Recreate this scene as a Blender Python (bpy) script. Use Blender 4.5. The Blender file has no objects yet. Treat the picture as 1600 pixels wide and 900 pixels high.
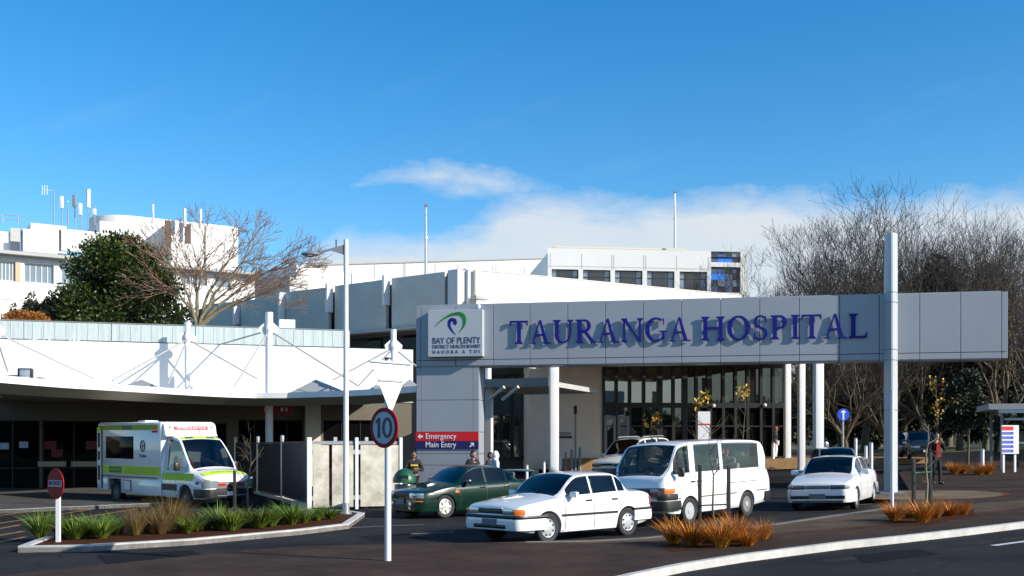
import bpy, bmesh, math, random
from mathutils import Vector, Matrix, noise
random.seed(11)
R = math.radians
SC = bpy.context.scene
COL = SC.collection
F = 1700.0      # focal length in photo pixels (1600 wide)
HZ = 697.0      # horizon row in the photo
EYE = 1.9
V3 = Vector

# ------------------------------------------------------------------ terrain
def g(x, y):
    return 0.035 * min(max(x - 1.5, 0.0), 40.0) + 0.012 * min(max(y - 35.0, 0.0), 45.0)

def at(u, v, Y):
    """world point seen at photo pixel (u, v) at depth Y"""
    return V3(((u - 800.0) / F * Y, Y, EYE + (HZ - v) / F * Y))

def gp(u, v, dz=0.0):
    """where the ray through a photo pixel meets the ground (+dz)"""
    lo, hi = 2.0, 400.0
    for _ in range(60):
        Y = 0.5 * (lo + hi)
        p = at(u, v, Y)
        if p.z > g(p.x, p.y) + dz:
            lo = Y
        else:
            hi = Y
    p = at(u, v, lo)
    return V3((p.x, p.y, g(p.x, p.y) + dz))

def gxy(u, Y, dz=0.0):
    x = (u - 800.0) / F * Y
    return V3((x, Y, g(x, Y) + dz))

# ------------------------------------------------------------------ materials
MATS = {}
def mat(name, col, rough=0.6, metal=0.0, var=0.0, vscale=3.0, bump=0.0, bscale=40.0, coat=0.0,
        spec=0.5, island=0.0, stretch=None, col2=None):
    if name in MATS:
        return MATS[name]
    m = bpy.data.materials.new(name)
    m.use_nodes = True
    nt = m.node_tree
    b = nt.nodes['Principled BSDF']
    c = (col[0], col[1], col[2], 1)
    b.inputs['Base Color'].default_value = c
    b.inputs['Roughness'].default_value = rough
    b.inputs['Metallic'].default_value = metal
    b.inputs['Specular IOR Level'].default_value = spec
    if coat:
        b.inputs['Coat Weight'].default_value = coat
        b.inputs['Coat Roughness'].default_value = 0.04
    L = nt.links.new
    src = None
    if var or bump:
        tc = nt.nodes.new('ShaderNodeTexCoord')
        vec = tc.outputs['Object']
        if stretch:
            mp = nt.nodes.new('ShaderNodeMapping')
            mp.inputs['Scale'].default_value = stretch
            L(vec, mp.inputs['Vector']); vec = mp.outputs['Vector']
    if var:
        n = nt.nodes.new('ShaderNodeTexNoise')
        n.inputs['Scale'].default_value = vscale
        n.inputs['Detail'].default_value = 6
        n.inputs['Roughness'].default_value = 0.65
        L(vec, n.inputs['Vector'])
        rp = nt.nodes.new('ShaderNodeValToRGB')
        rp.color_ramp.elements[0].position = 0.3
        rp.color_ramp.elements[1].position = 0.72
        d = col2 or [x * (1 - var) for x in col]
        rp.color_ramp.elements[0].color = (d[0], d[1], d[2], 1)
        e = [min(1, x * (1 + var * 0.5)) for x in col]
        rp.color_ramp.elements[1].color = (e[0], e[1], e[2], 1)
        L(n.outputs['Fac'], rp.inputs['Fac'])
        src = rp.outputs['Color']
        mr = nt.nodes.new('ShaderNodeMapRange')
        mr.inputs['To Min'].default_value = max(0.02, rough - 0.12)
        mr.inputs['To Max'].default_value = min(1, rough + 0.12)
        L(n.outputs['Fac'], mr.inputs['Value']); L(mr.outputs['Result'], b.inputs['Roughness'])
    if island:
        ge = nt.nodes.new('ShaderNodeNewGeometry')
        rp2 = nt.nodes.new('ShaderNodeMapRange')
        rp2.inputs['To Min'].default_value = 1 - island
        rp2.inputs['To Max'].default_value = 1 + island
        L(ge.outputs['Random Per Island'], rp2.inputs['Value'])
        hs = nt.nodes.new('ShaderNodeHueSaturation')
        if src: L(src, hs.inputs['Color'])
        else: hs.inputs['Color'].default_value = c
        L(rp2.outputs['Result'], hs.inputs['Value'])
        rp3 = nt.nodes.new('ShaderNodeMapRange')
        rp3.inputs['To Min'].default_value = 0.47
        rp3.inputs['To Max'].default_value = 0.525
        L(ge.outputs['Random Per Island'], rp3.inputs['Value'])
        L(rp3.outputs['Result'], hs.inputs['Hue'])
        src = hs.outputs['Color']
    if src: L(src, b.inputs['Base Color'])
    if bump:
        n2 = nt.nodes.new('ShaderNodeTexNoise')
        n2.inputs['Scale'].default_value = bscale
        n2.inputs['Detail'].default_value = 5
        L(vec, n2.inputs['Vector'])
        bp = nt.nodes.new('ShaderNodeBump')
        bp.inputs['Strength'].default_value = bump
        bp.inputs['Distance'].default_value = 0.02
        L(n2.outputs['Fac'], bp.inputs['Height'])
        L(bp.outputs['Normal'], b.inputs['Normal'])
    MATS[name] = m
    return m

def glass_mat(name, tint, gloss=1.0, base=0.06):
    """see-through tinted glass: transparent + fresnel gloss"""
    m = bpy.data.materials.new(name); m.use_nodes = True
    nt = m.node_tree; nt.nodes.clear(); L = nt.links.new
    out = nt.nodes.new('ShaderNodeOutputMaterial')
    tr = nt.nodes.new('ShaderNodeBsdfTransparent'); tr.inputs['Color'].default_value = (*tint, 1)
    gl = nt.nodes.new('ShaderNodeBsdfGlossy'); gl.inputs['Roughness'].default_value = 0.02
    gl.inputs['Color'].default_value = (gloss, gloss, gloss, 1)
    fr = nt.nodes.new('ShaderNodeFresnel'); fr.inputs['IOR'].default_value = 1.52
    mx = nt.nodes.new('ShaderNodeMixShader')
    ad = nt.nodes.new('ShaderNodeMath'); ad.operation = 'ADD'; ad.inputs[1].default_value = base; ad.use_clamp = True
    L(fr.outputs[0], ad.inputs[0]); L(ad.outputs[0], mx.inputs[0])
    L(tr.outputs[0], mx.inputs[1]); L(gl.outputs[0], mx.inputs[2]); L(mx.outputs[0], out.inputs[0])
    MATS[name] = m
    return m

def mirror_glass(name, dark, refl, tint=(1, 1, 1), rough=0.015, wav=0.0, ior=1.5):
    """coated facade glass: dark body with a strong reflection"""
    m = bpy.data.materials.new(name); m.use_nodes = True
    nt = m.node_tree; nt.nodes.clear(); L = nt.links.new
    out = nt.nodes.new('ShaderNodeOutputMaterial')
    df = nt.nodes.new('ShaderNodeBsdfDiffuse'); df.inputs['Color'].default_value = (*dark, 1)
    gl = nt.nodes.new('ShaderNodeBsdfGlossy'); gl.inputs['Roughness'].default_value = rough
    gl.inputs['Color'].default_value = (*tint, 1)
    fr = nt.nodes.new('ShaderNodeFresnel'); fr.inputs['IOR'].default_value = ior
    ad = nt.nodes.new('ShaderNodeMath'); ad.operation = 'ADD'; ad.inputs[1].default_value = refl; ad.use_clamp = True
    mx = nt.nodes.new('ShaderNodeMixShader')
    if wav:
        tc = nt.nodes.new('ShaderNodeTexCoord')
        n2 = nt.nodes.new('ShaderNodeTexNoise'); n2.inputs['Scale'].default_value = 0.9
        bp = nt.nodes.new('ShaderNodeBump'); bp.inputs['Strength'].default_value = wav; bp.inputs['Distance'].default_value = 0.02
        L(tc.outputs['Object'], n2.inputs['Vector']); L(n2.outputs['Fac'], bp.inputs['Height']); L(bp.outputs['Normal'], gl.inputs['Normal'])
    L(fr.outputs[0], ad.inputs[0]); L(ad.outputs[0], mx.inputs[0])
    L(df.outputs[0], mx.inputs[1]); L(gl.outputs[0], mx.inputs[2]); L(mx.outputs[0], out.inputs[0])
    MATS[name] = m
    return m

M = {}
M['white'] = mat('white_paint', (0.78, 0.78, 0.76), 0.55, var=0.14, vscale=0.8, stretch=(1.6, 1.6, .25), bump=.06, bscale=8)
M['cable'] = mat('cable_steel', (0.34, 0.34, 0.34), 0.5)
M['cream'] = mat('cream_wall', (0.66, 0.62, 0.53), 0.8, var=0.10, vscale=0.8, bump=0.15, bscale=60)
M['offwhite'] = mat('offwhite_cladding', (0.68, 0.68, 0.65), 0.6, var=0.05, vscale=0.4)
M['grey_wall'] = mat('grey_wall', (0.42, 0.42, 0.40), 0.7, var=0.1, vscale=0.6)
M['panel'] = mat('concrete_panel', (0.50, 0.52, 0.47), 0.75, var=0.14, vscale=0.5, bump=0.1, bscale=20)
M['acm'] = mat('aluminium_cladding', (0.335, 0.36, 0.39), 0.38, metal=0.15, var=0.05, vscale=0.9, bump=0.10, bscale=1.3)
M['seam'] = mat('dark_seam', (0.09, 0.10, 0.11), 0.7)
M['frame'] = mat('dark_frame', (0.015, 0.016, 0.017), 0.4)
M['black'] = mat('black_plastic', (0.012, 0.012, 0.013), 0.45)
M['rubber'] = mat('tyre_rubber', (0.018, 0.018, 0.018), 0.75, bump=0.2, bscale=90)
M['lining'] = mat('interior_trim', (0.035, 0.036, 0.040), 0.8)
M['lining_grey'] = mat('interior_trim_grey', (0.16, 0.16, 0.15), 0.8)
M['seat'] = mat('seat_fabric', (0.10, 0.105, 0.115), 0.9)
M['seat_grey'] = mat('seat_fabric_grey', (0.22, 0.22, 0.21), 0.9)
M['steel'] = mat('galvanised_steel', (0.50, 0.51, 0.52), 0.38, metal=0.7, var=0.1, vscale=4)
M['pole'] = mat('white_pole', (0.74, 0.75, 0.75), 0.45, var=0.05, vscale=3)
M['greysteel'] = mat('grey_painted_steel', (0.22, 0.24, 0.26), 0.5)
M['darkpost'] = mat('dark_timber_post', (0.03, 0.028, 0.026), 0.8, var=0.2, vscale=20)
M['alloy'] = mat('alloy_wheel', (0.66, 0.65, 0.62), 0.35, metal=0.35)
M['hub'] = mat('silver_hubcap', (0.55, 0.56, 0.57), 0.35, metal=0.4)
M['chrome'] = mat('chrome', (0.75, 0.75, 0.76), 0.12, metal=1.0)
M['carwhite'] = mat('white_car_paint', (0.80, 0.80, 0.79), 0.32, coat=1.0, var=0.03, vscale=2)
M['carpearl'] = mat('sun_lifted_silver_car_paint', (0.74, 0.72, 0.64), 0.35, coat=1.0)  # silver-beige paint lifted paler, sunlight put into the colour
M['cargreen'] = mat('dark_green_car_paint', (0.002, 0.020, 0.012), 0.25, coat=0.35, spec=.35)
M['carblack'] = mat('dark_car_paint', (0.012, 0.013, 0.016), 0.3, coat=1.0)
M['carsilver'] = mat('silver_car_paint', (0.42, 0.43, 0.44), 0.3, metal=0.6, coat=1.0)
M['lens'] = mat('headlamp_lens', (0.40, 0.44, 0.47), 0.10, metal=0.5, coat=1.0)
M['lens_dk'] = mat('headlamp_dark', (0.10, 0.11, 0.12), 0.15, metal=0.3, coat=1.0)
M['orange'] = mat('orange_lens', (0.75, 0.16, 0.015), 0.25, coat=1.0)
M['redlens'] = mat('red_lens', (0.45, 0.012, 0.015), 0.25, coat=1.0)
M['plate'] = mat('number_plate', (0.75, 0.75, 0.74), 0.5)
M['plate_dk'] = mat('number_plate_dull', (0.13, 0.15, 0.18), 0.5)
M['red'] = mat('sign_red', (0.62, 0.010, 0.014), 0.45)
M['dkred'] = mat('sign_dark_red', (0.36, 0.006, 0.016), 0.5, var=0.12, spec=.15)
M['navy'] = mat('sign_navy', (0.018, 0.012, 0.10), 0.45)
M['blue'] = mat('sign_blue', (0.015, 0.09, 0.60), 0.4)
M['letter'] = mat('blue_lettering', (0.010, 0.016, 0.20), 0.5, spec=.2)
M['signwhite'] = mat('sign_white', (0.80, 0.80, 0.80), 0.5)
M['signgrey'] = mat('sign_face_shade_tinted', (0.42, 0.50, 0.58), 0.5)  # white sign face with bluish shade put into its colour
M['lgreen'] = mat('logo_green', (0.012, 0.20, 0.03), 0.5)
M['ltext'] = mat('logo_text_navy', (0.03, 0.035, 0.10), 0.5)
M['amb_y'] = mat('ambulance_yellow_green', (0.52, 0.72, 0.015), 0.45)
M['amb_g'] = mat('ambulance_green', (0.02, 0.13, 0.06), 0.45)
M['amb_dg'] = mat('ambulance_olive', (0.27, 0.40, 0.01), 0.5)
M['fence_dk'] = mat('dark_fence_panel', (0.045, 0.05, 0.055), 0.5, var=0.2, vscale=2)
M['fence_cream'] = mat('weathered_cream_board', (0.60, 0.57, 0.49), 0.75, var=0.3, vscale=1.5, col2=(0.27, 0.25, 0.19), bump=0.1)
M['bark'] = mat('pale_bark', (0.22, 0.185, 0.115), 0.9, var=0.4, vscale=6, bump=0.4, bscale=20)
M['bark2'] = mat('grey_bark', (0.13, 0.105, 0.062), 0.9, var=0.4, vscale=5)
M['twig'] = mat('brown_twigs', (0.046, 0.037, 0.032), 0.9)
M['twig2'] = mat('red_brown_twigs', (0.25, 0.150, 0.095), 0.9)
M['leaf_dk'] = mat('dark_green_leaf', (0.036, 0.056, 0.005), 0.42, island=0.65)
M['leaf_ev'] = mat('evergreen_leaf', (0.030, 0.036, 0.016), 0.7, island=0.5)
M['leaf_yl'] = mat('yellow_leaf', (0.46, 0.27, 0.02), 0.6, island=0.4)
M['leaf_or'] = mat('bronze_leaf', (0.27, 0.10, 0.012), 0.7, island=0.3)
M['blade_g'] = mat('green_blade', (0.125, 0.19, 0.018), 0.5, island=0.45)
M['blade_o'] = mat('orange_blade', (0.50, 0.18, 0.014), 0.6, island=0.4)
M['blade_b'] = mat('brown_green_blade', (0.165, 0.11, 0.03), 0.7, island=0.4)
M['skin'] = mat('skin', (0.40, 0.22, 0.15), 0.55)
M['skin_dk'] = mat('skin_tan', (0.24, 0.12, 0.075), 0.55)
M['hair'] = mat('dark_hair', (0.02, 0.014, 0.010), 0.6)
M['hair_b'] = mat('brown_hair', (0.10, 0.05, 0.03), 0.6)
M['cloth_bk'] = mat('black_cloth', (0.014, 0.014, 0.016), 0.9)
M['cloth_nv'] = mat('navy_cloth', (0.03, 0.035, 0.06), 0.9)
M['cloth_wh'] = mat('white_cloth', (0.70, 0.70, 0.72), 0.9)
M['cloth_gy'] = mat('grey_cloth', (0.20, 0.20, 0.21), 0.9)
M['cloth_rd'] = mat('red_cloth', (0.62, 0.045, 0.012), 0.9)
M['cloth_or'] = mat('orange_hivis', (0.80, 0.13, 0.01), 0.8)
M['binlid'] = mat('green_bin_lid', (0.010, 0.085, 0.045), 0.4)
M['tan'] = mat('tan_brick', (0.30, 0.18, 0.085), 0.85, spec=.1, var=0.25, vscale=2.5)
M['kerb'] = mat('concrete_kerb', (0.52, 0.51, 0.48), 0.8, spec=.1, var=0.25, vscale=2.5, bump=0.2, bscale=50)
M['soil'] = mat('bark_mulch', (0.078, 0.030, 0.014), 0.95, var=0.5, vscale=14, bump=0.9, bscale=45, spec=.05)
M['glass_car'] = glass_mat('car_glass', (0.58, 0.64, 0.64), base=0.0)
M['glass_van'] = glass_mat('van_glass', (0.78, 0.85, 0.83), base=0.0)
M['glass_dark'] = glass_mat('dark_car_glass', (0.10, 0.11, 0.13), base=0.01)
M['glass_amb'] = glass_mat('ambulance_glass', (0.26, 0.30, 0.31), base=0.01)
M['glass_amb_side'] = mirror_glass('ambulance_side_glass', (0.006, 0.006, 0.007), 0.0, ior=1.18, rough=.1)
M['glass_wall'] = mirror_glass('curtain_wall_glass', (0.030, 0.034, 0.030), 0.25, tint=(0.85, 0.88, 0.80), wav=0.05)
M['glass_wall_dk'] = mirror_glass('curtain_wall_glass_dark', (0.014, 0.016, 0.014), 0.08, tint=(0.8, 0.9, 0.78), wav=0.05)
M['glass_black'] = mirror_glass('dark_window_glass', (0.005, 0.005, 0.005), 0.0, ior=1.22)
M['glass_blue'] = mirror_glass('blue_grey_window_glass', (0.16, 0.22, 0.27), 0.10)
M['glass_off'] = mirror_glass('dark_office_glass', (0.02, 0.024, 0.03), 0.05)
M['panel_blue'] = mat('bright_blue_panel', (0.03, 0.20, 0.72), 0.4)
M['panel_sl'] = mat('slate_blue_panel', (0.06, 0.09, 0.16), 0.4)
M['curtain'] = mat('pale_curtain', (0.50, 0.56, 0.60), 0.8)
M['peach'] = mat('peach_panel', (0.60, 0.42, 0.26), 0.8)
M['skylight'] = mat('translucent_skylight', (0.26, 0.27, 0.27), 0.35)
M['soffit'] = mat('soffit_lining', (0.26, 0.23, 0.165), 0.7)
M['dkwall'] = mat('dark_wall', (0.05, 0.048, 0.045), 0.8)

# ------------------------------------------------------------------ mesh builder
class MB:
    def __init__(s, T=None):
        s.bm = bmesh.new(); s.T = T or Matrix.Identity(4)
    def v(s, co):
        return s.bm.verts.new(s.T @ V3(co))
    def face(s, pts):
        try:
            return s.bm.faces.new([s.v(p) for p in pts])
        except ValueError:
            return None
    def box(s, c, d, rz=0.0, bev=0.0, rot=None):
        m = Matrix.Translation(V3(c)) @ (rot.to_4x4() if rot else Matrix.Rotation(rz, 4, 'Z'))
        hx, hy, hz = d[0] / 2, d[1] / 2, d[2] / 2
        vs = [s.bm.verts.new(s.T @ (m @ V3((x * hx, y * hy, z * hz)))) for z in (-1, 1) for x, y in ((-1, -1), (1, -1), (1, 1), (-1, 1))]
        fs = [(3, 2, 1, 0), (4, 5, 6, 7), (0, 1, 5, 4), (1, 2, 6, 5), (2, 3, 7, 6), (3, 0, 4, 7)]
        nf = [s.bm.faces.new([vs[i] for i in f]) for f in fs]
        if bev > 0:
            es = list({e for f in nf for e in f.edges})
            bmesh.ops.bevel(s.bm, geom=es, offset=bev, segments=2, profile=0.5, affect='EDGES', clamp_overlap=True)
    def prism(s, pts, vec):
        """closed polygon pts extruded by vec"""
        vec = V3(vec)
        a = [s.v(p) for p in pts]; b = [s.v(V3(p) + vec) for p in pts]
        n = len(pts)
        try:
            s.bm.faces.new(a); s.bm.faces.new(b[::-1])
        except ValueError:
            pass
        for i in range(n):
            s.bm.faces.new((a[i], b[i], b[(i + 1) % n], a[(i + 1) % n]))
    def tube(s, pts, rad, n=8, cap=True):
        pts = [V3(p) for p in pts]
        if not isinstance(rad, (list, tuple)):
            rad = [rad] * len(pts)
        rings = []
        up = None
        for i, p in enumerate(pts):
            d = (pts[min(i + 1, len(pts) - 1)] - pts[max(i - 1, 0)])
            if d.length < 1e-9: d = V3((0, 0, 1))
            d.normalize()
            if up is None:
                up = d.orthogonal().normalized()
            else:
                up = (up - d * up.dot(d))
                up = up.normalized() if up.length > 1e-6 else d.orthogonal().normalized()
            w = d.cross(up)
            rings.append([s.v(p + (up * math.cos(2 * math.pi * k / n) + w * math.sin(2 * math.pi * k / n)) * rad[i]) for k in range(n)])
        for a, b in zip(rings, rings[1:]):
            for k in range(n):
                s.bm.faces.new((a[k], a[(k + 1) % n], b[(k + 1) % n], b[k]))
        if cap and n > 2:
            s.bm.faces.new(rings[0][::-1]); s.bm.faces.new(rings[-1])
    def lathe(s, prof, c=(0, 0, 0), axis='Z', n=24):
        """prof: list of (radius, height along axis)"""
        c = V3(c)
        rings = []
        for r, h in prof:
            ring = []
            for k in range(n):
                a = 2 * math.pi * k / n
                ca, sa = math.cos(a) * r, math.sin(a) * r
                p = {'Z': (ca, sa, h), 'Y': (ca, h, -sa), 'X': (h, ca, sa)}[axis]
                ring.append(s.v(c + V3(p)))
            rings.append(ring)
        for a, b in zip(rings, rings[1:]):
            for k in range(n):
                s.bm.faces.new((a[k], a[(k + 1) % n], b[(k + 1) % n], b[k]))
        if prof[0][0] > 1e-5: s.bm.faces.new(rings[0][::-1])
        if prof[-1][0] > 1e-5: s.bm.faces.new(rings[-1])
    def ball(s, c, r, n=10, m=6):
        r = (r, r, r) if not isinstance(r, (tuple, list)) else r
        c = V3(c)
        rings = [[s.v(c + V3((math.cos(2 * math.pi * k / n) * math.sin(math.pi * j / m) * r[0],
                              math.sin(2 * math.pi * k / n) * math.sin(math.pi * j / m) * r[1],
                              math.cos(math.pi * j / m) * r[2]))) for k in range(n)] for j in range(1, m)]
        t = s.v(c + V3((0, 0, r[2]))); bt = s.v(c - V3((0, 0, r[2])))
        for k in range(n):
            s.bm.faces.new((t, rings[0][k], rings[0][(k + 1) % n]))
            s.bm.faces.new((bt, rings[-1][(k + 1) % n], rings[-1][k]))
        for a, b in zip(rings, rings[1:]):
            for k in range(n):
                s.bm.faces.new((a[k], b[k], b[(k + 1) % n], a[(k + 1) % n]))
    def grid(s, rows, closed=False):
        vs = [[s.v(p) for p in r] for r in rows]
        for a, b in zip(vs, vs[1:]):
            m = len(a)
            for k in range(m if closed else m - 1):
                try: s.bm.faces.new((a[k], a[(k + 1) % m], b[(k + 1) % m], b[k]))
                except ValueError: pass
    def build(s, name, m, parent=None, smooth=35, world=False, recalc=True, weld=0.0, kind=None):
        bm = s.bm
        if weld: bmesh.ops.remove_doubles(bm, verts=bm.verts, dist=weld)
        if recalc: bmesh.ops.recalc_face_normals(bm, faces=bm.faces)
        if world and parent is not None:
            bm.transform(TM[parent.name].inverted())
        me = bpy.data.meshes.new(name)
        bm.to_mesh(me); bm.free()
        if smooth:
            me.polygons.foreach_set('use_smooth', [True] * len(me.polygons))
            me.set_sharp_from_angle(angle=R(smooth))
        me.materials.append(m)
        o = bpy.data.objects.new(name, me)
        COL.objects.link(o)
        if parent is not None:
            o.parent = parent
        if kind: o['kind'] = kind
        return o

def build_split(mb, name, m, parent, smooth=0):
    """each separate piece of the mesh becomes a part of its own"""
    bm = mb.bm; bm.verts.index_update(); seen = set(); out = []
    for v in list(bm.verts):
        if v in seen: continue
        st = [v]; isl = []
        seen.add(v)
        while st:
            q = st.pop(); isl.append(q)
            for e in q.link_edges:
                o = e.other_vert(q)
                if o not in seen: seen.add(o); st.append(o)
        fs = {f for q in isl for f in q.link_faces}; n = MB(); mp = {q: n.bm.verts.new(q.co) for q in isl}
        for f in fs: n.bm.faces.new([mp[q] for q in f.verts])
        out.append(n.build(name, m, parent, smooth=smooth, world=True))
    bm.free()
    return out

TM = {}
def tag(o, label, cat, group=None):
    o['label'] = label; o['category'] = cat
    if group: o['group'] = group
    return o
def thing(name, label, cat, T=None, group=None):
    o = bpy.data.objects.new(name, None); COL.objects.link(o)
    o.empty_display_size = 0.2
    T = T or Matrix.Identity(4)
    o.matrix_basis = T
    TM[o.name] = T.copy()
    return tag(o, label, cat, group)
def loc(p, rz=0.0, sc=1.0):
    return Matrix.Translation(V3(p)) @ Matrix.Rotation(rz, 4, 'Z') @ Matrix.Scale(sc, 4)
def kids(o):
    return [c for c in COL.objects if c.parent == o]
def dup(root, T, label=None, group=None):
    r = root.copy(); COL.objects.link(r); r.matrix_basis = T; TM[r.name] = T.copy()
    if label: r['label'] = label
    if group: r['group'] = group
    def rec(src, dst):
        for ch in list(src.children):
            c = ch.copy(); COL.objects.link(c); c.parent = dst
            rec(ch, c)
    rec(root, r)
    return r

def frame2(p0, p1, z=0.0):
    """frame with origin p0, x along p0->p1 in plan, y away from camera side, z up"""
    e = V3((p1[0] - p0[0], p1[1] - p0[1], 0)).normalized()
    n = V3((-e.y, e.x, 0))
    m = Matrix.Identity(4)
    m.col[0][:3] = e; m.col[1][:3] = n; m.col[2][:3] = (0, 0, 1); m.col[3][:3] = (p0[0], p0[1], z)
    return m
def onplane(T, u, v, y=0.0):
    """local (x, z) where the pixel ray meets the plane y=const of frame T"""
    o = V3((0, 0, EYE)); d = V3(((u - 800) / F, 1, (HZ - v) / F))
    Ti = T.inverted()
    ol = Ti @ o; dl = Ti.to_3x3() @ d
    t = (y - ol.y) / dl.y
    p = ol + dl * t
    return p.x, p.z

def text_mesh(body, size, depth=0.004, align='CENTER', spacing=1.0):
    """text as raw (verts, faces) lying in the local XZ plane facing -Y; x right, z up"""
    cu = bpy.data.curves.new('txt', 'FONT')
    cu.body = body; cu.size = size; cu.extrude = depth / 2; cu.align_x = align; cu.align_y = 'CENTER'
    cu.space_character = spacing; cu.resolution_u = 3
    o = bpy.data.objects.new('txt', cu); COL.objects.link(o)
    dg = bpy.context.evaluated_depsgraph_get()
    me = bpy.data.meshes.new_from_object(o.evaluated_get(dg))
    vs = [V3((v.co.x, -v.co.z, v.co.y)) for v in me.vertices]
    fs = [tuple(p.vertices) for p in me.polygons]
    bpy.data.objects.remove(o); bpy.data.curves.remove(cu); bpy.data.meshes.remove(me)
    return vs, fs
def add_text(mb, body, size, T=None, depth=0.006, sx=1.0, align='CENTER', spacing=1.0, width=None):
    vs, fs = text_mesh(body, size, depth, align, spacing)
    if width:
        w = max(v.x for v in vs) - min(v.x for v in vs)
        sx = width / w
    T = T or Matrix.Identity(4)
    bv = [mb.v(T @ V3((v.x * sx, v.y, v.z))) for v in vs]
    for f in fs:
        try: mb.bm.faces.new([bv[i] for i in f])
        except ValueError: pass

def resample(tab, x):
    """smooth (Catmull-like monotone) interpolation of a [(x, y)] table"""
    if x <= tab[0][0]: return tab[0][1]
    if x >= tab[-1][0]: return tab[-1][1]
    for i in range(len(tab) - 1):
        x0, y0 = tab[i]; x1, y1 = tab[i + 1]
        if x0 <= x <= x1:
            t = (x - x0) / max(1e-9, (x1 - x0))
            def slope(j):
                if j <= 0 or j >= len(tab) - 1: return None
                d0 = (tab[j][1] - tab[j - 1][1]) / max(1e-9, tab[j][0] - tab[j - 1][0])
                d1 = (tab[j + 1][1] - tab[j][1]) / max(1e-9, tab[j + 1][0] - tab[j][0])
                if d0 * d1 <= 0: return 0.0
                return 2 * d0 * d1 / (d0 + d1)
            d = (y1 - y0) / max(1e-9, (x1 - x0))
            m0 = slope(i); m1 = slope(i + 1)
            m0 = d if m0 is None else m0
            m1 = d if m1 is None else m1
            h = x1 - x0
            t2, t3 = t * t, t * t * t
            return (2 * t3 - 3 * t2 + 1) * y0 + (t3 - 2 * t2 + t) * h * m0 + (-2 * t3 + 3 * t2) * y1 + (t3 - t2) * h * m1
    return tab[-1][1]
# ------------------------------------------------------------------ camera, sun, sky
cam = bpy.data.cameras.new('camera'); co = bpy.data.objects.new('camera', cam); COL.objects.link(co)
cam.sensor_width = 36.0; cam.lens = F / 1600 * 36.0
co.location = (0, 0, EYE); co.rotation_euler = (R(90), 0, 0)
cam.shift_y = (HZ - 450) / 1600.0
cam.clip_start = 0.1; cam.clip_end = 6000
SC.camera = co
SUN_EL = R(26); SH = V3((0.905, -0.425)).normalized()
sd = V3((SH.x * math.cos(SUN_EL), SH.y * math.cos(SUN_EL), math.sin(SUN_EL)))
sl = bpy.data.lights.new('sun', 'SUN'); so = bpy.data.objects.new('sun', sl); COL.objects.link(so)
sl.energy = 5.0; sl.angle = R(0.5); sl.color = (1.0, 0.93, 0.82)
so.rotation_euler = (-sd).to_track_quat('-Z', 'Y').to_euler(); so.location = (40, -30, 40)

w = bpy.data.worlds.new('World'); SC.world = w; w.use_nodes = True
nt = w.node_tree; nt.nodes.clear()
def N(t, **k):
    n = nt.nodes.new(t)
    for a, b in k.items(): setattr(n, a, b)
    return n
def LK(a, b): nt.links.new(a, b)
def mth(op, a, b=None, c=None, clamp=False):
    n = N('ShaderNodeMath', operation=op, use_clamp=clamp)
    for i, x in enumerate((a, b, c)):
        if x is None: continue
        if isinstance(x, (int, float)): n.inputs[i].default_value = x
        else: LK(x, n.inputs[i])
    return n.outputs[0]
sky = N('ShaderNodeTexSky', sky_type='NISHITA')
sky.sun_disc = False; sky.sun_elevation = SUN_EL
sky.sun_rotation = math.atan2(SH.x, SH.y)
sky.altitude = 20; sky.air_density = 1.0; sky.dust_density = 0.35; sky.ozone_density = 3.0
hs = N('ShaderNodeHueSaturation'); hs.inputs['Saturation'].default_value = 1.38; hs.inputs['Value'].default_value = 1.16
hs.inputs['Hue'].default_value = 0.4985
LK(sky.outputs[0], hs.inputs['Color'])
tc = N('ShaderNodeTexCoord'); sp = N('ShaderNodeSeparateXYZ'); LK(tc.outputs['Generated'], sp.inputs[0])
ay = mth('MAXIMUM', mth('ABSOLUTE', sp.outputs[1]), 0.02)
P = mth('DIVIDE', sp.outputs[0], ay)      # tangent of azimuth
Q = mth('DIVIDE', sp.outputs[2], ay)      # tangent of elevation
cmb = N('ShaderNodeCombineXYZ'); LK(P, cmb.inputs[0]); LK(mth('MULTIPLY', Q, 2.2), cmb.inputs[1])
n1 = N('ShaderNodeTexNoise'); n1.inputs['Scale'].default_value = 7.0; n1.inputs['Detail'].default_value = 7; n1.inputs['Roughness'].default_value = 0.58
LK(cmb.outputs[0], n1.inputs['Vector'])
n2 = N('ShaderNodeTexNoise'); n2.inputs['Scale'].default_value = 2.6; n2.inputs['Detail'].default_value = 5
LK(cmb.outputs[0], n2.inputs['Vector'])
# the bank: its top climbs to the right, one tongue reaches further up at the left
rampP = N('ShaderNodeValToRGB'); rampP.color_ramp.interpolation = 'B_SPLINE'
els = rampP.color_ramp.elements
els[0].position = 0.0; els[0].color = (0.0, 0.0, 0.0, 1)
els[1].position = 1.0; els[1].color = (0.245, 0.245, 0.245, 1)
for pos, val in ((0.235, 0.03), (0.31, 0.198), (0.37, 0.203), (0.43, 0.198), (0.47, 0.214), (0.50, 0.237), (0.54, 0.236), (0.62, 0.226), (0.80, 0.240), (0.9, 0.246)):
    e = els.new(pos); e.color = (val, val, val, 1)
LK(mth('ADD', P, 0.5), rampP.inputs['Fac'])
n5 = N('ShaderNodeTexNoise'); n5.inputs['Scale'].default_value = 24.0; n5.inputs['Detail'].default_value = 6; n5.inputs['Roughness'].default_value = 0.65
LK(cmb.outputs[0], n5.inputs['Vector'])
field = mth('SUBTRACT', rampP.outputs['Color'], Q)
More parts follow.
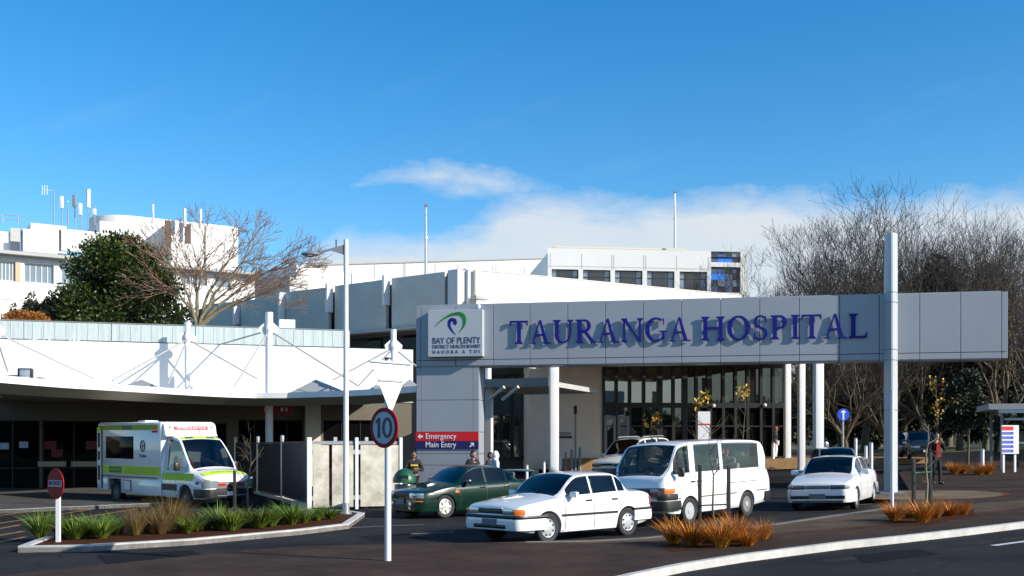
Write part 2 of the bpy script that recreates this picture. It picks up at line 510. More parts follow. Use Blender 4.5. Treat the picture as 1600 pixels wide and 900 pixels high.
# a ragged tongue that trails down to the right into the bank
tx = mth('DIVIDE', mth('SUBTRACT', P, -0.045), 0.085)
qc = mth('SUBTRACT', 0.2475, mth('MULTIPLY', mth('MULTIPLY', mth('ADD', P, 0.075), mth('ADD', P, 0.075)), 1.7))
tongue = mth('SUBTRACT', mth('MULTIPLY', mth('SUBTRACT', 1.0, mth('MULTIPLY', tx, tx)), 0.012), mth('ABSOLUTE', mth('SUBTRACT', Q, qc)))
tongue = mth('ADD', tongue, mth('MULTIPLY', mth('SUBTRACT', n1.outputs['Fac'], 0.5), 0.02))
field = mth('MAXIMUM', mth('ADD', field, mth('MULTIPLY', mth('SUBTRACT', n2.outputs['Fac'], 0.5), 0.045)), tongue)
field = mth('ADD', field, mth('ADD', mth('MULTIPLY', mth('SUBTRACT', n1.outputs['Fac'], 0.5), 0.055), mth('MULTIPLY', mth('SUBTRACT', n5.outputs['Fac'], 0.5), 0.030)))
mask = mth('DIVIDE', mth('ADD', field, 0.004), 0.032, clamp=True)
dens = mth('ADD', 0.58, mth('ADD', mth('MULTIPLY', n2.outputs['Fac'], 0.34), mth('MULTIPLY', n1.outputs['Fac'], 0.30)), clamp=True)
mask = mth('MULTIPLY', mask, dens)
# faint high wisps at the left
n3 = N('ShaderNodeTexNoise'); n3.inputs['Scale'].default_value = 3.2; n3.inputs['Detail'].default_value = 8; n3.inputs['Roughness'].default_value = 0.6
cm3 = N('ShaderNodeCombineXYZ'); LK(P, cm3.inputs[0]); LK(mth('ADD', mth('MULTIPLY', Q, 4.0), mth('MULTIPLY', P, -1.4)), cm3.inputs[1]); LK(cm3.outputs[0], n3.inputs['Vector'])
wz = mth('DIVIDE', mth('SUBTRACT', Q, 0.27), 0.10)
wisp = mth('MULTIPLY', mth('MULTIPLY', mth('SUBTRACT', n3.outputs['Fac'], 0.56, clamp=True), 0.5), mth('SUBTRACT', 1.0, mth('MULTIPLY', wz, wz), clamp=True))
mask = mth('MAXIMUM', mask, wisp)
mx = N('ShaderNodeMixRGB'); LK(mask, mx.inputs[0]); LK(hs.outputs[0], mx.inputs[1])
CLOUD = (4.5, 4.9, 5.25, 1)
mx.inputs[2].default_value = CLOUD
bg = N('ShaderNodeBackground'); LK(mx.outputs[0], bg.inputs[0]); bg.inputs[1].default_value = 0.12
wo = N('ShaderNodeOutputWorld'); LK(bg.outputs[0], wo.inputs[0])

SC.view_settings.view_transform = 'Standard'; SC.view_settings.look = 'None'
SC.view_settings.exposure = 0.45; SC.view_settings.gamma = 1.0
SC.view_settings.use_curve_mapping = False
SC.cycles.max_bounces = 8; SC.cycles.transparent_max_bounces = 16; SC.cycles.glossy_bounces = 4
SC.cycles.diffuse_bounces = 3
SC.cycles.use_denoising = True
SC.cycles.sample_clamp_indirect = 8

# ------------------------------------------------------------------ ground
def lin(a, b, n): return [a + (b - a) * i / n for i in range(n + 1)]
mb = MB()
xs = [-3000, -900, -300, -120, -60, -30, -10, 1.5, 10, 20, 30, 41.5, 70, 140, 300, 900, 3000]
ys = [-3000, -900, -300, -100, -40, -10, 5, 20, 35, 50, 65, 80, 120, 200, 500, 1200, 4000]
mb.grid([[(x, y, g(x, y) - 0.004) for x in xs] for y in ys])
gm = mat('grass_ground', (0.06, 0.075, 0.03), 0.95, var=0.4, vscale=0.2)
mb.build('ground', gm, smooth=0, kind='structure')

def cut_creases(bm):
    for co_, no in (((1.5, 0, 0), (1, 0, 0)), ((41.5, 0, 0), (1, 0, 0)), ((0, 35, 0), (0, 1, 0)), ((0, 80, 0), (0, 1, 0))):
        bmesh.ops.bisect_plane(bm, geom=list(bm.verts) + list(bm.edges) + list(bm.faces), plane_co=co_, plane_no=no)
def sheet(name, pts, dz, m, kind='structure', skirt=0.0):
    """flat paving following the terrain; pts in plan; skirt = depth of its vertical edge"""
    bm = bmesh.new()
    vs = [bm.verts.new((p[0], p[1], 0)) for p in pts]
    f = bm.faces.new(vs)
    if f.normal.z < 0: f.normal_flip()
    bmesh.ops.triangulate(bm, faces=[f])
    cut_creases(bm)
    for v in bm.verts: v.co.z = g(v.co.x, v.co.y) + dz
    if skirt:
        be = [e for e in bm.edges if e.is_boundary]
        for e in be:
            a, b = e.verts
            c = bm.verts.new(a.co - V3((0, 0, skirt))); d = bm.verts.new(b.co - V3((0, 0, skirt)))
            bm.faces.new((a, b, d, c))
    bmesh.ops.recalc_face_normals(bm, faces=bm.faces)
    mb = MB(); mb.bm.free(); mb.bm = bm
    return mb.build(name, m, smooth=0, recalc=False, kind=kind)

# asphalt: dark with stone speckle, worn tracks and patches
def asphalt_mat():
    m = bpy.data.materials.new('asphalt'); m.use_nodes = True
    nt = m.node_tree; b = nt.nodes['Principled BSDF']; L = nt.links.new
    tc = nt.nodes.new('ShaderNodeTexCoord')
    n1 = nt.nodes.new('ShaderNodeTexNoise'); n1.inputs['Scale'].default_value = 0.35; n1.inputs['Detail'].default_value = 6
    n2 = nt.nodes.new('ShaderNodeTexNoise'); n2.inputs['Scale'].default_value = 60; n2.inputs['Detail'].default_value = 3
    vo = nt.nodes.new('ShaderNodeTexVoronoi'); vo.inputs['Scale'].default_value = 0.5; vo.feature = 'DISTANCE_TO_EDGE'
    n4 = nt.nodes.new('ShaderNodeTexNoise'); n4.inputs['Scale'].default_value = 1.2; n4.inputs['Detail'].default_value = 5
    mxv = nt.nodes.new('ShaderNodeMixRGB'); mxv.inputs[0].default_value = 0.35
    L(tc.outputs['Object'], mxv.inputs[1]); L(n4.outputs['Color'], mxv.inputs[2]); L(mxv.outputs[0], vo.inputs['Vector'])
    for n in (n1, n2, n4): L(tc.outputs['Object'], n.inputs['Vector'])
    r1 = nt.nodes.new('ShaderNodeValToRGB')
    r1.color_ramp.elements[0].position = 0.35; r1.color_ramp.elements[0].color = (0.013, 0.0135, 0.016, 1)
    r1.color_ramp.elements[1].position = 0.7; r1.color_ramp.elements[1].color = (0.030, 0.030, 0.032, 1)
    L(n1.outputs['Fac'], r1.inputs['Fac'])
    m1 = nt.nodes.new('ShaderNodeMixRGB'); m1.blend_type = 'OVERLAY'; m1.inputs[0].default_value = 0.8
    L(r1.outputs[0], m1.inputs[1]); L(n2.outputs['Color'], m1.inputs[2])
    cr = nt.nodes.new('ShaderNodeMapRange'); cr.inputs['From Max'].default_value = 0.012; cr.inputs['To Min'].default_value = 0.45
    L(vo.outputs['Distance'], cr.inputs['Value'])
    m2 = nt.nodes.new('ShaderNodeMixRGB'); m2.blend_type = 'MULTIPLY'; m2.inputs[0].default_value = 0.8
    L(m1.outputs[0], m2.inputs[1]); L(cr.outputs[0], m2.inputs[2])
    hs = nt.nodes.new('ShaderNodeHueSaturation'); hs.inputs['Saturation'].default_value = 0.25
    L(m2.outputs[0], hs.inputs['Color'])
    L(hs.outputs[0], b.inputs['Base Color'])
    b.inputs['Roughness'].default_value = 0.85; b.inputs['Specular IOR Level'].default_value = 0.08
    bp = nt.nodes.new('ShaderNodeBump'); bp.inputs['Strength'].default_value = 0.5; bp.inputs['Distance'].default_value = 0.01
    L(n2.outputs['Fac'], bp.inputs['Height']); L(bp.outputs[0], b.inputs['Normal'])
    return m
M['asphalt'] = asphalt_mat()

def paver_mat(name, c1, c2, mortar, scale):
    m = bpy.data.materials.new(name); m.use_nodes = True
    nt = m.node_tree; b = nt.nodes['Principled BSDF']; L = nt.links.new
    tc = nt.nodes.new('ShaderNodeTexCoord'); mp = nt.nodes.new('ShaderNodeMapping'); mp.inputs['Rotation'].default_value = (0, 0, R(20))
    br = nt.nodes.new('ShaderNodeTexBrick'); br.inputs['Scale'].default_value = scale
    br.inputs['Color1'].default_value = (*c1, 1); br.inputs['Color2'].default_value = (*c2, 1); br.inputs['Mortar'].default_value = (*mortar, 1)
    br.inputs['Mortar Size'].default_value = 0.012
    n = nt.nodes.new('ShaderNodeTexNoise'); n.inputs['Scale'].default_value = 0.9; n.inputs['Detail'].default_value = 7
    L(tc.outputs['Object'], mp.inputs['Vector']); L(mp.outputs[0], br.inputs['Vector']); L(tc.outputs['Object'], n.inputs['Vector'])
    mr = nt.nodes.new('ShaderNodeMapRange'); mr.inputs['From Min'].default_value = 0.3; mr.inputs['From Max'].default_value = 0.7
    mr.inputs['To Min'].default_value = 0.65; mr.inputs['To Max'].default_value = 1.15
    L(n.outputs['Fac'], mr.inputs['Value'])
    mx = nt.nodes.new('ShaderNodeMixRGB'); mx.blend_type = 'MULTIPLY'; mx.inputs[0].default_value = 1
    L(br.outputs['Color'], mx.inputs[1]); L(mr.outputs[0], mx.inputs[2]); L(mx.outputs[0], b.inputs['Base Color'])
    b.inputs['Roughness'].default_value = 0.9; b.inputs['Specular IOR Level'].default_value = 0.08
    bp = nt.nodes.new('ShaderNodeBump'); bp.inputs['Strength'].default_value = 0.4; bp.inputs['Distance'].default_value = 0.01
    L(br.outputs['Fac'], bp.inputs['Height']); bp.invert = True; L(bp.outputs[0], b.inputs['Normal'])
    return m
M['pavers'] = paver_mat('brown_pavers', (0.068, 0.045, 0.033), (0.049, 0.033, 0.025), (0.030, 0.022, 0.017), 2.2)
M['pavers_tan'] = paver_mat('tan_pavers', (0.21, 0.155, 0.10), (0.18, 0.13, 0.085), (0.10, 0.08, 0.06), 2.2)
M['pavers_red'] = paver_mat('red_pavers', (0.17, 0.055, 0.03), (0.14, 0.045, 0.028), (0.08, 0.04, 0.03), 2.2)
M['path'] = mat('concrete_path', (0.085, 0.08, 0.074), 0.85, spec=.1, var=0.25, vscale=1.0, bump=0.2)
M['mark_w'] = mat('white_road_paint', (0.62, 0.62, 0.60), 0.7, var=0.35, vscale=5)
M['mark_worn'] = mat('worn_road_paint', (0.22, 0.21, 0.18), 0.8, var=0.55, vscale=3)
M['mark_o'] = mat('faded_orange_paint', (0.40, 0.17, 0.025), 0.8, var=0.55, vscale=4, col2=(0.10, 0.06, 0.03))

def hills():
    mb = MB(); rows = []
    for j, (Y, k) in enumerate(((170, 0), (176, .7), (190, 1), (240, .9), (300, 0))):
        rows.append([(x, Y, -1 + k * (9 + 5 * noise.noise(V3((x * .02, j * .3, 3))) + 2.2 * noise.noise(V3((x * .13, j, 7))))) for x in range(-420, 421, 6)])
    mb.grid(rows); mb.build('hills', mat('distant_bush', (0.022, 0.028, 0.014), 0.95, var=0.5, vscale=0.4), smooth=60, kind='structure')
hills()
sheet('road', [(-70, -30), (70, -30), (70, 75), (-70, 75)], 0.0, M['asphalt'])

def P2(lst, dz=0.0): return [gp(u, v, dz)[:2] for u, v in lst]
PH = 0.11   # height of paved islands
# brown paved island along the front, running to the right and back
isl = P2([(-120, 912), (60, 893), (250, 873), (360, 862), (440, 855), (560, 851), (720, 848.5), (1000, 839), (1200, 818), (1300, 804), (1378, 793), (1424, 770), (1404, 738), (1440, 727), (1560, 719), (1900, 716)], PH)
front = P2([(1900, 772), (1750, 793), (1600, 815), (1500, 827), (1400, 838), (1310, 847), (1230, 857), (1150, 867), (1060, 881), (980, 897), (840, 928), (600, 965), (200, 985), (-120, 1000)], PH)
sheet('pavement', isl + front, PH, M['pavers'], skirt=PH + 0.01)
def strip(name, line, width, dz, m, skirt=0.0, side=1):
    """band of given width along a plan polyline"""
    L_ = [V3((p[0], p[1], 0)) for p in line]; a, b = [], []
    for i, p in enumerate(L_):
        d = (L_[min(i + 1, len(L_) - 1)] - L_[max(i - 1, 0)]).normalized(); n = V3((-d.y, d.x, 0)) * side
        a.append(p); b.append(p + n * width)
    bm = bmesh.new()
    A = [bm.verts.new(p) for p in a]; B = [bm.verts.new(p) for p in b]
    for i in range(len(A) - 1): bm.faces.new((A[i], A[i + 1], B[i + 1], B[i]))
    cut_creases(bm)
    for v in bm.verts: v.co.z = g(v.co.x, v.co.y) + dz
    if skirt:
        for e in [e for e in bm.edges if e.is_boundary]:
            p, q = e.verts
            c = bm.verts.new(p.co - V3((0, 0, skirt))); d = bm.verts.new(q.co - V3((0, 0, skirt)))
            bm.faces.new((p, q, d, c))
    bmesh.ops.recalc_face_normals(bm, faces=bm.faces)
    mb = MB(); mb.bm.free(); mb.bm = bm
    return mb.build(name, m, smooth=0, recalc=False, kind='structure')
strip('kerb', front, 0.14, PH + 0.012, M['kerb'], skirt=PH + 0.02, side=1)
# red edging courses and the tan circle let into the pavers
strip('paving_band', P2([(1000, 848), (1200, 836), (1330, 826), (1500, 806), (1640, 790)], PH), 0.12, PH + 0.004, M['pavers_red'], side=1)
c0 = gp(1440, 773, PH)
ring = [(c0.x + math.cos(a) * 2.1, c0.y + math.sin(a) * 2.6) for a in [2 * math.pi * k / 40 for k in range(40)]]
sheet('paving_circle', ring, PH + 0.004, M['pavers_tan'])
strip('paving_band', ring + ring[:1], 0.16, PH + 0.008, M['pavers_red'], side=-1)
strip('paving_band', P2([(1395, 754), (1480, 752), (1600, 750), (1750, 748)], PH), 0.22, PH + 0.004, M['asphalt'], side=1)
strip('paving_band', P2([(1420, 763), (1480, 762), (1600, 761), (1750, 759)], PH), 0.22, PH + 0.004, M['asphalt'], side=1)
sheet('paving_band', P2([(760, 848.2), (1000, 841), (1200, 820), (1300, 806), (1377, 795), (1424, 773), (1470, 790), (1640, 779), (1640, 788), (1500, 804), (1330, 824), (1200, 834), (1000, 846.5)], PH), PH + .003, paver_mat('light_brown_pavers', (0.125, 0.092, 0.062), (0.10, 0.074, 0.05), (0.06, 0.048, 0.036), 2.2))
# light worn edge where the paving meets the drop-off lane
strip('paving_band', P2([(820, 846), (1000, 840.5), (1200, 819.5), (1300, 805), (1376, 794.5)], PH), 0.28, PH + 0.004, mat('pale_edging', (0.18, 0.16, 0.125), 0.85, var=0.35, vscale=2), side=-1)
# left planted island
bed = P2([(28, 853), (130, 852), (300, 842), (470, 827), (545, 818), (570, 801), (540, 797), (470, 795), (330, 797), (200, 806), (70, 838)], 0.12)
sheet('planting_bed', bed, 0.09, M['soil'], skirt=0.12)
strip('kerb', bed[10:] + bed[:8], 0.17, 0.12, M['kerb'], skirt=0.13, side=1)
# footpath by the emergency door, its pale edge and the hatched bay
fp = P2([(-240, 806), (0, 797), (110, 792), (250, 786), (345, 779), (345, 762), (-240, 762)], 0.1)
sheet('footpath', fp, 0.1, M['path'], skirt=0.11)
strip('kerb', fp[:5], 0.16, 0.104, M['kerb'], skirt=0.115, side=1)
for a, b in (((-30, 810), (72, 796.5)), ((60, 809), (172, 792)), ((105, 813), (216, 795.5)), ((-60, 827), (46, 811.5)), ((-60, 838), (36, 820)), ((-60, 848), (42, 830)), ((-60, 860), (44, 839))):
    p, q = gp(*a), gp(*b)
    strip('road_marking', [p, q], 0.12, 0.004, M['mark_o'])
strip('road_marking', P2([(548, 825), (600, 822.5), (664, 820)]), 0.12, 0.004, M['mark_worn'])
strip('road_marking', P2([(615, 837), (660, 834), (712, 831.5)]), 0.14, 0.004, M['mark_worn'])
strip('road_marking', P2([(1210, 797), (1300, 793), (1380, 786)]), 0.1, 0.004, M['mark_worn'])
strip('road_marking', P2([(1558, 853), (1640, 842)]), 0.14, 0.004, M['mark_w'])
# patches, drains and covers in the asphalt
M['patch'] = mat('asphalt_patch', (0.016, 0.016, 0.018), 0.9, spec=.05, var=.3, vscale=8, bump=.4, bscale=70)
M['patch_pale'] = mat('worn_asphalt', (0.040, 0.038, 0.036), 0.9, spec=.05, var=.45, vscale=2.5, bump=.4, bscale=60)
for pts in ([(560, 838), (640, 834), (668, 841), (584, 846)], [(150, 868), (300, 860), (330, 872), (170, 884)], [(1330, 868), (1430, 858), (1470, 866), (1350, 880)]):
    sheet('asphalt_patch', P2(pts), 0.004, M['patch'])
for a in ([(560, 829), (640, 827), (720, 823), (790, 818)], [(1225, 799), (1290, 800), (1350, 797)], [(20, 868), (200, 858), (400, 842), (560, 832)], [(1300, 880), (1450, 860), (1620, 840)]):
    strip('tyre_track', P2(a), 0.34, 0.003, M['patch_pale'])
# raised tan terrace in front of the glazed entrance
def terrace():
    pts = [gxy(880, 55), gxy(1470, 58), gxy(1470, 80), gxy(880, 80)]
    zt = 1.22
    mb = MB()
    mb.prism([(p.x, p.y, -0.5) for p in pts], (0, 0, zt + 0.5))
    mb.build('terrace', M['tan'], smooth=0, kind='structure')
terrace()
# ------------------------------------------------------------------ serif capitals (unit cap height)
def arc_piece(cx, cy, rx, ry, tx, ty, a0, a1, n=14):
    """ring segment as list of quads; thickness tx at the sides, ty at top/bottom"""
    q = []
    for i in range(n):
        A = R(a0 + (a1 - a0) * i / n); B = R(a0 + (a1 - a0) * (i + 1) / n)
        q.append([(cx + rx * math.cos(A), cy + ry * math.sin(A)), (cx + rx * math.cos(B), cy + ry * math.sin(B)),
                  (cx + (rx - tx) * math.cos(B), cy + (ry - ty) * math.sin(B)), (cx + (rx - tx) * math.cos(A), cy + (ry - ty) * math.sin(A))])
    return q
S_, t_, sf = 0.165, 0.085, 0.055
def rct(x0, y0, x1, y1): return [[(x0, y0), (x1, y0), (x1, y1), (x0, y1)]]
def stem(x, y0=0.0, y1=1.0, w=S_, ser=True, top=True, bot=True):
    p = rct(x, y0, x + w, y1)
    e = 0.085
    for on, y, d in ((bot, y0, 1), (top, y1, -1)):
        if on:
            p.append([(x - e, y), (x + w + e, y), (x + w + e, y + d * sf * .7), (x + w, y + d * sf * 2.2), (x, y + d * sf * 2.2), (x - e, y + d * sf * .7)][::d])
    return p
def diag(x0, y0, x1, y1, w):
    return [[(x0, y0), (x0 + w, y0), (x1 + w, y1), (x1, y1)]]
def serif(xa, xb, y, d):
    return [[(xa, y), (xb, y), (xb, y + d * sf), (xa, y + d * sf)][::d]]
GLY = {
 'T': (0.84, stem(0.355, 0, 1, top=False) + rct(0.03, 1 - t_, 0.815, 1) + [[(0.03, 1 - t_), (0.03, 0.78), (0.065, 0.78), (0.11, 1 - t_)]] + [[(0.815, 1 - t_), (0.735, 1 - t_), (0.78, 0.78), (0.815, 0.78)]]),
 'A': (0.96, diag(0.13, 0.03, 0.43, 0.98, 0.06) + [[(0.655, 0.03), (0.825, 0.03), (0.52, 1.02), (0.43, 1.0)]] + rct(0.24, 0.33, 0.70, 0.33 + t_) + serif(0.02, 0.30, 0, 1) + serif(0.58, 0.95, 0, 1)),
 'U': (0.94, [p for p in stem(0.13, 0.33, 1, bot=False)] + stem(0.74, 0.33, 1, w=t_, bot=False) + arc_piece(0.4625, 0.34, 0.3325, 0.35, S_, 0.07, 180, 270, 10) + arc_piece(0.4625, 0.34, 0.3325, 0.35, t_, 0.07, 270, 360, 10)),
 'R': (0.90, stem(0.13) + rct(0.2, 1 - t_, 0.45, 1) + rct(0.2, 0.46, 0.45, 0.46 + t_) + arc_piece(0.43, 0.73, 0.27, 0.27, S_, t_, -90, 90, 16) + [[(0.36, 0.48), (0.70, 0.02), (0.87, 0.02), (0.53, 0.49)]] + serif(0.68, 0.90, 0, 1)),
 'N': (0.98, stem(0.14, 0, 1, w=t_) + stem(0.80, 0.0, 1, w=t_, bot=False) + [[(0.10, 1.0), (0.27, 1.0), (0.86, 0.0), (0.80, 0.0)]]),
 'G': (0.96, arc_piece(0.50, 0.5, 0.45, 0.52, S_ + .02, t_, 55, 300, 30) + [[(0.74, 0.08), (0.86, 0.12), (0.86, 0.42), (0.74, 0.42)]] + serif(0.64, 0.95, 0.40, 1) + [[(0.76, 0.93), (0.80, 0.70), (0.83, 0.70), (0.83, 1.0)]] + arc_piece(0.50, 0.5, 0.45, 0.52, t_ + .03, t_, 300, 318, 3)),
 'H': (1.02, stem(0.13) + stem(0.75) + rct(0.24, 0.48, 0.76, 0.48 + t_)),
 'O': (1.02, arc_piece(0.51, 0.5, 0.46, 0.52, S_ + .02, t_, 0, 360, 44)),
 'S': (0.68, arc_piece(0.34, 0.745, 0.26, 0.275, 0.11, 0.075, 40, 240, 18) + arc_piece(0.34, 0.255, 0.28, 0.275, 0.12, 0.075, -140, 62, 18) + [[(0.175, 0.53), (0.24, 0.62), (0.52, 0.47), (0.45, 0.38)]] + [[(0.50, 0.94), (0.55, 0.70), (0.58, 0.70), (0.57, 1.0)]] + [[(0.08, 0.0), (0.09, 0.30), (0.12, 0.30), (0.17, 0.06)]]),
 'P': (0.78, stem(0.13) + rct(0.2, 1 - t_, 0.42, 1) + rct(0.2, 0.43, 0.42, 0.43 + t_) + arc_piece(0.41, 0.715, 0.28, 0.285, S_, t_, -90, 90, 16)),
 'I': (0.40, stem(0.13)),
 'L': (0.80, stem(0.13, bot=False) + rct(0.05, 0, 0.72, t_) + [[(0.66, t_), (0.72, 0.0), (0.75, 0.24), (0.72, 0.24)]]),
}
def letter_mesh(mb, ch, x, z, h, sx, y, dep):
    k = 0
    for poly in GLY[ch][1]:
        off = 0.0012 * (k % 9); k += 1
        mb.prism([(x + p[0] * h * sx, y - off, z + p[1] * h) for p in poly], (0, dep + off, 0))

# ------------------------------------------------------------------ entrance sign
def gantry():
    p0 = at(650, 573, 36.0); p1 = at(1575, 560, 32.6)
    T = frame2(p0, p1, 0.0)
    zb, zt = 4.527, 6.54
    root = thing('entrance_sign', 'long grey panelled overhead hospital sign with blue serif letters, logo box and tall blade mast', 'sign', Matrix.Translation((p0.x, p0.y, g(p0.x, p0.y))))
    Lx = (p1 - V3((p0.x, p0.y, p1.z))).length
    U = lambda u, v=520, y=0.0: onplane(T, u, v, y)[0]
    dep = 0.85
    core = MB(T); core.box((Lx / 2, dep / 2 + 0.03, (zb + zt) / 2), (Lx - 0.08, dep - 0.06, zt - zb - 0.06))
    core.build('beam_core', M['seam'], root, world=True, smooth=0)
    cl = MB(T)
    js = [650, 657.5, 712, 771, 828, 887, 946, 1005, 1065, 1126, 1187, 1249, 1312, 1374, 1437, 1501, 1565, 1575]
    xs = [U(u) for u in js]; xs[0] = 0; xs[-1] = Lx
    zj = zb + 0.20
    gap = 0.009
    for a, b in zip(xs, xs[1:]):
        for z0, z1 in ((zb, zj), (zj, zt)):
            cl.box(((a + b) / 2, 0.02, (z0 + z1) / 2), (b - a - 2 * gap, 0.045, z1 - z0 - 2 * gap), bev=0.006)
            cl.box(((a + b) / 2, dep - 0.02, (z0 + z1) / 2), (b - a - 2 * gap, 0.045, z1 - z0 - 2 * gap))
    for a, b in zip(xs[1:-1], xs[2:-1]):
        cl.box(((a + b) / 2, dep / 2, zt - 0.0), (b - a - 2 * gap, dep - 0.1, 0.05)); cl.box(((a + b) / 2, dep / 2, zb), (b - a - 2 * gap, dep - 0.1, 0.05))
    for x in (0.02, Lx - 0.02):
        cl.box((x, dep / 2, (zb + zt) / 2), (0.045, dep - 0.1, zt - zb - 0.05), bev=0.006)
    cl.build('beam_cladding', M['acm'], root, world=True, smooth=0)
    # column
    xa, xb = 0.0, U(748, 620)
    cc = MB(T); cc.box(((xa + xb) / 2, 0.45, (zb - 0.25) / 2 + 0.05), (xb - xa - 0.06, 0.72, zb - 0.1 + 0.2)); cc.build('column_core', M['seam'], root, world=True, smooth=0)
    cp = MB(T)
    zs = [g(p0.x, 36), onplane(T, 700, 727)[1], onplane(T, 700, 709)[1], onplane(T, 700, 675)[1], onplane(T, 700, 625)[1], zb - 0.02]
    xsplit = U(738.5, 620)
    for a, b in zip(zs, zs[1:]):
        for c, d in ((xa, U(657.5, 620)), (U(657.5, 620), xsplit), (xsplit, xb)):
            cp.box(((c + d) / 2, 0.06, (a + b) / 2), (d - c - 0.012, 0.045, b - a - 0.014), bev=0.005)
        for x in (xa + 0.02, xb - 0.02):
            cp.box((x, 0.47, (a + b) / 2), (0.045, 0.76, b - a - 0.014), bev=0.005)
    cp.build('column_cladding', M['acm'], root, world=True, smooth=0)
    # wayfinding panels on the column
    for name, v0, v1, m, txt in (('emergency_panel', 675, 689, 'red', 'Emergency'), ('main_entry_panel', 689, 701.5, 'navy', 'Main Entry')):
        z1 = onplane(T, 700, v0)[1]; z0 = onplane(T, 700, v1)[1]
        pb = MB(T); pb.box(((xa + xb) / 2 - 0.01, 0.015, (z0 + z1) / 2), (xb - xa + 0.005, 0.03, z1 - z0 - 0.004))
        po = pb.build(name, M[m], root, world=True, smooth=0)
        tb = MB()
        zc = (z0 + z1) / 2; x0 = U(664.5, 690)
        add_text(tb, txt, 0.265, T @ Matrix.Translation((x0, -0.006, zc + 0.005)), align='LEFT', width=U(712, 690) - x0)
        if txt == 'Emergency':
            xc = U(656.5, 682); a = 0.085
            tb.T = T
            tb.prism([(xc - a, -0.006, zc), (xc, -0.006, zc - a), (xc, -0.006, zc + a)], (0, 0.006, 0))
            tb.box((xc + 0.045, -0.003, zc), (0.09, 0.0055, 0.06))
            po['label'] = 'red panel reading Emergency with arrow to the left'
        else:
            tb.T = T
            xc = U(737, 695); a = 0.075
            tb.prism([(xc + a, -0.006, zc + a), (xc - a * .7, -0.006, zc + a), (xc + a, -0.006, zc - a * .7)], (0, 0.006, 0))
            tb.prism([(xc - a, -0.0055, zc - a * .65), (xc - a * .65, -0.0055, zc - a), (xc + a * .6, -0.0055, zc + a * .25), (xc + a * .25, -0.0055, zc + a * .6)], (0, 0.005, 0))
            po['label'] = 'navy panel reading Main Entry with diagonal arrow'
        tb.T = Matrix.Identity(4)
        to = tb.build('panel_lettering', M['signwhite'], None, smooth=0)
        to.parent = po
        to.data.transform(TM[root.name].inverted())
    # logo box
    yb = -0.27
    x0, z1 = onplane(T, 668.5, 485, yb); x1, z0 = onplane(T, 754, 556.5, yb)
    lb = MB(T); lb.box(((x0 + x1) / 2, yb / 2 - 0.0, (z0 + z1) / 2), (x1 - x0, -yb - 0.004, z1 - z0), bev=0.012)
    lbo = lb.build('logo_box', mat('logo_box_face', (0.46, 0.49, 0.52), 0.4, metal=0.1, var=0.04), root, world=True, smooth=0)
    def Lp(u, v): x, z = onplane(T, u, v, yb); return (x, yb - 0.006, z)
    def ribbon(path, m, name):
        b = MB(T); n = len(path); nrm = []
        pts = [V3(Lp(u, v)) for u, v, _ in path]
        for i, p in enumerate(pts):
            d = (pts[min(i + 1, n - 1)] - pts[max(i - 1, 0)]).normalized(); q = V3((-d.z, 0, d.x))
            wd = path[i][2] / F * 36 * 0.5
            nrm.append((p + q * wd, p - q * wd))
        for (a, c), (d, e) in zip(nrm, nrm[1:]):
            b.prism([a, d, e, c], (0, 0.006, 0))
        b.build(name, M[m], lbo, smooth=0).data.transform(TM[root.name].inverted())
    def smooth_path(k, n=28):
        out = []
        for i in range(n + 1):
            t = i / n * (len(k) - 1)
            out.append(tuple(resample([(j, q[c]) for j, q in enumerate(k)], t) for c in range(3)))
        return out
    ribbon(smooth_path([(680, 511, .3), (687, 503, 1.6), (696, 496.5, 2.8), (706, 491.5, 4.2), (716, 490, 5.4), (723, 493, 6.2), (726, 500, 5.2), (725, 508, 3.6), (721, 515, 1.8), (717, 520.5, .3)]), 'lgreen', 'logo_swoosh')
    ribbon(smooth_path([(710, 507, 5.2), (711.5, 503.5, 5.4), (709.5, 500, 5.6), (705.5, 499.5, 5.4), (702.5, 502.5, 4.8), (702, 507.5, 4.0), (704, 513, 3.0), (707.5, 518, 2.0), (712, 523, .3)]), 'letter', 'logo_koru')
    for body, u0, u1, v, hpx in (('BAY OF PLENTY', 675.5, 750, 533, 9.6), ('DISTRICT HEALTH BOARD', 675.5, 750, 542.2, 5.4), ('HAUORA A TOI', 676, 749, 550.5, 5.2)):
        tb = MB(); xa_ = Lp(u0, v)[0]; xb_ = Lp(u1, v)[0]
        add_text(tb, body, hpx / F * 36 / 0.70, T @ Matrix.Translation((xa_, yb - 0.004, Lp(u0, v)[2])), align='LEFT', width=xb_ - xa_, spacing=1.0 if body[0] != 'H' else 1.8)
        o = tb.build('logo_lettering', M['ltext'], None, smooth=0); o.parent = lbo; o.data.transform(TM[root.name].inverted())
    sp = MB(T); q = onplane(T, 748, 479, -0.15); sp.ball((q[0], -0.16, q[1]), (0.07, 0.07, 0.08)); sp.tube([(q[0], -0.14, q[1]), (q[0], 0.02, q[1])], 0.02)
    sp.build('sensor', M['signwhite'], root, world=True)
    # standing-off blue letters
    text = 'TAURANGA HOSPITAL'
    yL = -0.088
    xs0 = onplane(T, 795, 520, yL)[0]; xs1 = onplane(T, 1358.5, 512, yL)[0]
    hL = 0.75; sp_ = 0.028
    tot = sum(GLY[c][0] + sp_ if c != ' ' else 0.34 for c in text)
    sx = (xs1 - xs0) / (tot * hL)
    x = xs0; zL = onplane(T, 800, 537.5, yL)[1]
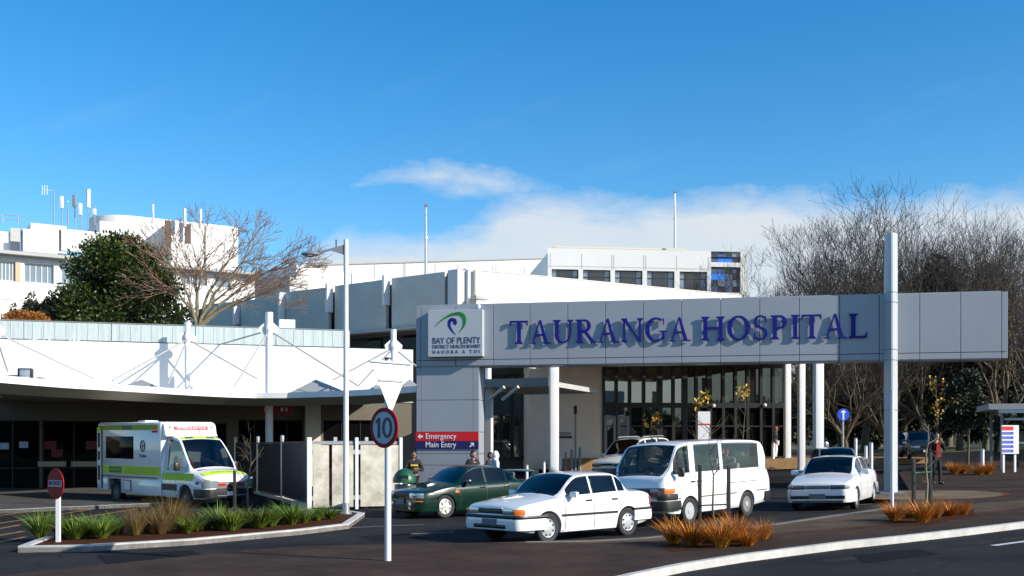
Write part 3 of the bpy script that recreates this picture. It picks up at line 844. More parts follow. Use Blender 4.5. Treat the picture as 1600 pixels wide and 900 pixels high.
    for c in text:
        if c == ' ': x += 0.34 * hL * sx; continue
        b = MB(T); letter_mesh(b, c, x, zL, hL, sx, yL, 0.04)
        fx, fz = (.5, .02) if c == 'O' else (.35, .5)
        b.tube([(x + GLY[c][0] * hL * sx * fx, yL + 0.03, zL + hL * fz), (x + GLY[c][0] * hL * sx * fx, 0.01, zL + hL * fz)], 0.012, 5)
        b.build('letter', M['letter'], root, world=True, smooth=0)
        x += (GLY[c][0] + sp_) * hL * sx
    # blade mast standing in front of the beam
    xm = U(1392, 600, -0.3)
    sec = [(0.00, -0.40), (-0.10, -0.24), (-0.165, -0.03), (-0.15, 0.02), (0.22, 0.02), (0.235, -0.05), (0.15, -0.26), (0.05, -0.39)]
    zt_m = 1.9 + (697 - 364) / F * 33.0
    mm = MB(T)
    rows = []
    gz = g(11.6, 33) + PH
    for z, k in ((gz, 1.0), (zt, 1.0), (zt + 0.8, 0.97), (zt + 1.3, 0.88), (zt + 1.6, 0.80), (zt_m, 0.70)):
        rows.append([(xm + (sx_ if sx_ > 0 else sx_ * k), (y if y > 0 else y * (0.5 + 0.5 * k)), z) for sx_, y in sec])
    mm.grid(rows, closed=True)
    mm.face(rows[-1])
    mm.build('blade_mast', mat('blade_mast_paint', (0.44, 0.46, 0.48), 0.4, var=0.04), root, world=True, smooth=30)
    rb = MB(T)
    for z in (zt + 0.02, zt - 0.28, zb + 0.3, zb - 0.02, 3.0):
        rb.grid([[(xm + sx_ * 1.04, y * 1.03, z + d) for sx_, y in sec] for d in (-0.012, 0.012)], closed=True)
    rb.build('mast_joint', M['greysteel'], root, world=True)
    bp = MB(T)
    bp.box((xm + 0.03, -0.15, gz + 0.02), (0.75, 0.75, 0.04)); bp.build('base_plate', M['greysteel'], root, world=True)
    return T
GT = gantry()
# ------------------------------------------------------------------ facade helper
def wall_grid(mb, x0, x1, z0, z1, holes, depth=0.15, y=0.0):
    """front sheet of a wall in the mb frame (facing -y) with recessed openings; holes = (xa, xb, za, zb)"""
    xs = sorted({x0, x1, *[h[0] for h in holes], *[h[1] for h in holes]})
    zs = sorted({z0, z1, *[h[2] for h in holes], *[h[3] for h in holes]})
    for a, b in zip(xs, xs[1:]):
        for c, d in zip(zs, zs[1:]):
            mx_, mz = (a + b) / 2, (c + d) / 2
            if not any(h[0] < mx_ < h[1] and h[2] < mz < h[3] for h in holes):
                mb.face([(a, y, c), (b, y, c), (b, y, d), (a, y, d)])
    for a, b, c, d in holes:
        k = y + depth
        mb.face([(a, y, c), (a, k, c), (b, k, c), (b, y, c)]); mb.face([(a, y, d), (b, y, d), (b, k, d), (a, k, d)])
        mb.face([(a, y, c), (a, y, d), (a, k, d), (a, k, c)]); mb.face([(b, y, c), (b, k, c), (b, k, d), (b, y, d)])
def shell(mb, x0, x1, z0, z1, D, y=0.0, roof=True):
    """sides, back and roof behind a wall_grid front"""
    mb.face([(x0, y, z0), (x0, y, z1), (x0, y + D, z1), (x0, y + D, z0)])
    mb.face([(x1, y, z0), (x1, y + D, z0), (x1, y + D, z1), (x1, y, z1)])
    mb.face([(x0, y + D, z0), (x0, y + D, z1), (x1, y + D, z1), (x1, y + D, z0)])
    if roof: mb.face([(x0, y, z1), (x1, y, z1), (x1, y + D, z1), (x0, y + D, z1)])
def window(parent, T, x0, x1, z0, z1, y, glass, frame='frame', mull=(), trans=(), fw=0.05, name='window'):
    """frame mesh as the part, glass pane as its sub-part"""
    f = MB(T)
    for a, b, c, d in ((x0, x1, z0, z0 + fw), (x0, x1, z1 - fw, z1), (x0, x0 + fw, z0 + fw, z1 - fw), (x1 - fw, x1, z0 + fw, z1 - fw)):
        f.box(((a + b) / 2, y, (c + d) / 2), (b - a, 0.06, d - c))
    for m in mull: f.box((m, y - 0.003, (z0 + z1) / 2), (fw * .9, 0.06, z1 - z0 - 2 * fw))
    for t in trans: f.box(((x0 + x1) / 2, y - 0.006, t), (x1 - x0 - 2 * fw, 0.06, fw * .9))
    fo = f.build(name, M[frame], parent, world=True, smooth=0)
    p = MB(T); p.box(((x0 + x1) / 2, y + 0.02, (z0 + z1) / 2), (x1 - x0 - fw, 0.012, z1 - z0 - fw))
    po = p.build('pane', M[glass], None, smooth=0)
    po.parent = fo; po.data.transform(TM[parent.name].inverted())
    return fo

# ------------------------------------------------------------------ emergency wing (left, under and above the canopy)
def emergency_wing():
    p0 = V3((-20.7 - 12, 44 - 0.297 * 12, 0)); slope = 0.297
    p1 = V3((p0.x + 40, p0.y + 40 * slope, 0))
    T = frame2(p0, p1)
    root = thing('emergency_wing', 'low white emergency wing with pale metal parapet behind the cable-stayed canopy', 'building', Matrix.Translation((p0.x, p0.y, 0)))
    X = lambda u, v=600, y=0.0: onplane(T, u, v, y)[0]
    xe = X(645, 590); zt = 6.22
    # ground floor wall (under the canopy) with dark glazing
    b = MB(T)
    holes = [(X(-70), X(62), 0.15, 2.95), (X(66), X(210), 0.15, 2.95), (X(225), X(355), 0.9, 2.9),
             (X(372, 670), X(474, 670), 0.9, 3.05), (X(505, 670), X(622, 670), 0.9, 3.05)]
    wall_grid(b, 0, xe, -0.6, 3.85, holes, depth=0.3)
    b.build('ground_floor_wall', mat('shade_toned_plaster_wall', (0.14, 0.122, 0.09), 0.8, var=0.1), root, world=True, smooth=0)  # cream plaster darkened to brown, canopy shade put into its colour
    for i, (a, c, z0, z1) in enumerate(holes):
        n = 3 if i < 3 else 4
        window(root, T, a, c, z0, z1, 0.2, 'glass_black', mull=[a + (c - a) * k / n for k in range(1, n)], trans=(z0 + 0.85,) if i < 2 else ())
    u = MB(T)
    wall_grid(u, 0, xe, 3.85, zt, [], y=-0.05); shell(u, 0, xe, -0.6, zt, 14, y=-0.05)
    u.build('upper_wall', M['white'], root, world=True, smooth=0)
    # pilaster
    pl = MB(T); xa, xb = X(476, 660), X(500, 660); pl.box(((xa + xb) / 2, -0.15, 1.6), (xb - xa, 0.3, 4.3)); pl.build('pilaster', M['cream'], root, world=True, smooth=0)
    # parapet of pale ribbed metal, panel by panel
    xr = X(547, 530); pp = MB(T)
    k = 0.0; step = 3.35
    while k < xr - 0.1:
        e = min(k + step, xr)
        pp.box(((k + e) / 2, 0.02, (zt + 6.98) / 2 + 0.02), (e - k - 0.03, 0.06, 6.98 - zt - 0.05))
        x = k + 0.35
        while x < e - 0.1:
            pp.box((x, -0.018, (zt + 6.98) / 2 + 0.02), (0.02, 0.012, 6.9 - zt)); x += 0.42
        k = e
    po = pp.build('parapet', mat('pale_green_metal', (0.50, 0.57, 0.56), 0.5, metal=0.1, var=0.2, vscale=1.5, stretch=(6, 6, 0.4)), root, world=True, smooth=0)
    cp = MB(T); cp.box((xr / 2, 0.02, 7.01), (xr, 0.12, 0.03)); cp.build('parapet_capping', M['greysteel'], root, world=True, smooth=0)
    # duct and vents on the right end of the roof
    d = MB(T); xa, xb = X(437, 512), X(462, 512); d.box(((xa + xb) / 2, 0.6, 7.15), (xb - xa, 0.8, 0.55)); d.build('roof_vent', M['offwhite'], root, world=True, smooth=0)
    # notices and counters inside the doors
    nt_ = MB(T)
    for u0, u1, v0, v1 in ((68, 88, 689, 702), (80, 98, 702, 714), (134, 152, 689, 702)):
        xa, z1 = onplane(T, u0, v0, 0.15); xb, z0 = onplane(T, u1, v1, 0.15)
        nt_.box(((xa + xb) / 2, 0.14, (z0 + z1) / 2), (xb - xa, 0.01, z1 - z0))
    build_split(nt_, 'poster', mat('faded_red_poster', (0.16, 0.03, 0.035), 0.7), root)
    wn = MB(T)
    for u0, u1, v0, v1 in ((0, 14, 692, 702), (30, 44, 690, 700)):
        xa, z1 = onplane(T, u0, v0, 0.15); xb, z0 = onplane(T, u1, v1, 0.15)
        wn.box(((xa + xb) / 2, 0.14, (z0 + z1) / 2), (xb - xa, 0.01, z1 - z0))
    build_split(wn, 'notice', M['signgrey'], root)
    rl = MB(T)
    for u0, u1 in ((59, 103), (111, 152)):
        xa, z1 = onplane(T, u0, 721, -0.1); xb, z0 = onplane(T, u1, 729, -0.1)
        rl.box(((xa + xb) / 2, -0.05, (z0 + z1) / 2), (xb - xa, 0.06, z1 - z0))
    build_split(rl, 'door_rail', mat('timber_rail', (0.42, 0.36, 0.25), 0.6), root)
    return T
EW = emergency_wing()

# ------------------------------------------------------------------ canopy over the ambulance bay
def canopy():
    ed = [(-200, -118), (-60, -104), (50, -95), (100, -91), (200, -85), (300, -79), (360, -76), (400, -75), (450, -75), (525, -77), (590, -80), (650, -84)]
    zb = 3.75
    pts = []
    for u, dv in ed:
        Y = (zb - EYE) * F / -dv
        pts.append(V3(((u - 800) / F * Y, Y, 0)))
    root = thing('entrance_canopy', 'wide white canopy roof over the ambulance bay hung on white masts and cables', 'canopy', Matrix.Translation((pts[5].x, pts[5].y, 0)))
    back = [EW @ V3((x, -0.08, 0)) for x in [3 + i * 2.6 for i in range(len(pts))]]
    xs = [(EW.inverted() @ p).x for p in pts]
    back = [EW @ V3((max(0.2, min(x, 37.5)), -0.08, 0)) for x in xs]
    mb = MB()
    def row(off, z): 
        out = []
        for i, p in enumerate(pts):
            d = (pts[min(i + 1, len(pts) - 1)] - pts[max(i - 1, 0)]).normalized(); n = V3((-d.y, d.x, 0))
            q = p + n * off; q.z = z; out.append(q)
        return out
    bk0 = [V3((p.x, p.y, zb - 0.02)) for p in back]; bk1 = [V3((p.x, p.y, zb + 0.30)) for p in back]
    mb.grid([row(0.9, zb + 0.24), row(0, zb + 0.22), row(0, zb)])
    mb.grid([bk1, row(0.9, zb + 0.24)])
    mb.build('roof_slab', M['white'], root, world=True, smooth=0)
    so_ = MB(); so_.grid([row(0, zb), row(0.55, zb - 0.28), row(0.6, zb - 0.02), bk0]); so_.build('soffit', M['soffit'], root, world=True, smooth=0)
    ends = MB()
    for i in (0, -1):
        ends.face([row(0, zb)[i], row(0, zb + 0.22)[i], bk1[i], bk0[i]])
    ends.build('end_panel', M['white'], root, world=True, smooth=0)
    # pyramid rooflights
    for u, v0, v1, wpx, Y in ((62, 576, 592, 92, 40), (221, 582, 600, 84, 43), (494, 586, 608, 92, 45), (588, 592, 604, 40, 44), (640, 586, 602, 40, 42)):
        c = at(u, v1, Y); hh = (v1 - v0) / F * Y; hw = wpx / F * Y / 2
        z = zb + 0.28; pb = MB(); apex = (c.x, c.y, z + hh + 0.05)
        a = R(17); q = [V3((c.x, c.y, z)) + Matrix.Rotation(a, 3, 'Z') @ V3((sx * hw, sy * hw, 0)) for sx, sy in ((-1, -1), (1, -1), (1, 1), (-1, 1))]
        for i in range(4): pb.face([q[i], q[(i + 1) % 4], apex])
        pb.build('rooflight', M['skylight'], root, world=True, smooth=0)
    dm = MB(); c = at(182, 608, 39.0); dm.ball(c, (0.42, 0.3, 0.16)); dm.build('dome_vent', mat('grey_dome', (0.45, 0.47, 0.48), 0.4), root, world=True)
    # masts, head plates, stay cables
    tops = {}
    for u, vt, Y, zfoot, wpx in ((-8, 488, 39.5, zb, 9), (293, 503, 45.2, zb, 9), (420.5, 488, 43.6, g(-9.7, 43.6), 12), (615, 515, 43.2, zb, 9)):
        p = at(u, vt, Y); r = wpx / F * Y / 2
        m_ = MB(); m_.tube([(p.x, p.y, zfoot - (0.05 if zfoot < 3 else 0)), (p.x, p.y, p.z)], r, 12)
        mo = m_.build('mast', M['pole'], root, world=True)
        h = MB(); hz = p.z - 0.62
        d1 = V3((1, 0.25, 0)).normalized()
        for sgn in (-1, 1):
            a = V3((p.x, p.y, hz)) + d1 * sgn * r
            h.prism([a + V3((0, -0.03, 0.22)), a + d1 * sgn * 0.24 + V3((0, -0.03, 0.0)), a + d1 * sgn * 0.20 + V3((0, -0.03, -0.18)), a + V3((0, -0.03, -0.30))], (0, 0.06, 0))
        h.ball((p.x, p.y - r * 1.0, hz), (0.10, 0.05, 0.17)); 
        ho = h.build('head_plate', M['pole'], None); ho.parent = mo; ho.data.transform(TM[root.name].inverted())
        tops[u] = V3((p.x, p.y, hz - 0.1))
    cb = [(-8, (148, 592), 42.5), (-8, (12, 580), 41.0), (293, (175, 595), 41.0), (293, (402, 592), 45.2), (293, (262, 600), 41.0),
          (420.5, (338, 540), 46.6), (420.5, (366, 604), 42.0), (420.5, (560, 603), 43.0), (615, (520, 594), 42.4), (615, (650, 572), 44.8), (615, (560, 603), 43.0)]
    for k, (uu, vv), Y in cb:
        t = tops[k]; e = at(uu, vv, Y); e.z = max(e.z, zb + 0.25)
        c = MB(); c.tube([t, e], 0.034, 6); c.build('stay_cable', M['cable'], root, world=True)
    return root
canopy()

# ------------------------------------------------------------------ hall with grey concrete fins (middle)
def hall():
    c0 = at(722, 424, 60.0)                      # corner
    def plan(u, Y): return V3(((u - 800) / F * Y, Y, 0))
    pl = plan(300, 75.0)
    TL = frame2(pl, c0)                          # left face, x runs towards the corner
    root = thing('assembly_hall', 'hall with sloping grey concrete panels split by fins and a bright white side wall', 'building', Matrix.Translation((c0.x, c0.y, 0)))
    Lx = (V3((c0.x, c0.y, 0)) - pl).length
    X = lambda u, v, y=0.0: onplane(TL, u, v, y)
    ptop = [(318, 475), (371, 470), (436, 465), (447, 456), (511, 448), (524, 446), (601, 437), (611, 435), (694, 424.5)]
    pan = MB(TL)
    for (u0, v0), (u1, v1) in (((318, 476), (369, 471)), ((376, 470), (440, 464)), ((447, 456.5), (513, 448.5)), ((523, 446.5), (603, 436.5)), ((612, 435), (695, 424.5))):
        x0, z0 = X(u0, v0); x1, z1 = X(u1, v1)
        zb = 8.7
        pan.prism([(x0, 0, zb), (x1, 0, zb), (x1, 0, z1), (x0, 0, z0)], (0, 0.25, 0))
    pan.build('concrete_panels', M['panel'], root, world=True, smooth=0, kind=None)['label'] = 'grey concrete wall panels'
    fins = MB(TL)
    for u, vt in ((309, 478), (373, 469), (444, 460), (518, 447), (607, 434)):
        x, z = X(u, vt)
        fins.box((x - 0.05, -0.15, z - 0.75), (0.16, 0.5, 1.7))
    build_split(fins, 'white_fin', M['white'], root)
    slot = MB(TL)
    x, z = X(700, 424); slot.box((x, 0.5, 10.0), (0.5, 0.6, 3.2)); 
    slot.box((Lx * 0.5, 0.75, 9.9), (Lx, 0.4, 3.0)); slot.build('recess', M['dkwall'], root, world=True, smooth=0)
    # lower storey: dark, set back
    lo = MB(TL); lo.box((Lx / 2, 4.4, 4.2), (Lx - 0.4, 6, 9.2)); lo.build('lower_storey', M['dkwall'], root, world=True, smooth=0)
    so_ = MB(TL); so_.box((Lx / 2, 1.0, 8.66), (Lx, 2.4, 0.12)); so_.build('overhang_soffit', M['grey_wall'], root, world=True, smooth=0)
    ws = MB(TL)
    for u in (585, 640): 
        xx, _ = X(u, 520, 1.3); ws.box((xx, 1.33, 7.6), (1.1, 0.1, 1.6))
    build_split(ws, 'lower_window', M['glass_black'], root)
    # corner pillars
    cp = MB(TL); x0, _ = X(706, 430); x1, zt = X(721.5, 421.5); cp.box(((x0 + x1) / 2, 0.0, (zt + 6) / 2), (x1 - x0, 0.7, zt - 6)); cp.build('corner_pillar', mat('pale_grey_pillar', (0.55, 0.57, 0.57), 0.6), root, world=True, smooth=0)
    # white side wall going back to the right
    pr = plan(1158, 72.0); cR = plan(727, 60.3)
    TR = frame2(cR, pr); LR = (pr - cR).length
    w_ = MB(TR)
    xa, za = onplane(TR, 728, 421.5); xb, zb_ = onplane(TR, 1157, 462)
    w_.prism([(0, 0, 7.3), (LR, 0, 7.3), (LR, 0, zb_), (0, 0, za)], (0, 0.4, 0))
    w_.box((0.28, -0.14, za / 2 + 3.7), (0.5, 0.3, za - 7.44))
    w_.build('side_wall', M['white'], root, world=True, smooth=0)
    jo = MB(TR)
    for u in (900, 1140):
        x, _ = onplane(TR, u, 440); zz = za + (zb_ - za) * x / LR; jo.box((x, -0.004, (zz + 7.3) / 2), (0.035, 0.01, zz - 7.4))
    jo.build('wall_joint', M['offwhite'], root, world=True, smooth=0)
    cpg = MB(TR); cpg.prism([(0, -0.05, za + 0.01), (LR, -0.05, zb_ + 0.01), (LR, -0.05, zb_ + 0.06), (0, -0.05, za + 0.06)], (0, 0.5, 0)); cpg.build('wall_capping', M['tan'] if False else M['cream'], root, world=True, smooth=0)
    dp = MB(TR); x, z = onplane(TR, 738, 440, -0.25); dp.tube([(x + .05, -0.45, 8.4), (x + .05, -0.45, za - 0.05)], 0.09, 10); dp.build('downpipe', mat('tan_pipe', (0.50, 0.45, 0.36), 0.5), root, world=True)
    q = onplane(TR, 745, 466, -0.5); fl = MB(TR); fl.box((q[0] + 0.1, -0.7, q[1]), (0.85, 0.5, 0.22), bev=0.03); fl.box((q[0] + .1, -0.3, q[1] - .05), (0.12, 0.6, 0.1)); fl.build('floodlight', M['grey_wall'], root, world=True)
    # body behind both faces
    bd = MB(); A = TL @ V3((0.3, 1.2, 0)); B = TL @ V3((Lx - 0.6, 1.2, 0)); Cc = TR @ V3((LR - .3, 0.9, 0)); D = V3((A.x + 18, A.y + 22, 0))
    bd.prism([(p.x, p.y, 8.9) for p in (A, B, Cc, D)], (0, 0, 0.8)); bd.build('roof', M['offwhite'], root, world=True, smooth=0)
    # white roof light monitor behind the panels
    mo = MB(); Ym = 80.0
    a = at(463, 431, Ym - 3); b_ = at(640, 428, Ym + 5); zt = at(480, 424.5, Ym).z
    Tm = frame2(a, b_); Lm = (V3((b_.x, b_.y, 0)) - V3((a.x, a.y, 0))).length
    mo.T = Tm; mo.prism([(0, 0, 9.5), (Lm, 0, 9.5), (Lm, 0, zt - 0.9), (Lm * .55, 0, zt), (0, 0, zt)], (0, 5, 0)); mo.build('roof_monitor', M['white'], root, world=True, smooth=0)
    gb = MB(); a = at(398, 455, 77); b_ = at(464, 455, 75.5); gb.T = frame2(a, b_); zt = at(430, 433, 76).z
    gb.box((1.5, 1.2, (zt + 9) / 2), (3.0, 2.4, zt - 9)); gb.build('plant_box', M['grey_wall'], root, world=True, smooth=0)
hall()

# ------------------------------------------------------------------ entrance block: cream wall + curtain wall
def entrance_block():
    Yg = 62.0
    a = at(826, 640, 61.0); b = at(943, 640, Yg); c = at(1228, 640, 63.0)
    T = frame2(a, b); T2 = frame2(b, c)
    root = thing('entrance_block', 'main entrance block with cream wall and tall dark-framed glass curtain wall under the sign', 'building', Matrix.Translation((a.x, a.y, 1)))
    L1 = (b - a).length; L2 = (V3((c.x, c.y, 0)) - V3((b.x, b.y, 0))).length
    w_ = MB(T); zt = 6.9
    w_.box((L1 / 2, 4.0, zt / 2 + 0.3), (L1, 8, zt - 0.6)); w_.build('cream_wall', M['cream'], root, world=True, smooth=0)
    # glazed recess on the left of the cream wall
    x0, _ = onplane(T, 735, 640)
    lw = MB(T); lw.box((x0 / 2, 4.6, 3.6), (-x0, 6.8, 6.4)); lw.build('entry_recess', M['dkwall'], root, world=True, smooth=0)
    for u0, u1 in ((753, 800), (800, 826)):
        xa, _ = onplane(T, u0 + 1, 640, 1.1); xb, _ = onplane(T, u1 - 1, 640, 1.1)
        window(root, T, xa, xb, 1.2, 6.0, 1.1, 'glass_wall_dk', mull=(xa + (xb - xa) * .55,), trans=(3.4,), fw=0.09)
    # curtain wall
    zb, zh = 1.2, 6.9
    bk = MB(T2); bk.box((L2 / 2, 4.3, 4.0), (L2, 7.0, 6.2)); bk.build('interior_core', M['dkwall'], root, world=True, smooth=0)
    us = [943, 963, 984, 1006, 1031, 1052, 1070, 1088, 1108, 1130, 1149, 1168, 1189, 1208, 1227]
    xs = [onplane(T2, u, 610)[0] for u in us]; ztr = onplane(T2, 1000, 633)[1]; ztop = onplane(T2, 1000, 570)[1] + 0.02
    for i, (x0_, x1_) in enumerate(zip(xs, xs[1:])):
        pale = i < 6
        up = MB(T2); up.box(((x0_ + x1_) / 2, 0.10, (ztr + ztop) / 2), (x1_ - x0_ - 0.02, 0.02, ztop - ztr)); up.build('pane', M['glass_wall' if pale else 'glass_wall_dk'], root, world=True, smooth=0)
        lo = MB(T2); lo.box(((x0_ + x1_) / 2, 0.10, (ztr + zb) / 2), (x1_ - x0_ - 0.02, 0.02, ztr - zb - 0.02)); lo.build('pane', M['glass_wall_dk' if pale else 'glass_black'], root, world=True, smooth=0)
    fr = MB(T2)
    for i, x in enumerate(xs):
        wd = 0.30 if i in (4, 6, 8) else 0.16
        fr.box((x, 0.02, (zb + ztop) / 2), (wd, 0.2, ztop - zb))
    fr.box((L2 / 2, 0.0, ztr), (L2, 0.14, 0.28)); fr.box((L2 / 2, 0.0, zb + 0.06), (L2, 0.14, 0.12)); fr.box((L2 / 2, 0.0, ztr - 1.2), (L2, 0.13, 0.07)); fr.box((L2 / 2, 0.0, ztop), (L2, 0.16, 0.3))
    fr.build('curtain_wall_frame', M['frame'], root, world=True, smooth=0)
    # doors at the left of the curtain wall
    for i, (u0, u1) in enumerate(((944, 962), (965, 983))):
        xa, xb = onplane(T2, u0, 680)[0], onplane(T2, u1, 680)[0]
        d = MB(T2); zdt = onplane(T2, 950, 650)[1]
        for q in ((xa, xa + .15), (xb - .15, xb)): d.box(((q[0] + q[1]) / 2, -0.05, (zb + zdt) / 2), (.15, .08, zdt - zb))
        d.box(((xa + xb) / 2, -0.05, zdt - .1), (xb - xa - .3, .075, .2)); d.box(((xa + xb) / 2, -0.05, zb + .2), (xb - xa - .3, .075, .4))
        do = d.build('door', mat('grey_door', (0.20, 0.22, 0.23), 0.5), root, world=True, smooth=0)
        p = MB(T2); p.box(((xa + xb) / 2, -0.04, (zb + .4 + zdt - .2) / 2), (xb - xa - .3, .02, zdt - zb - .6)); po = p.build('pane', M['glass_blue' if i else 'glass_off'], None, smooth=0); po.parent = do; po.data.transform(TM[root.name].inverted())
    # roof and the deep soffit that shades the wall
    rf = MB(T2); rf.box((L2 / 2 - 3, 3.2, ztop + 0.38), (L2 + 8, 8.2, 0.5)); rf.build('roof', M['offwhite'], root, world=True, smooth=0)
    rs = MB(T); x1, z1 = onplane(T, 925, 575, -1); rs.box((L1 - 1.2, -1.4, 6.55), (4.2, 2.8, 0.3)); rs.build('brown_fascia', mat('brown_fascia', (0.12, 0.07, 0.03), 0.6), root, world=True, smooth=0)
    # lamps in the glazing
    lm = MB(T2)
    for u, v in ((1115, 634), (1195, 633)):
        x, z = onplane(T2, u, v, -0.2); lm.ball((x, -0.22, z), 0.11)
    build_split(lm, 'wall_lamp', M['signwhite'], root, 40)
    # small wall sign on the cream wall
    sg = MB(T)
    x0_, z1_ = onplane(T, 872, 681, -0.03); x1_, z0_ = onplane(T, 894, 685, -0.03); sg.box(((x0_ + x1_) / 2, -0.03, (z0_ + z1_) / 2), (x1_ - x0_, 0.04, z1_ - z0_))
    so_ = sg.build('wall_sign', mat('mauve_sign', (0.06, 0.055, 0.13), 0.5), root, world=True, smooth=0)
    s2 = MB(T); x0_, z1_ = onplane(T, 873, 675, -0.03); x1_, z0_ = onplane(T, 892, 680, -0.03); s2.box(((x0_ + x1_) / 2, -0.03, (z0_ + z1_) / 2), (x1_ - x0_, 0.04, z1_ - z0_)); s2.build('wall_sign', mat('grey_mauve_sign', (0.26, 0.25, 0.29), 0.5), root, world=True, smooth=0)
entrance_block()

def small_canopy():
    """low glass-edged roof between the sign column and the cream wall"""
    Y = 44.0
    a = at(752, 600, Y); b = at(856, 590, Y - 1.0); T = frame2(a, b); L = (V3((b.x, b.y, 0)) - V3((a.x, a.y, 0))).length
    z0 = at(760, 605, Y).z
    root = thing('porch_roof', 'small grey porch roof on brackets between the sign column and the cream wall', 'roof', Matrix.Translation((a.x, a.y, 0)))
    s = MB(T); s.box((L / 2 - .3, 3.5, z0 + 0.12), (L + .6, 7.0, 0.2)); s.build('roof_slab', M['grey_wall'], root, world=True, smooth=0)
    f = MB(T); f.box((L / 2 - .3, -0.04, z0 + 0.15), (L + .7, 0.08, 0.34)); f.build('fascia', mat('porch_fascia', (0.10, 0.12, 0.13), 0.45), root, world=True, smooth=0)
    p = MB(T)
    x, z = onplane(T, 757, 640); p.box((x, 0.5, z0 / 2), (0.26, 0.26, z0)); p.build('post', M['cream'], root, world=True, smooth=0)
    q = MB(T); q.tube([(x + .1, 0.2, z0 - .5), (x + .9, -0.1, z0 - 0.02)], 0.07, 8); q.tube([(x + .7, 0.2, z0 - .5), (x + 1.5, -0.1, z0 - 0.02)], 0.07, 8); q.build('bracket', M['cream'], root, world=True)
    l = MB(T); x2, z2 = onplane(T, 757, 580); l.tube([(x2, 0.4, z0 + .2), (x2, 0.4, z2 + .2)], 0.13, 10); l.build('roof_pipe', M['pole'], root, world=True)
small_canopy()

# ------------------------------------------------------------------ far ward block with blue bay
def back_offices():
    Y0, Y1 = 90.5, 92.5
    a = at(856, 395, Y0); b = at(1165, 390, Y1); T = frame2(a, b); L = (V3((b.x, b.y, 0)) - V3((a.x, a.y, 0))).length
    root = thing('ward_block', 'pale ward block beyond the hall with square dark windows and a blue patchwork bay', 'building', Matrix.Translation((a.x, a.y, 1.5)))
    X = lambda u, v=430: onplane(T, u, v)[0]
    zt = onplane(T, 900, 396)[1]; zw1 = onplane(T, 900, 421)[1]; zw0 = zw1 - 2.6
    us = [(862, 904), (911, 954), (961, 1004), (1011, 1054), (1062, 1105)]
    holes = [(X(p), X(q), zw0, zw1) for p, q in us] + [(X(1111), X(1157), onplane(T, 1130, 410)[1], onplane(T, 1130, 393)[1]), (X(1111), X(1157), onplane(T, 1130, 457)[1], onplane(T, 1130, 417)[1])]
    b_ = MB(T); wall_grid(b_, 0, L, 0, zt, holes, depth=0.35); shell(b_, 0, L, 0, zt, 16); b_.build('wall', M['offwhite'], root, world=True, smooth=0)
    jo = MB(T)
    for u in (860, 909, 956, 959, 1006, 1009, 1057, 1107): jo.box((X(u), -0.004, (zw1 + zt) / 2), (0.06, 0.01, zt - zw1 - 0.1))
    jo.box((L * .4, -0.006, zw1 + 0.25), (L * .8, 0.01, 0.05)); jo.build('cladding_joint', M['grey_wall'], root, world=True, smooth=0)
    for (x0, x1, z0, z1) in holes[:5]:
        w3 = (x1 - x0)
        window(root, T, x0, x1, z0, z1, 0.28, 'glass_blue', mull=(x0 + w3 * .22, x0 + w3 * .78), trans=(z1 - .6,), fw=0.07)
        d = MB(T); d.box((x0 + w3 * .5, 0.262, (z0 + z1) / 2), (w3 * .54, 0.03, z1 - z0 - .2)); d.build('dark_pane', M['glass_off'], root, world=True, smooth=0)
    random.seed(5)
    for (x0, x1, z0, z1), rows in ((holes[5], 2), (holes[6], 4)):
        cols = 4; 
        for r in range(rows):
            for c in range(cols):
                key = {(2, 0, 1): 'panel_blue', (2, 0, 2): 'panel_blue', (4, 2, 0): 'panel_blue', (4, 2, 1): 'panel_blue'}.get((rows, r, c))
                key = key or random.choice(['glass_off', 'panel_sl', 'glass_off', 'glass_blue', 'panel_sl'])
                px0, px1 = x0 + (x1 - x0) * c / cols, x0 + (x1 - x0) * (c + 1) / cols; pz0, pz1 = z0 + (z1 - z0) * r / rows, z0 + (z1 - z0) * (r + 1) / rows
                p = MB(T); p.box(((px0 + px1) / 2, 0.22, (pz0 + pz1) / 2), (px1 - px0 - .02, 0.05, pz1 - pz0 - .02)); p.build('bay_panel', M[key], root, world=True, smooth=0)
    rb = MB(T); x0, z1 = onplane(T, 867, 387.5, 2); x1, _ = onplane(T, 1068, 385, 2)
    rb.box(((x0 + x1) / 2, 4, (zt + z1) / 2), (x1 - x0, 4, z1 - zt)); rb.build('roof_plant', M['offwhite'], root, world=True, smooth=0)
    ro = MB(T); ro.box(((x0 + x1) / 2, 3.9, z1 + 0.05), (x1 - x0 + .2, 4.4, 0.14)); ro.box((x0 + .3, 1.9, (zt + z1) / 2), (.2, .2, z1 - zt)); ro.build('plant_roof', mat('cream_capping', (0.62, 0.58, 0.46), 0.6), root, world=True, smooth=0)
    sh = MB(T); sh.box(((x0 + x1) / 2 - .3, 1.985, z1 - .32), (x1 - x0 - 1.2, .03, .35)); sh.build('louvre', M['grey_wall'], root, world=True, smooth=0)
back_offices()
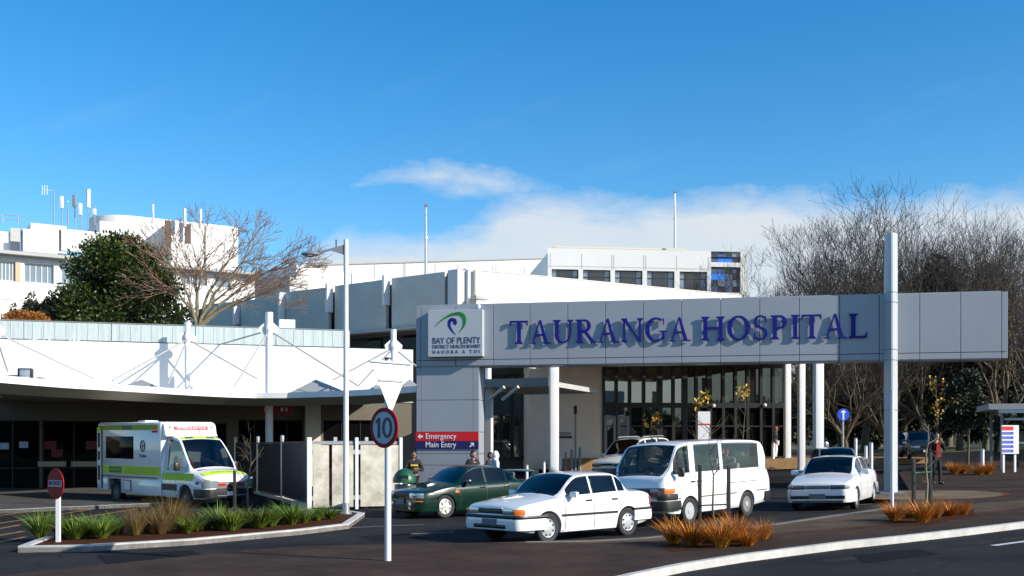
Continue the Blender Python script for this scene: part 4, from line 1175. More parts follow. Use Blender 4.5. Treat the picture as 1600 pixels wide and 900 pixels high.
def long_block():
    a = at(470, 415, 106.0); b = at(862, 404, 112.0); T = frame2(a, b); L = (V3((b.x, b.y, 0)) - V3((a.x, a.y, 0))).length
    root = thing('long_block', 'long low cream block on the skyline between bare tree and ward block', 'building', Matrix.Translation((a.x, a.y, 1.5)))
    z0, z1 = at(470, 415.5, 106).z, at(862, 404, 112).z
    b_ = MB(T); b_.prism([(0, 0, 0), (L, 0, 0), (L, 0, z1), (0, 0, z0)], (0, 12, 0)); b_.build('wall', M['offwhite'], root, world=True, smooth=0)
    jo = MB(T)
    for u in (585, 631, 633, 680, 715, 770, 775, 820): x, _ = onplane(T, u, 415); jo.box((x, -0.005, 12), (0.08, 0.014, (z0 + z1) / 2 * 2 - 24.3))
    jo.build('cladding_joint', M['grey_wall'], root, world=True, smooth=0)
    cp = MB(T); cp.prism([(0, -0.1, z0), (L, -0.1, z1), (L, -0.1, z1 + .12), (0, -0.1, z0 + .12)], (0, 1, 0)); cp.build('capping', M['grey_wall'], root, world=True, smooth=0)
long_block()

# ------------------------------------------------------------------ ward tower (left)
def tower():
    def plan(u, Y): return V3(((u - 800) / F * Y, Y, 0))
    a, b = plan(-160, 78.0), plan(400, 92.0)
    T = frame2(a, b); L = (b - a).length
    root = thing('hospital_tower', 'white hospital block with louvred roof plant and window bands behind the round green tree', 'building', Matrix.Translation((a.x, a.y, 1)))
    X = lambda u, v=430, y=0.0: onplane(T, u, v, y)
    ze = X(60, 403)[1]
    zw1, zw0 = X(40, 411)[1], X(40, 441)[1]
    wins = [(-120, -60), (-50, -6), (-2, 26), (38, 84), (96, 140), (150, 200), (210, 262)]
    holes = [(X(p)[0], X(q)[0], zw0, zw1) for p, q in wins]
    zl1, zl0 = X(40, 469)[1], X(40, 492)[1]
    holes2 = [(X(p)[0], X(q)[0], X(320, 447)[1], X(320, 431)[1]) for p, q in ((284, 296), (301, 324), (336, 360))]
    b_ = MB(T); wall_grid(b_, 0, L, 0, ze, holes + holes2, depth=0.3); shell(b_, 0, L, 0, ze, 18); b_.build('wall', M['white'], root, world=True, smooth=0)
    for x0, x1, z0, z1 in holes:
        n = 5
        window(root, T, x0, x1, z0, z1, 0.2, 'glass_blue', frame='offwhite', mull=[x0 + (x1 - x0) * k / n for k in range(1, n)], fw=0.06)
    for x0, x1, z0, z1 in holes2:
        window(root, T, x0, x1, z0, z1, 0.2, 'glass_blue', frame='offwhite', fw=0.06)
    pe = MB(T); xa, z1 = X(24, 412); xb, z0 = X(32, 440); pe.box(((xa + xb) / 2, -0.01, (zw0 + zw1) / 2), (xb - xa, 0.05, zw1 - zw0)); pe.build('peach_panel', M['peach'], root, world=True, smooth=0)
    ev = MB(T); ev.box((L / 2, -0.25, ze + 0.12), (L + .6, 1.2, 0.24)); ev.build('eave', M['grey_wall'], root, world=True, smooth=0)
    bn = MB(T); bn.box((L / 2, -0.02, X(40, 469)[1]), (L, 0.08, 0.05)); bn.build('string_course', M['offwhite'], root, world=True, smooth=0)
    # roof storeys
    def blk(name, u0, v0, u1, y, dep, m, vb=404, bev=0.0):
        x0, z1 = X(u0, v0, y); x1, _ = X(u1, v0, y); o = MB(T); o.box(((x0 + x1) / 2, y + dep / 2, (z1 + ze) / 2), (x1 - x0, dep, z1 - ze), bev=bev); return o.build(name, M[m], root, world=True, smooth=0)
    blk('plant_room', -160, 346, 31, 3.0, 6, 'white'); 
    x0, z1 = X(16, 356, 2.9); x1, z0 = X(31, 396, 2.9); sd_ = MB(T); sd_.box(((x0 + x1) / 2, 2.9, (z0 + z1) / 2), (x1 - x0, .2, z1 - z0)); sd_.build('plant_room_dark_side', M['grey_wall'], root, world=True, smooth=0)  # grey sheet standing for the dark side of the plant room
    lv = MB(T); fr = MB(T)
    for u0, u1 in ((33, 91), (93, 164)):
        x0, z1 = X(u0, 357, 1.2); x1, z0 = X(u1, 398, 1.2)
        n = 16
        for k in range(n):
            z = z0 + (z1 - z0) * (k + .5) / n
            lv.box(((x0 + x1) / 2, 1.25, z), (x1 - x0 - .25, 0.12, (z1 - z0) / n * .8), rot=Matrix.Rotation(R(-35), 3, 'X'))
        fr.box(((x0 + x1) / 2, 1.45, (z0 + z1) / 2), (x1 - x0, 0.1, z1 - z0))
    fo = fr.build('louvre_screen', M['grey_wall'], root, world=True, smooth=0); o = lv.build('louvre_blades', M['offwhite'], None, smooth=0); o.parent = fo; o.data.transform(TM[root.name].inverted())
    o['kind'] = 'stuff'
    # long plant storey with rounded left end
    x0, z1 = X(150, 331, 5); x1, _ = X(368, 348, 5)
    d = MB(T); r = 3.0
    prof = [(x0 + r - r * math.cos(t), 5 + r - r * math.sin(t)) for t in [R(a_) for a_ in range(-90, 91, 12)]]
    outl = prof + [(x1, 5.0), (x1, 11.0)]
    d.prism([(p[0], p[1], ze) for p in outl][::-1], (0, 0, z1 - ze)); d.build('plant_storey', M['white'], root, world=True, smooth=30)
    blk('plant_box', 156, 345, 200, 3.4, 1.5, 'white'); blk('plant_box', 268, 344, 319, 2.2, 3, 'offwhite'); blk('plant_box', 322, 352, 372, 2.6, 3, 'white'); blk('plant_box', 48, 348, 104, 4.0, 2, 'offwhite')
    sl_ = MB(T)
    for u in (262, 294):
        x, z = X(u, 365, 2.15); sl_.box((x, 2.15, z), (0.5 if u == 262 else 0.45, 0.08, 2.2 if u == 262 else 1.6))
    build_split(sl_, 'dark_opening', mat('brown_opening', (0.09, 0.07, 0.055), 0.8), root)
    rl = MB(T)
    x0, z0 = X(-20, 346, 3.1); x1, _ = X(40, 346, 3.1)
    for z in (.35, .7): rl.tube([(x0, 3.2, z0 + z), (x1, 3.2, z0 + z)], 0.03, 5)
    k = x0
    while k < x1 + .1: rl.tube([(k, 3.2, z0), (k, 3.2, z0 + .7)], 0.03, 5); k += 1.1
    rl.build('roof_railing', M['steel'], root, world=True)
tower()
# aerials on the tower roof: each its own thing
def aerials():
    Y = 90.0
    spec = [(84, 296, 352, 'thin', 'thin grey aerial pole with a small yagi antenna at its tip'), (97, 307, 352, 'panel', 'aerial pole with a pale pink panel antenna on top'),
            (106, 315, 352, 'thin2', 'plain thin aerial pole between two panel antennas'), (117, 305, 350, 'dark', 'aerial pole carrying a dark grey panel antenna'),
            (126, 318, 350, 'panel2', 'short aerial pole with stubby white panel antenna'), (138, 296, 360, 'tall', 'tallest white tube antenna left of the curved plant room'),
            (148, 322, 345, 'stub', 'short white stub antenna at the curved wall end'), (239, 319, 345, 'thin3', 'thin white flue pipe on the curved plant room roof'),
            (288.5, 326, 350, 'pipe', 'left of two white flue pipes above the bare tree'), (313, 327, 352, 'pipe2', 'right of two white flue pipes above the bare tree')]
    for u, vt, vb, k, lab in spec:
        p = at(u, vb + 4, Y); t = at(u, vt, Y); root = thing('roof_aerial', lab, 'aerial', Matrix.Translation(p), group='aerials on the hospital roof')
        h = t.z - p.z
        m_ = MB()
        if k in ('pipe', 'pipe2', 'thin3'):
            r = 0.13 if k != 'thin3' else 0.09
            m_.tube([(0, 0, 0), (0, 0, h)], r, 8); m_.build('pipe', M['pole'], root)
            continue
        m_.tube([(0, 0, -0.3), (0, 0, h)], 0.045, 6); m_.build('pole', M['greysteel'], root)
        q = MB()
        if k == 'thin':
            q.tube([(0, 0, h - .1), (-0.95, 0, h - .05)], 0.03, 5)
            for x in (-.55, -.75, -.95): q.tube([(x, 0, h - .45), (x, 0, h + .35)], 0.025, 5)
        elif k in ('panel', 'dark', 'panel2', 'stub'):
            q.box((0, -0.1, h - .5), (.28, .2, 1.0 if k != 'stub' else .5), bev=.03)
        elif k == 'tall': q.tube([(0, 0, h - 1.5), (0, 0, h)], 0.17, 10)
        else: q.ball((0, 0, h), .06)
        q.build('antenna', M['pole'] if k != 'dark' else M['greysteel'], root)
aerials()
def roof_mast(u, vt, vb, Y, lab, r=0.09):
    p = at(u, vb, Y); t = at(u, vt, Y); root = thing('flagpole', lab, 'pole', Matrix.Translation(p)); h = t.z - p.z
    m_ = MB(); m_.tube([(0, 0, 0), (0, 0, h * .5), (0, 0, h)], [r, r * .9, r * .55], 8); m_.build('pole', M['steel'], root)
    q = MB(); q.box((0, 0, h), (r * 2.4, r * 2.4, r * 1.6)); q.build('finial', M['greysteel'], root)
    c = MB(); c.lathe([(r * 1.3, h * .52), (r * 1.3, h * .55)]); c.build('collar', M['pole'], root)
roof_mast(665.5, 321, 430, 78, 'grey roof pole above the grey panels, with a cap at its tip', 0.11)
roof_mast(1054.5, 300, 387, 93, 'thin tapering roof pole on the ward block with windows', 0.10)

# ------------------------------------------------------------------ white columns of the porte-cochere
for u, vb, wpx, Y, lab in ((1230, 722, 9, 60, 'thinnest and farthest of three white columns right of the glass wall'), (1252, 736, 9.5, 54, 'middle of three white columns right of the glass wall'), (1278.5, 733, 13, 47, 'widest and nearest of three white columns right of the glass wall'), (865.5, 760, 13.5, 39, 'single white column under the sign, before the cream wall')):
    c = gxy(u, Y); wd = wpx / F * Y
    if u == 1230: c.z = 1.22
    root = thing('white_column', lab, 'column', Matrix.Translation(c), group='white columns under the sign' if u > 1000 else None)
    zt = 5.0 if u < 1000 else 1.9 + (697 - 562) / F * Y + 0.2
    if u < 1000: zt = 4.9
    m_ = MB(); m_.box((0, 0, (zt - c.z) / 2), (wd, wd, zt - c.z), rz=R(8), bev=0.015); m_.build('shaft', M['pole'], root)
    b_ = MB(); b_.box((0, 0, .02), (wd + .2, wd + .2, .04), rz=R(8)); b_.build('base_plate', M['greysteel'], root)
def entrance_roof():
    """big flat roof over the drop-off, carried by the columns; mostly hidden by the sign, it shades the cream wall"""
    root = thing('entrance_roof', 'wide flat roof over the drop-off, its dark soffit showing just below the long sign', 'roof', Matrix.Translation((8, 54, 0.9)))
    pts = [(0.2, 47), (13.5, 46), (15.7, 61.6), (0.6, 60.2)]
    m_ = MB(); m_.prism([(x, y, 6.62) for x, y in pts], (0, 0, .4)); m_.build('roof_slab', M['grey_wall'], root, world=True, smooth=0)
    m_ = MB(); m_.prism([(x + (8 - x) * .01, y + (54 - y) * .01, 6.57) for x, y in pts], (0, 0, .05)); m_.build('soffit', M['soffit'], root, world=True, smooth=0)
entrance_roof()
# ------------------------------------------------------------------ glass shelter at the right edge
def shelter():
    Y = 46.0
    a = at(1548, 640, Y); b = at(1700, 640, Y - 1); T = frame2(a, b); gz = g(a.x, a.y)
    root = thing('bus_shelter', 'glazed shelter with flat grey roof and white fascia behind the notice board', 'shelter', Matrix.Translation((a.x, a.y, gz)))
    z1 = onplane(T, 1560, 631)[1]; z0 = onplane(T, 1560, 640)[1]; zf = onplane(T, 1560, 645.5)[1]
    r = MB(T); r.box((2.2, 1.6, (z0 + z1) / 2), (4.6, 3.6, z1 - z0)); r.build('roof', M['grey_wall'], root, world=True, smooth=0)
    f = MB(T); f.box((2.35, -0.1, (z0 + zf) / 2), (4.1, 0.1, z0 - zf)); f.build('fascia', M['white'], root, world=True, smooth=0)
    for x in (0.45, 3.9):
        for y in (0.1, 3.0):
            p = MB(T); p.box((x, y, (gz + z0) / 2), (.1, .1, z0 - gz)); p.build('post', M['greysteel'], root, world=True, smooth=0)
    gl = MB(T); gl.box((2.2, 3.02, (gz + .3 + z0) / 2), (3.3, .02, z0 - gz - .6)); gl.build('glass_wall', M['glass_car'], root, world=True, smooth=0)
    tr = MB(T)
    for v in (655, 692): _, z = onplane(T, 1560, v, .1); tr.box((2.2, .1, z), (3.3, .05, .09))
    tr.build('rail', M['steel'], root, world=True, smooth=0)
    be = MB(T); be.box((2.4, 2.2, gz + .45), (2.6, .4, .06)); be.box((1.4, 2.2, gz + .22), (.06, .3, .44)); be.box((3.4, 2.2, gz + .22), (.06, .3, .44)); be.build('bench', M['darkpost'], root, world=True, smooth=0)
shelter()
# ------------------------------------------------------------------ vehicles
# local frame: x forward (front bumper at +L/2), y to the car's left, z up, origin on the ground
class Car:
    def __init__(s, spec): s.__dict__.update(spec); s.hL = s.L / 2
    def top(s, d): return resample(s.topT, d)
    def belt(s, d): return min(resample(s.beltT, d), s.top(d) + 0.0)
    def wid(s, d): return resample(s.widT, d)
    def edge(s, d): return resample(s.edgeT, d)
    def base(s, d): return resample(s.botT, d)
    def low(s, d):
        b = s.base(d)
        for wd in s.wheels:
            q = abs(d - wd)
            if q < s.archR: b = max(b, s.axle + math.sqrt(s.archR ** 2 - q * q) * s.archK)
        return b
    def side_y(s, d, z):
        w = s.wid(d); zb = s.base(d); zt = s.belt(d)
        t = (z - zb) / max(0.05, zt - zb)
        return w - s.tumble * max(0, (t - .55) / .45) ** 2 - 0.05 * max(0, (.3 - t) / .3) ** 2
    def section(s, d):
        w, zt, zbelt, zl, zf = s.wid(d), s.top(d), s.belt(d), s.low(d), s.base(d)
        k = max(0.0, min(1.0, (zt - zbelt) / 0.30))
        k = k * k * (3 - 2 * k)
        pts = [(0, zf), (w - .30, zf), (w - .29, max(zl, zf + .001)), (s.side_y(d, zl) - .02, zl), (s.side_y(d, zl + .015), zl + .015)]
        zs0 = zl + .015
        for i in range(1, 7):
            z = zs0 + (zbelt - .03 - zs0) * i / 6
            pts.append((s.side_y(d, z), z))
        yb = s.side_y(d, zbelt - .03) - .035
        pts.append((yb, zbelt))
        # upper: glass bottom, glass top, edge, screen edge, three roof points
        we = s.edge(d); ze = zt - 0.055
        yi = yb - .012
        def deck(f):  # point across the bonnet / boot lid
            y = yi * (1 - f); return (y, zbelt + (zt - zbelt) * (1 - (y / max(.01, yi)) ** 2.2) + .004 * f)
        gh = []
        zgb = zbelt + .02 * k
        for f in (0.0, 0.93, 1.0): gh.append((yi + (we - yi) * f, zgb + (ze - zgb) * f))
        gh.append((we - .055, ze + .016)); gh.append((we * .68, zt - .022)); gh.append((we * .34, zt - .006)); gh.append((0, zt))
        dk = [deck(f) for f in (0, .06, .12, .2, .45, .72, 1)]
        for a, b in zip(dk, gh): pts.append((a[0] + (b[0] - a[0]) * k, a[1] + (b[1] - a[1]) * k))
        return pts
    def stations(s):
        L = s.L; st = set()
        n = int(L / .11)
        for i in range(n + 1): st.add(round(L * i / n, 4))
        for dd in (.015, .04, .08): st.add(dd); st.add(round(L - dd, 4))
        for wd in s.wheels:
            for i in range(-10, 11):
                st.add(round(wd + s.archR * math.sin(i / 10 * math.pi / 2), 4))
            st.add(round(wd - s.archR - .006, 4)); st.add(round(wd + s.archR + .006, 4))
        for a, b in list(s.sidewin) + [s.screen, s.backlight] + list(s.doors): st.add(a); st.add(b)
        out = sorted(x for x in st if 0 <= x <= L); res = [out[0]]
        for x in out[1:]:
            if x - res[-1] > .003: res.append(x)
        return res
    def build(s, root, paint, glass, dark_trim='black'):
        st = s.stations(); secs = [s.section(d) for d in st]; n = len(secs[0])
        NB = 11           # belt index
        groups = {}
        def put(key, quad): groups.setdefault(key, []).append(quad)
        def P(i, j, sg): d = st[i]; y, z = secs[i][j]; return (s.hL - d, y * sg, z)
        inside = lambda a, b, r: r and a >= r[0] - .002 and b <= r[1] + .002
        liner = []
        for i in range(len(st) - 1):
            a, b = st[i], st[i + 1]
            for j in range(n - 1):
                for sg in (1, -1):
                    q = [P(i, j, sg), P(i + 1, j, sg), P(i + 1, j + 1, sg), P(i, j + 1, sg)]
                    key = 'body'
                    if j == NB + 1:
                        for w_i, r in enumerate(s.sidewin):
                            if inside(a, b, r): key = ('side_window', w_i, sg)
                    if j >= NB + 4:
                        if inside(a, b, s.screen): key = 'windscreen'
                        elif inside(a, b, s.backlight): key = 'rear_window'
                    if 4 <= j <= NB:
                        for w_i, r in enumerate(s.doors):
                            if inside(a, b, r): key = ('door', w_i, sg)
                    put(key, q)
                    if key in ('body',) or (isinstance(key, tuple) and key[0] == 'door'):
                        if s.cabin[0] <= a and b <= s.cabin[1]:
                            liner.append([(p[0], p[1] * .955, p[2] - .03 if p[2] > 1.0 else max(p[2], .28)) for p in q])
        # end caps
        for i in (0, len(st) - 1):
            ring = [P(i, j, 1) for j in range(n)] + [P(i, j, -1) for j in range(n - 2, 0, -1)]
            put('body', ring)
        objs = {}
        for key, qs in groups.items():
            mb = MB(); cache = {}
            def vv(p):
                k = (round(p[0], 4), round(p[1], 4), round(p[2], 4))
                if k not in cache: cache[k] = mb.bm.verts.new(p)
                return cache[k]
            for q in qs:
                vs = []
                for p in q:
                    v = vv(p)
                    if v not in vs: vs.append(v)
                if len(vs) > 2:
                    try: mb.bm.faces.new(vs)
                    except ValueError: pass
            name = key if isinstance(key, str) else key[0]
            m = {'body': paint, 'door': paint}.get(name, glass)
            objs[key] = mb.build(name, m, root, smooth=48)
        lb = MB()
        for q in liner: lb.face(q)
        lb.build('cabin_lining', s.lining, root, smooth=0, weld=.001)
        s.objs = objs
        # door seams and waist strips, following the side surface
        for d in sorted({d for r in s.doors for d in r}):
            for sg in (1, -1):
                if 1:
                    sm = MB()
                    zs = [s.low(d) + .07 + (s.belt(d) - .02 - s.low(d) - .07) * k / 8 for k in range(9)]
                    sm.grid([[(s.hL - d - .007, sg * (s.side_y(d, z) + .0025), z), (s.hL - d + .007, sg * (s.side_y(d, z) + .0025), z)] for z in zs])
                    sm.build('door_seam', M['black'], root, smooth=0, recalc=False)
        return objs
    # outline of the nose or tail in plan, for wrapped bumpers and lamps
    def outline(s, end, depth):
        pts = []
        n = 26
        for i in range(n + 1):
            d = depth * (1 - i / n); dd = d if end == 'F' else s.L - d
            pts.append(V3((s.hL - dd, s.wid(dd), 0)))
        w0 = pts[-1].y
        m = 12
        mid = [V3((pts[-1].x, w0 * (1 - 2 * k / m), 0)) for k in range(1, m)]
        return pts + mid + [V3((p.x, -p.y, 0)) for p in pts[::-1]]
    def wrap(s, mb, end, s0, s1, z0, z1, off=0.02, thick=0.04, depth=1.0, rake=0.0, z0b=None, z1b=None, nz=1, drop=0.0):
        """strip along the nose outline from arc length s0 to s1 (0 = centre, + = left), standing off by off"""
        o = s.outline(end, depth)
        acc = [0.0]
        for a, b in zip(o, o[1:]): acc.append(acc[-1] + (b - a).length)
        tot = acc[-1]; mid = tot / 2
        def pt(sv):
            q = mid - sv
            for i in range(len(o) - 1):
                if acc[i] <= q <= acc[i + 1] + 1e-9:
                    t = (q - acc[i]) / max(1e-9, acc[i + 1] - acc[i]); p = o[i].lerp(o[i + 1], t)
                    a = o[max(0, i - 1)]; b = o[min(len(o) - 1, i + 2)]
                    dr = (b - a).normalized(); nr = V3((-dr.y, dr.x, 0))
                    if end == 'F' and nr.x < 0 and abs(nr.x) > .2: nr = -nr
                    if end == 'R' and nr.x > 0 and abs(nr.x) > .2: nr = -nr
                    if abs(nr.x) <= .2 and nr.y * p.y < 0: nr = -nr
                    return p, nr
            return o[-1], V3((0, -1, 0))
        k = max(2, int(abs(s1 - s0) / .05)); outer = []; inner = []
        for i in range(k + 1):
            f = i / k; sv = s0 + (s1 - s0) * f; p, nr = pt(sv)
            za = z0 + ((z0b if z0b is not None else z0) - z0) * f; zb = z1 + ((z1b if z1b is not None else z1) - z1) * f
            sx = 1 if end == 'F' else -1
            outer.append([V3((p.x, p.y, 0)) + nr * (off - drop * 0) + V3((-rake * sx * 0, 0, za)), V3((p.x, p.y, 0)) + nr * (off + .012) + V3((0, 0, za + (zb - za) * .5)), V3((p.x - rake * sx, p.y, 0)) + nr * off + V3((0, 0, zb))])
            inner.append([V3((p.x, p.y, 0)) + nr * (off - thick) + V3((0, 0, za)), V3((p.x - rake * sx, p.y, 0)) + nr * (off - thick) + V3((0, 0, zb))])
        mb.grid(outer)
        mb.grid([[a[0], b[0]] for a, b in zip(outer, inner)]); mb.grid([[a[2], b[1]] for a, b in zip(outer, inner)])
        mb.face(outer[0] + inner[0][::-1]); mb.face(outer[-1][::-1] + inner[-1])
    def side_strip(s, mb, d0, d1, z0, z1, off=.008, sides=(1, -1), n=None):
        n = n or max(2, int((d1 - d0) / .08))
        for sg in sides:
            rows = []
            for i in range(n + 1):
                d = d0 + (d1 - d0) * i / n
                y0 = s.side_y(d, z0); y1 = s.side_y(d, z1)
                rows.append([(s.hL - d, sg * (y0 - .004), z0), (s.hL - d, sg * (y0 + off), z0 + .004), (s.hL - d, sg * (y1 + off), z1 - .004), (s.hL - d, sg * (y1 - .004), z1)])
            mb.grid(rows); mb.face(rows[0]); mb.face(rows[-1][::-1])

def wheel_set(root, car, r, wdt, track_out, rimkind='hub', rim_m='hub'):
    """four wheels: tyre as part, rim as sub-part; one of each built, then copied"""
    first = None
    for wd in car.wheels:
        for sg in (1, -1):
            y = sg * track_out
            if first is None:
                t = MB(); h = wdt / 2; ri = r * .66
                t.lathe([(ri, -h * .9), (r * .9, -h), (r * .98, -h * .8), (r, -h * .3), (r, h * .3), (r * .98, h * .8), (r * .9, h), (ri, h * .9), (ri - .005, 0)], axis='Y', n=36)
                to = t.build('wheel', M['rubber'], root, smooth=40)
                m_ = MB(); R0 = ri - .004
                face = h * .75
                if rimkind == 'hub':       # covered hubcap with slots round the edge
                    m_.lathe([(R0, face * .8), (R0 * .96, face + .012), (R0 * .84, face - .004), (R0 * .55, face + .014), (R0 * .2, face + .022), (0.0001, face + .02)], axis='Y', n=32)
                    m_.lathe([(R0, -face), (R0, face * .8)], axis='Y', n=32)
                elif rimkind == 'steel':   # plain steel rim with centre boss
                    m_.lathe([(R0, face), (R0 * .93, face - .02), (R0 * .78, face - .055), (R0 * .62, face - .02), (R0 * .40, face - .012), (R0 * .32, face + .01), (R0 * .2, face + .012), (.0001, face + .012)], axis='Y', n=32)
                    m_.lathe([(R0, -face), (R0, face)], axis='Y', n=32)
                else:                      # spoked alloy
                    m_.lathe([(R0, -face), (R0, face), (R0 * .9, face + .006), (R0 * .88, face - .03)], axis='Y', n=36)
                    ns = rimkind
                    for k in range(ns):
                        a = 2 * math.pi * k / ns
                        ca, sa = math.cos(a), math.sin(a)
                        w0, w1 = .040, .030
                        q = [(ca * R0 * .1 - sa * w0, sa * R0 * .1 + ca * w0), (ca * R0 * .92 - sa * w1, sa * R0 * .92 + ca * w1), (ca * R0 * .92 + sa * w1, sa * R0 * .92 - ca * w1), (ca * R0 * .1 + sa * w0, sa * R0 * .1 - ca * w0)]
                        m_.prism([(p[0], face - .022 + .0006 * k, p[1]) for p in q], (0, .022, 0))
                    m_.lathe([(R0 * .24, face - .02), (R0 * .24, face + .012), (.0001, face + .016)], axis='Y', n=16)
                ro = m_.build('rim', M[rim_m], to, smooth=30)
                back = MB(); back.lathe([(R0 * .97, -face * .3), (.0001, -face * .3)], axis='Y', n=24); bo = back.build('brake_disc', M['black'], to, smooth=0)
                if rimkind == 'hub':
                    sl = MB()
                    for k in range(8):
                        a = 2 * math.pi * (k + .5) / 8; rr = R0 * .72
                        sl.lathe([(.022, face + .0), (.02, face + .0165), (.0001, face + .0165)], c=(math.cos(a) * rr, 0, math.sin(a) * rr), axis='Y', n=10)
                    slo = sl.build('slot', M['black'], to, smooth=0)
                first = to
                o = to
            else:
                o = first.copy(); COL.objects.link(o); o.parent = root
                for ch in list(first.children):
                    c = ch.copy(); COL.objects.link(c); c.parent = o
            o.location = (car.hL - wd, y, r)
            o.rotation_euler = (0, 0, 0 if sg > 0 else math.pi)

def seats(root, xs_front, xs_rear, z, w, m, wheel_y=-0.33, dash_x=None, dash_z=0.8):
    sb = None
    for x in xs_front:
        for y in (.34, -.34):
            b = MB(); b.box((x + .18, y, z - .05), (.5, .48, .18), bev=.05); b.box((x - .12, y, z + .26), (.14, .46, .6), bev=.06, rot=Matrix.Rotation(R(-14), 3, 'Y')); b.box((x - .24, y, z + .64), (.09, .26, .18), bev=.04)
            b.build('seat', m, root)
    for x in xs_rear:
        b = MB(); b.box((x + .18, 0, z - .05), (.5, w, .18), bev=.05); b.box((x - .14, 0, z + .26), (.16, w, .58), bev=.06, rot=Matrix.Rotation(R(-16), 3, 'Y'))
        for y in (-.36, .36): b.box((x - .26, y, z + .60), (.09, .26, .15), bev=.04)
        b.build('rear_bench', m, root)
    if dash_x:
        d = MB(); d.box((dash_x, 0, dash_z), (.42, w + .12, .26), bev=.07); d.build('dashboard', M['lining'], root)
        t = MB(); 
        ring = [V3((0, math.cos(a) * .18, math.sin(a) * .18)) for a in [2 * math.pi * k / 20 for k in range(21)]]
        rt = Matrix.Rotation(R(-25), 3, 'Y'); t.tube([rt @ p + V3((dash_x - .34, wheel_y, dash_z + .10)) for p in ring], .016, 6, cap=False); t.tube([V3((dash_x - .34, wheel_y, dash_z + .1)), V3((dash_x - .1, wheel_y, dash_z))], .03, 6)
        t.build('steering_wheel', M['black'], root)

def mirror_pair(root, x, y, z, m, sz=(.10, .20, .13)):
    for sg in (1, -1):
        b = MB(); b.box((x, sg * (y + sz[1] / 2), z), sz, bev=.035); b.box((x, sg * (y - .03), z - .03), (.05, .12, .04)); o = b.build('wing_mirror', m, root)
        g_ = MB(); g_.box((x - sz[0] / 2 - .002, sg * (y + sz[1] / 2), z), (.006, sz[1] * .8, sz[2] * .75)); g_.build('mirror_glass', M['chrome'], o, smooth=0)
def wipers(root, pts):
    b = MB()
    for a, c in pts: b.tube([a, c], .009, 5)
    b.build('wiper', M['black'], root)
def handle(c, root, ds, z, m, sides=(1, -1)):
    doors = [o for k, o in c.objs.items() if isinstance(k, tuple) and k[0] == 'door']
    for i, d in enumerate(ds):
        for sg in sides:
            b = MB(); y = c.side_y(d, z); b.box((c.hL - d, sg * (y + .012), z), (.17, .03, .035), bev=.008)
            par = c.objs.get(('door', min(i, len(c.doors) - 1), sg), root); b.build('handle', m, par)
def ground_T(px, py, heading, front_dir=None):
    """matrix standing a vehicle on the sloping ground, heading measured from +X"""
    e = .8
    n = V3((-(g(px + e, py) - g(px - e, py)) / (2 * e), -(g(px, py + e) - g(px, py - e)) / (2 * e), 1)).normalized()
    x = V3((math.cos(heading), math.sin(heading), 0)); x = (x - n * x.dot(n)).normalized(); y = n.cross(x)
    m = Matrix.Identity(4); m.col[0][:3] = x; m.col[1][:3] = y; m.col[2][:3] = n; m.col[3][:3] = (px, py, g(px, py))
    return m

def place(wheel_px, wheel_local, heading):
    """put the wheel at local (x, y) of a car on the ground point under photo pixel wheel_px"""
    q = gp(*wheel_px); c, s_ = math.cos(heading), math.sin(heading)
    lx, ly = wheel_local
    px = q.x - (c * lx - s_ * ly); py = q.y - (s_ * lx + c * ly)
    return ground_T(px, py, heading)

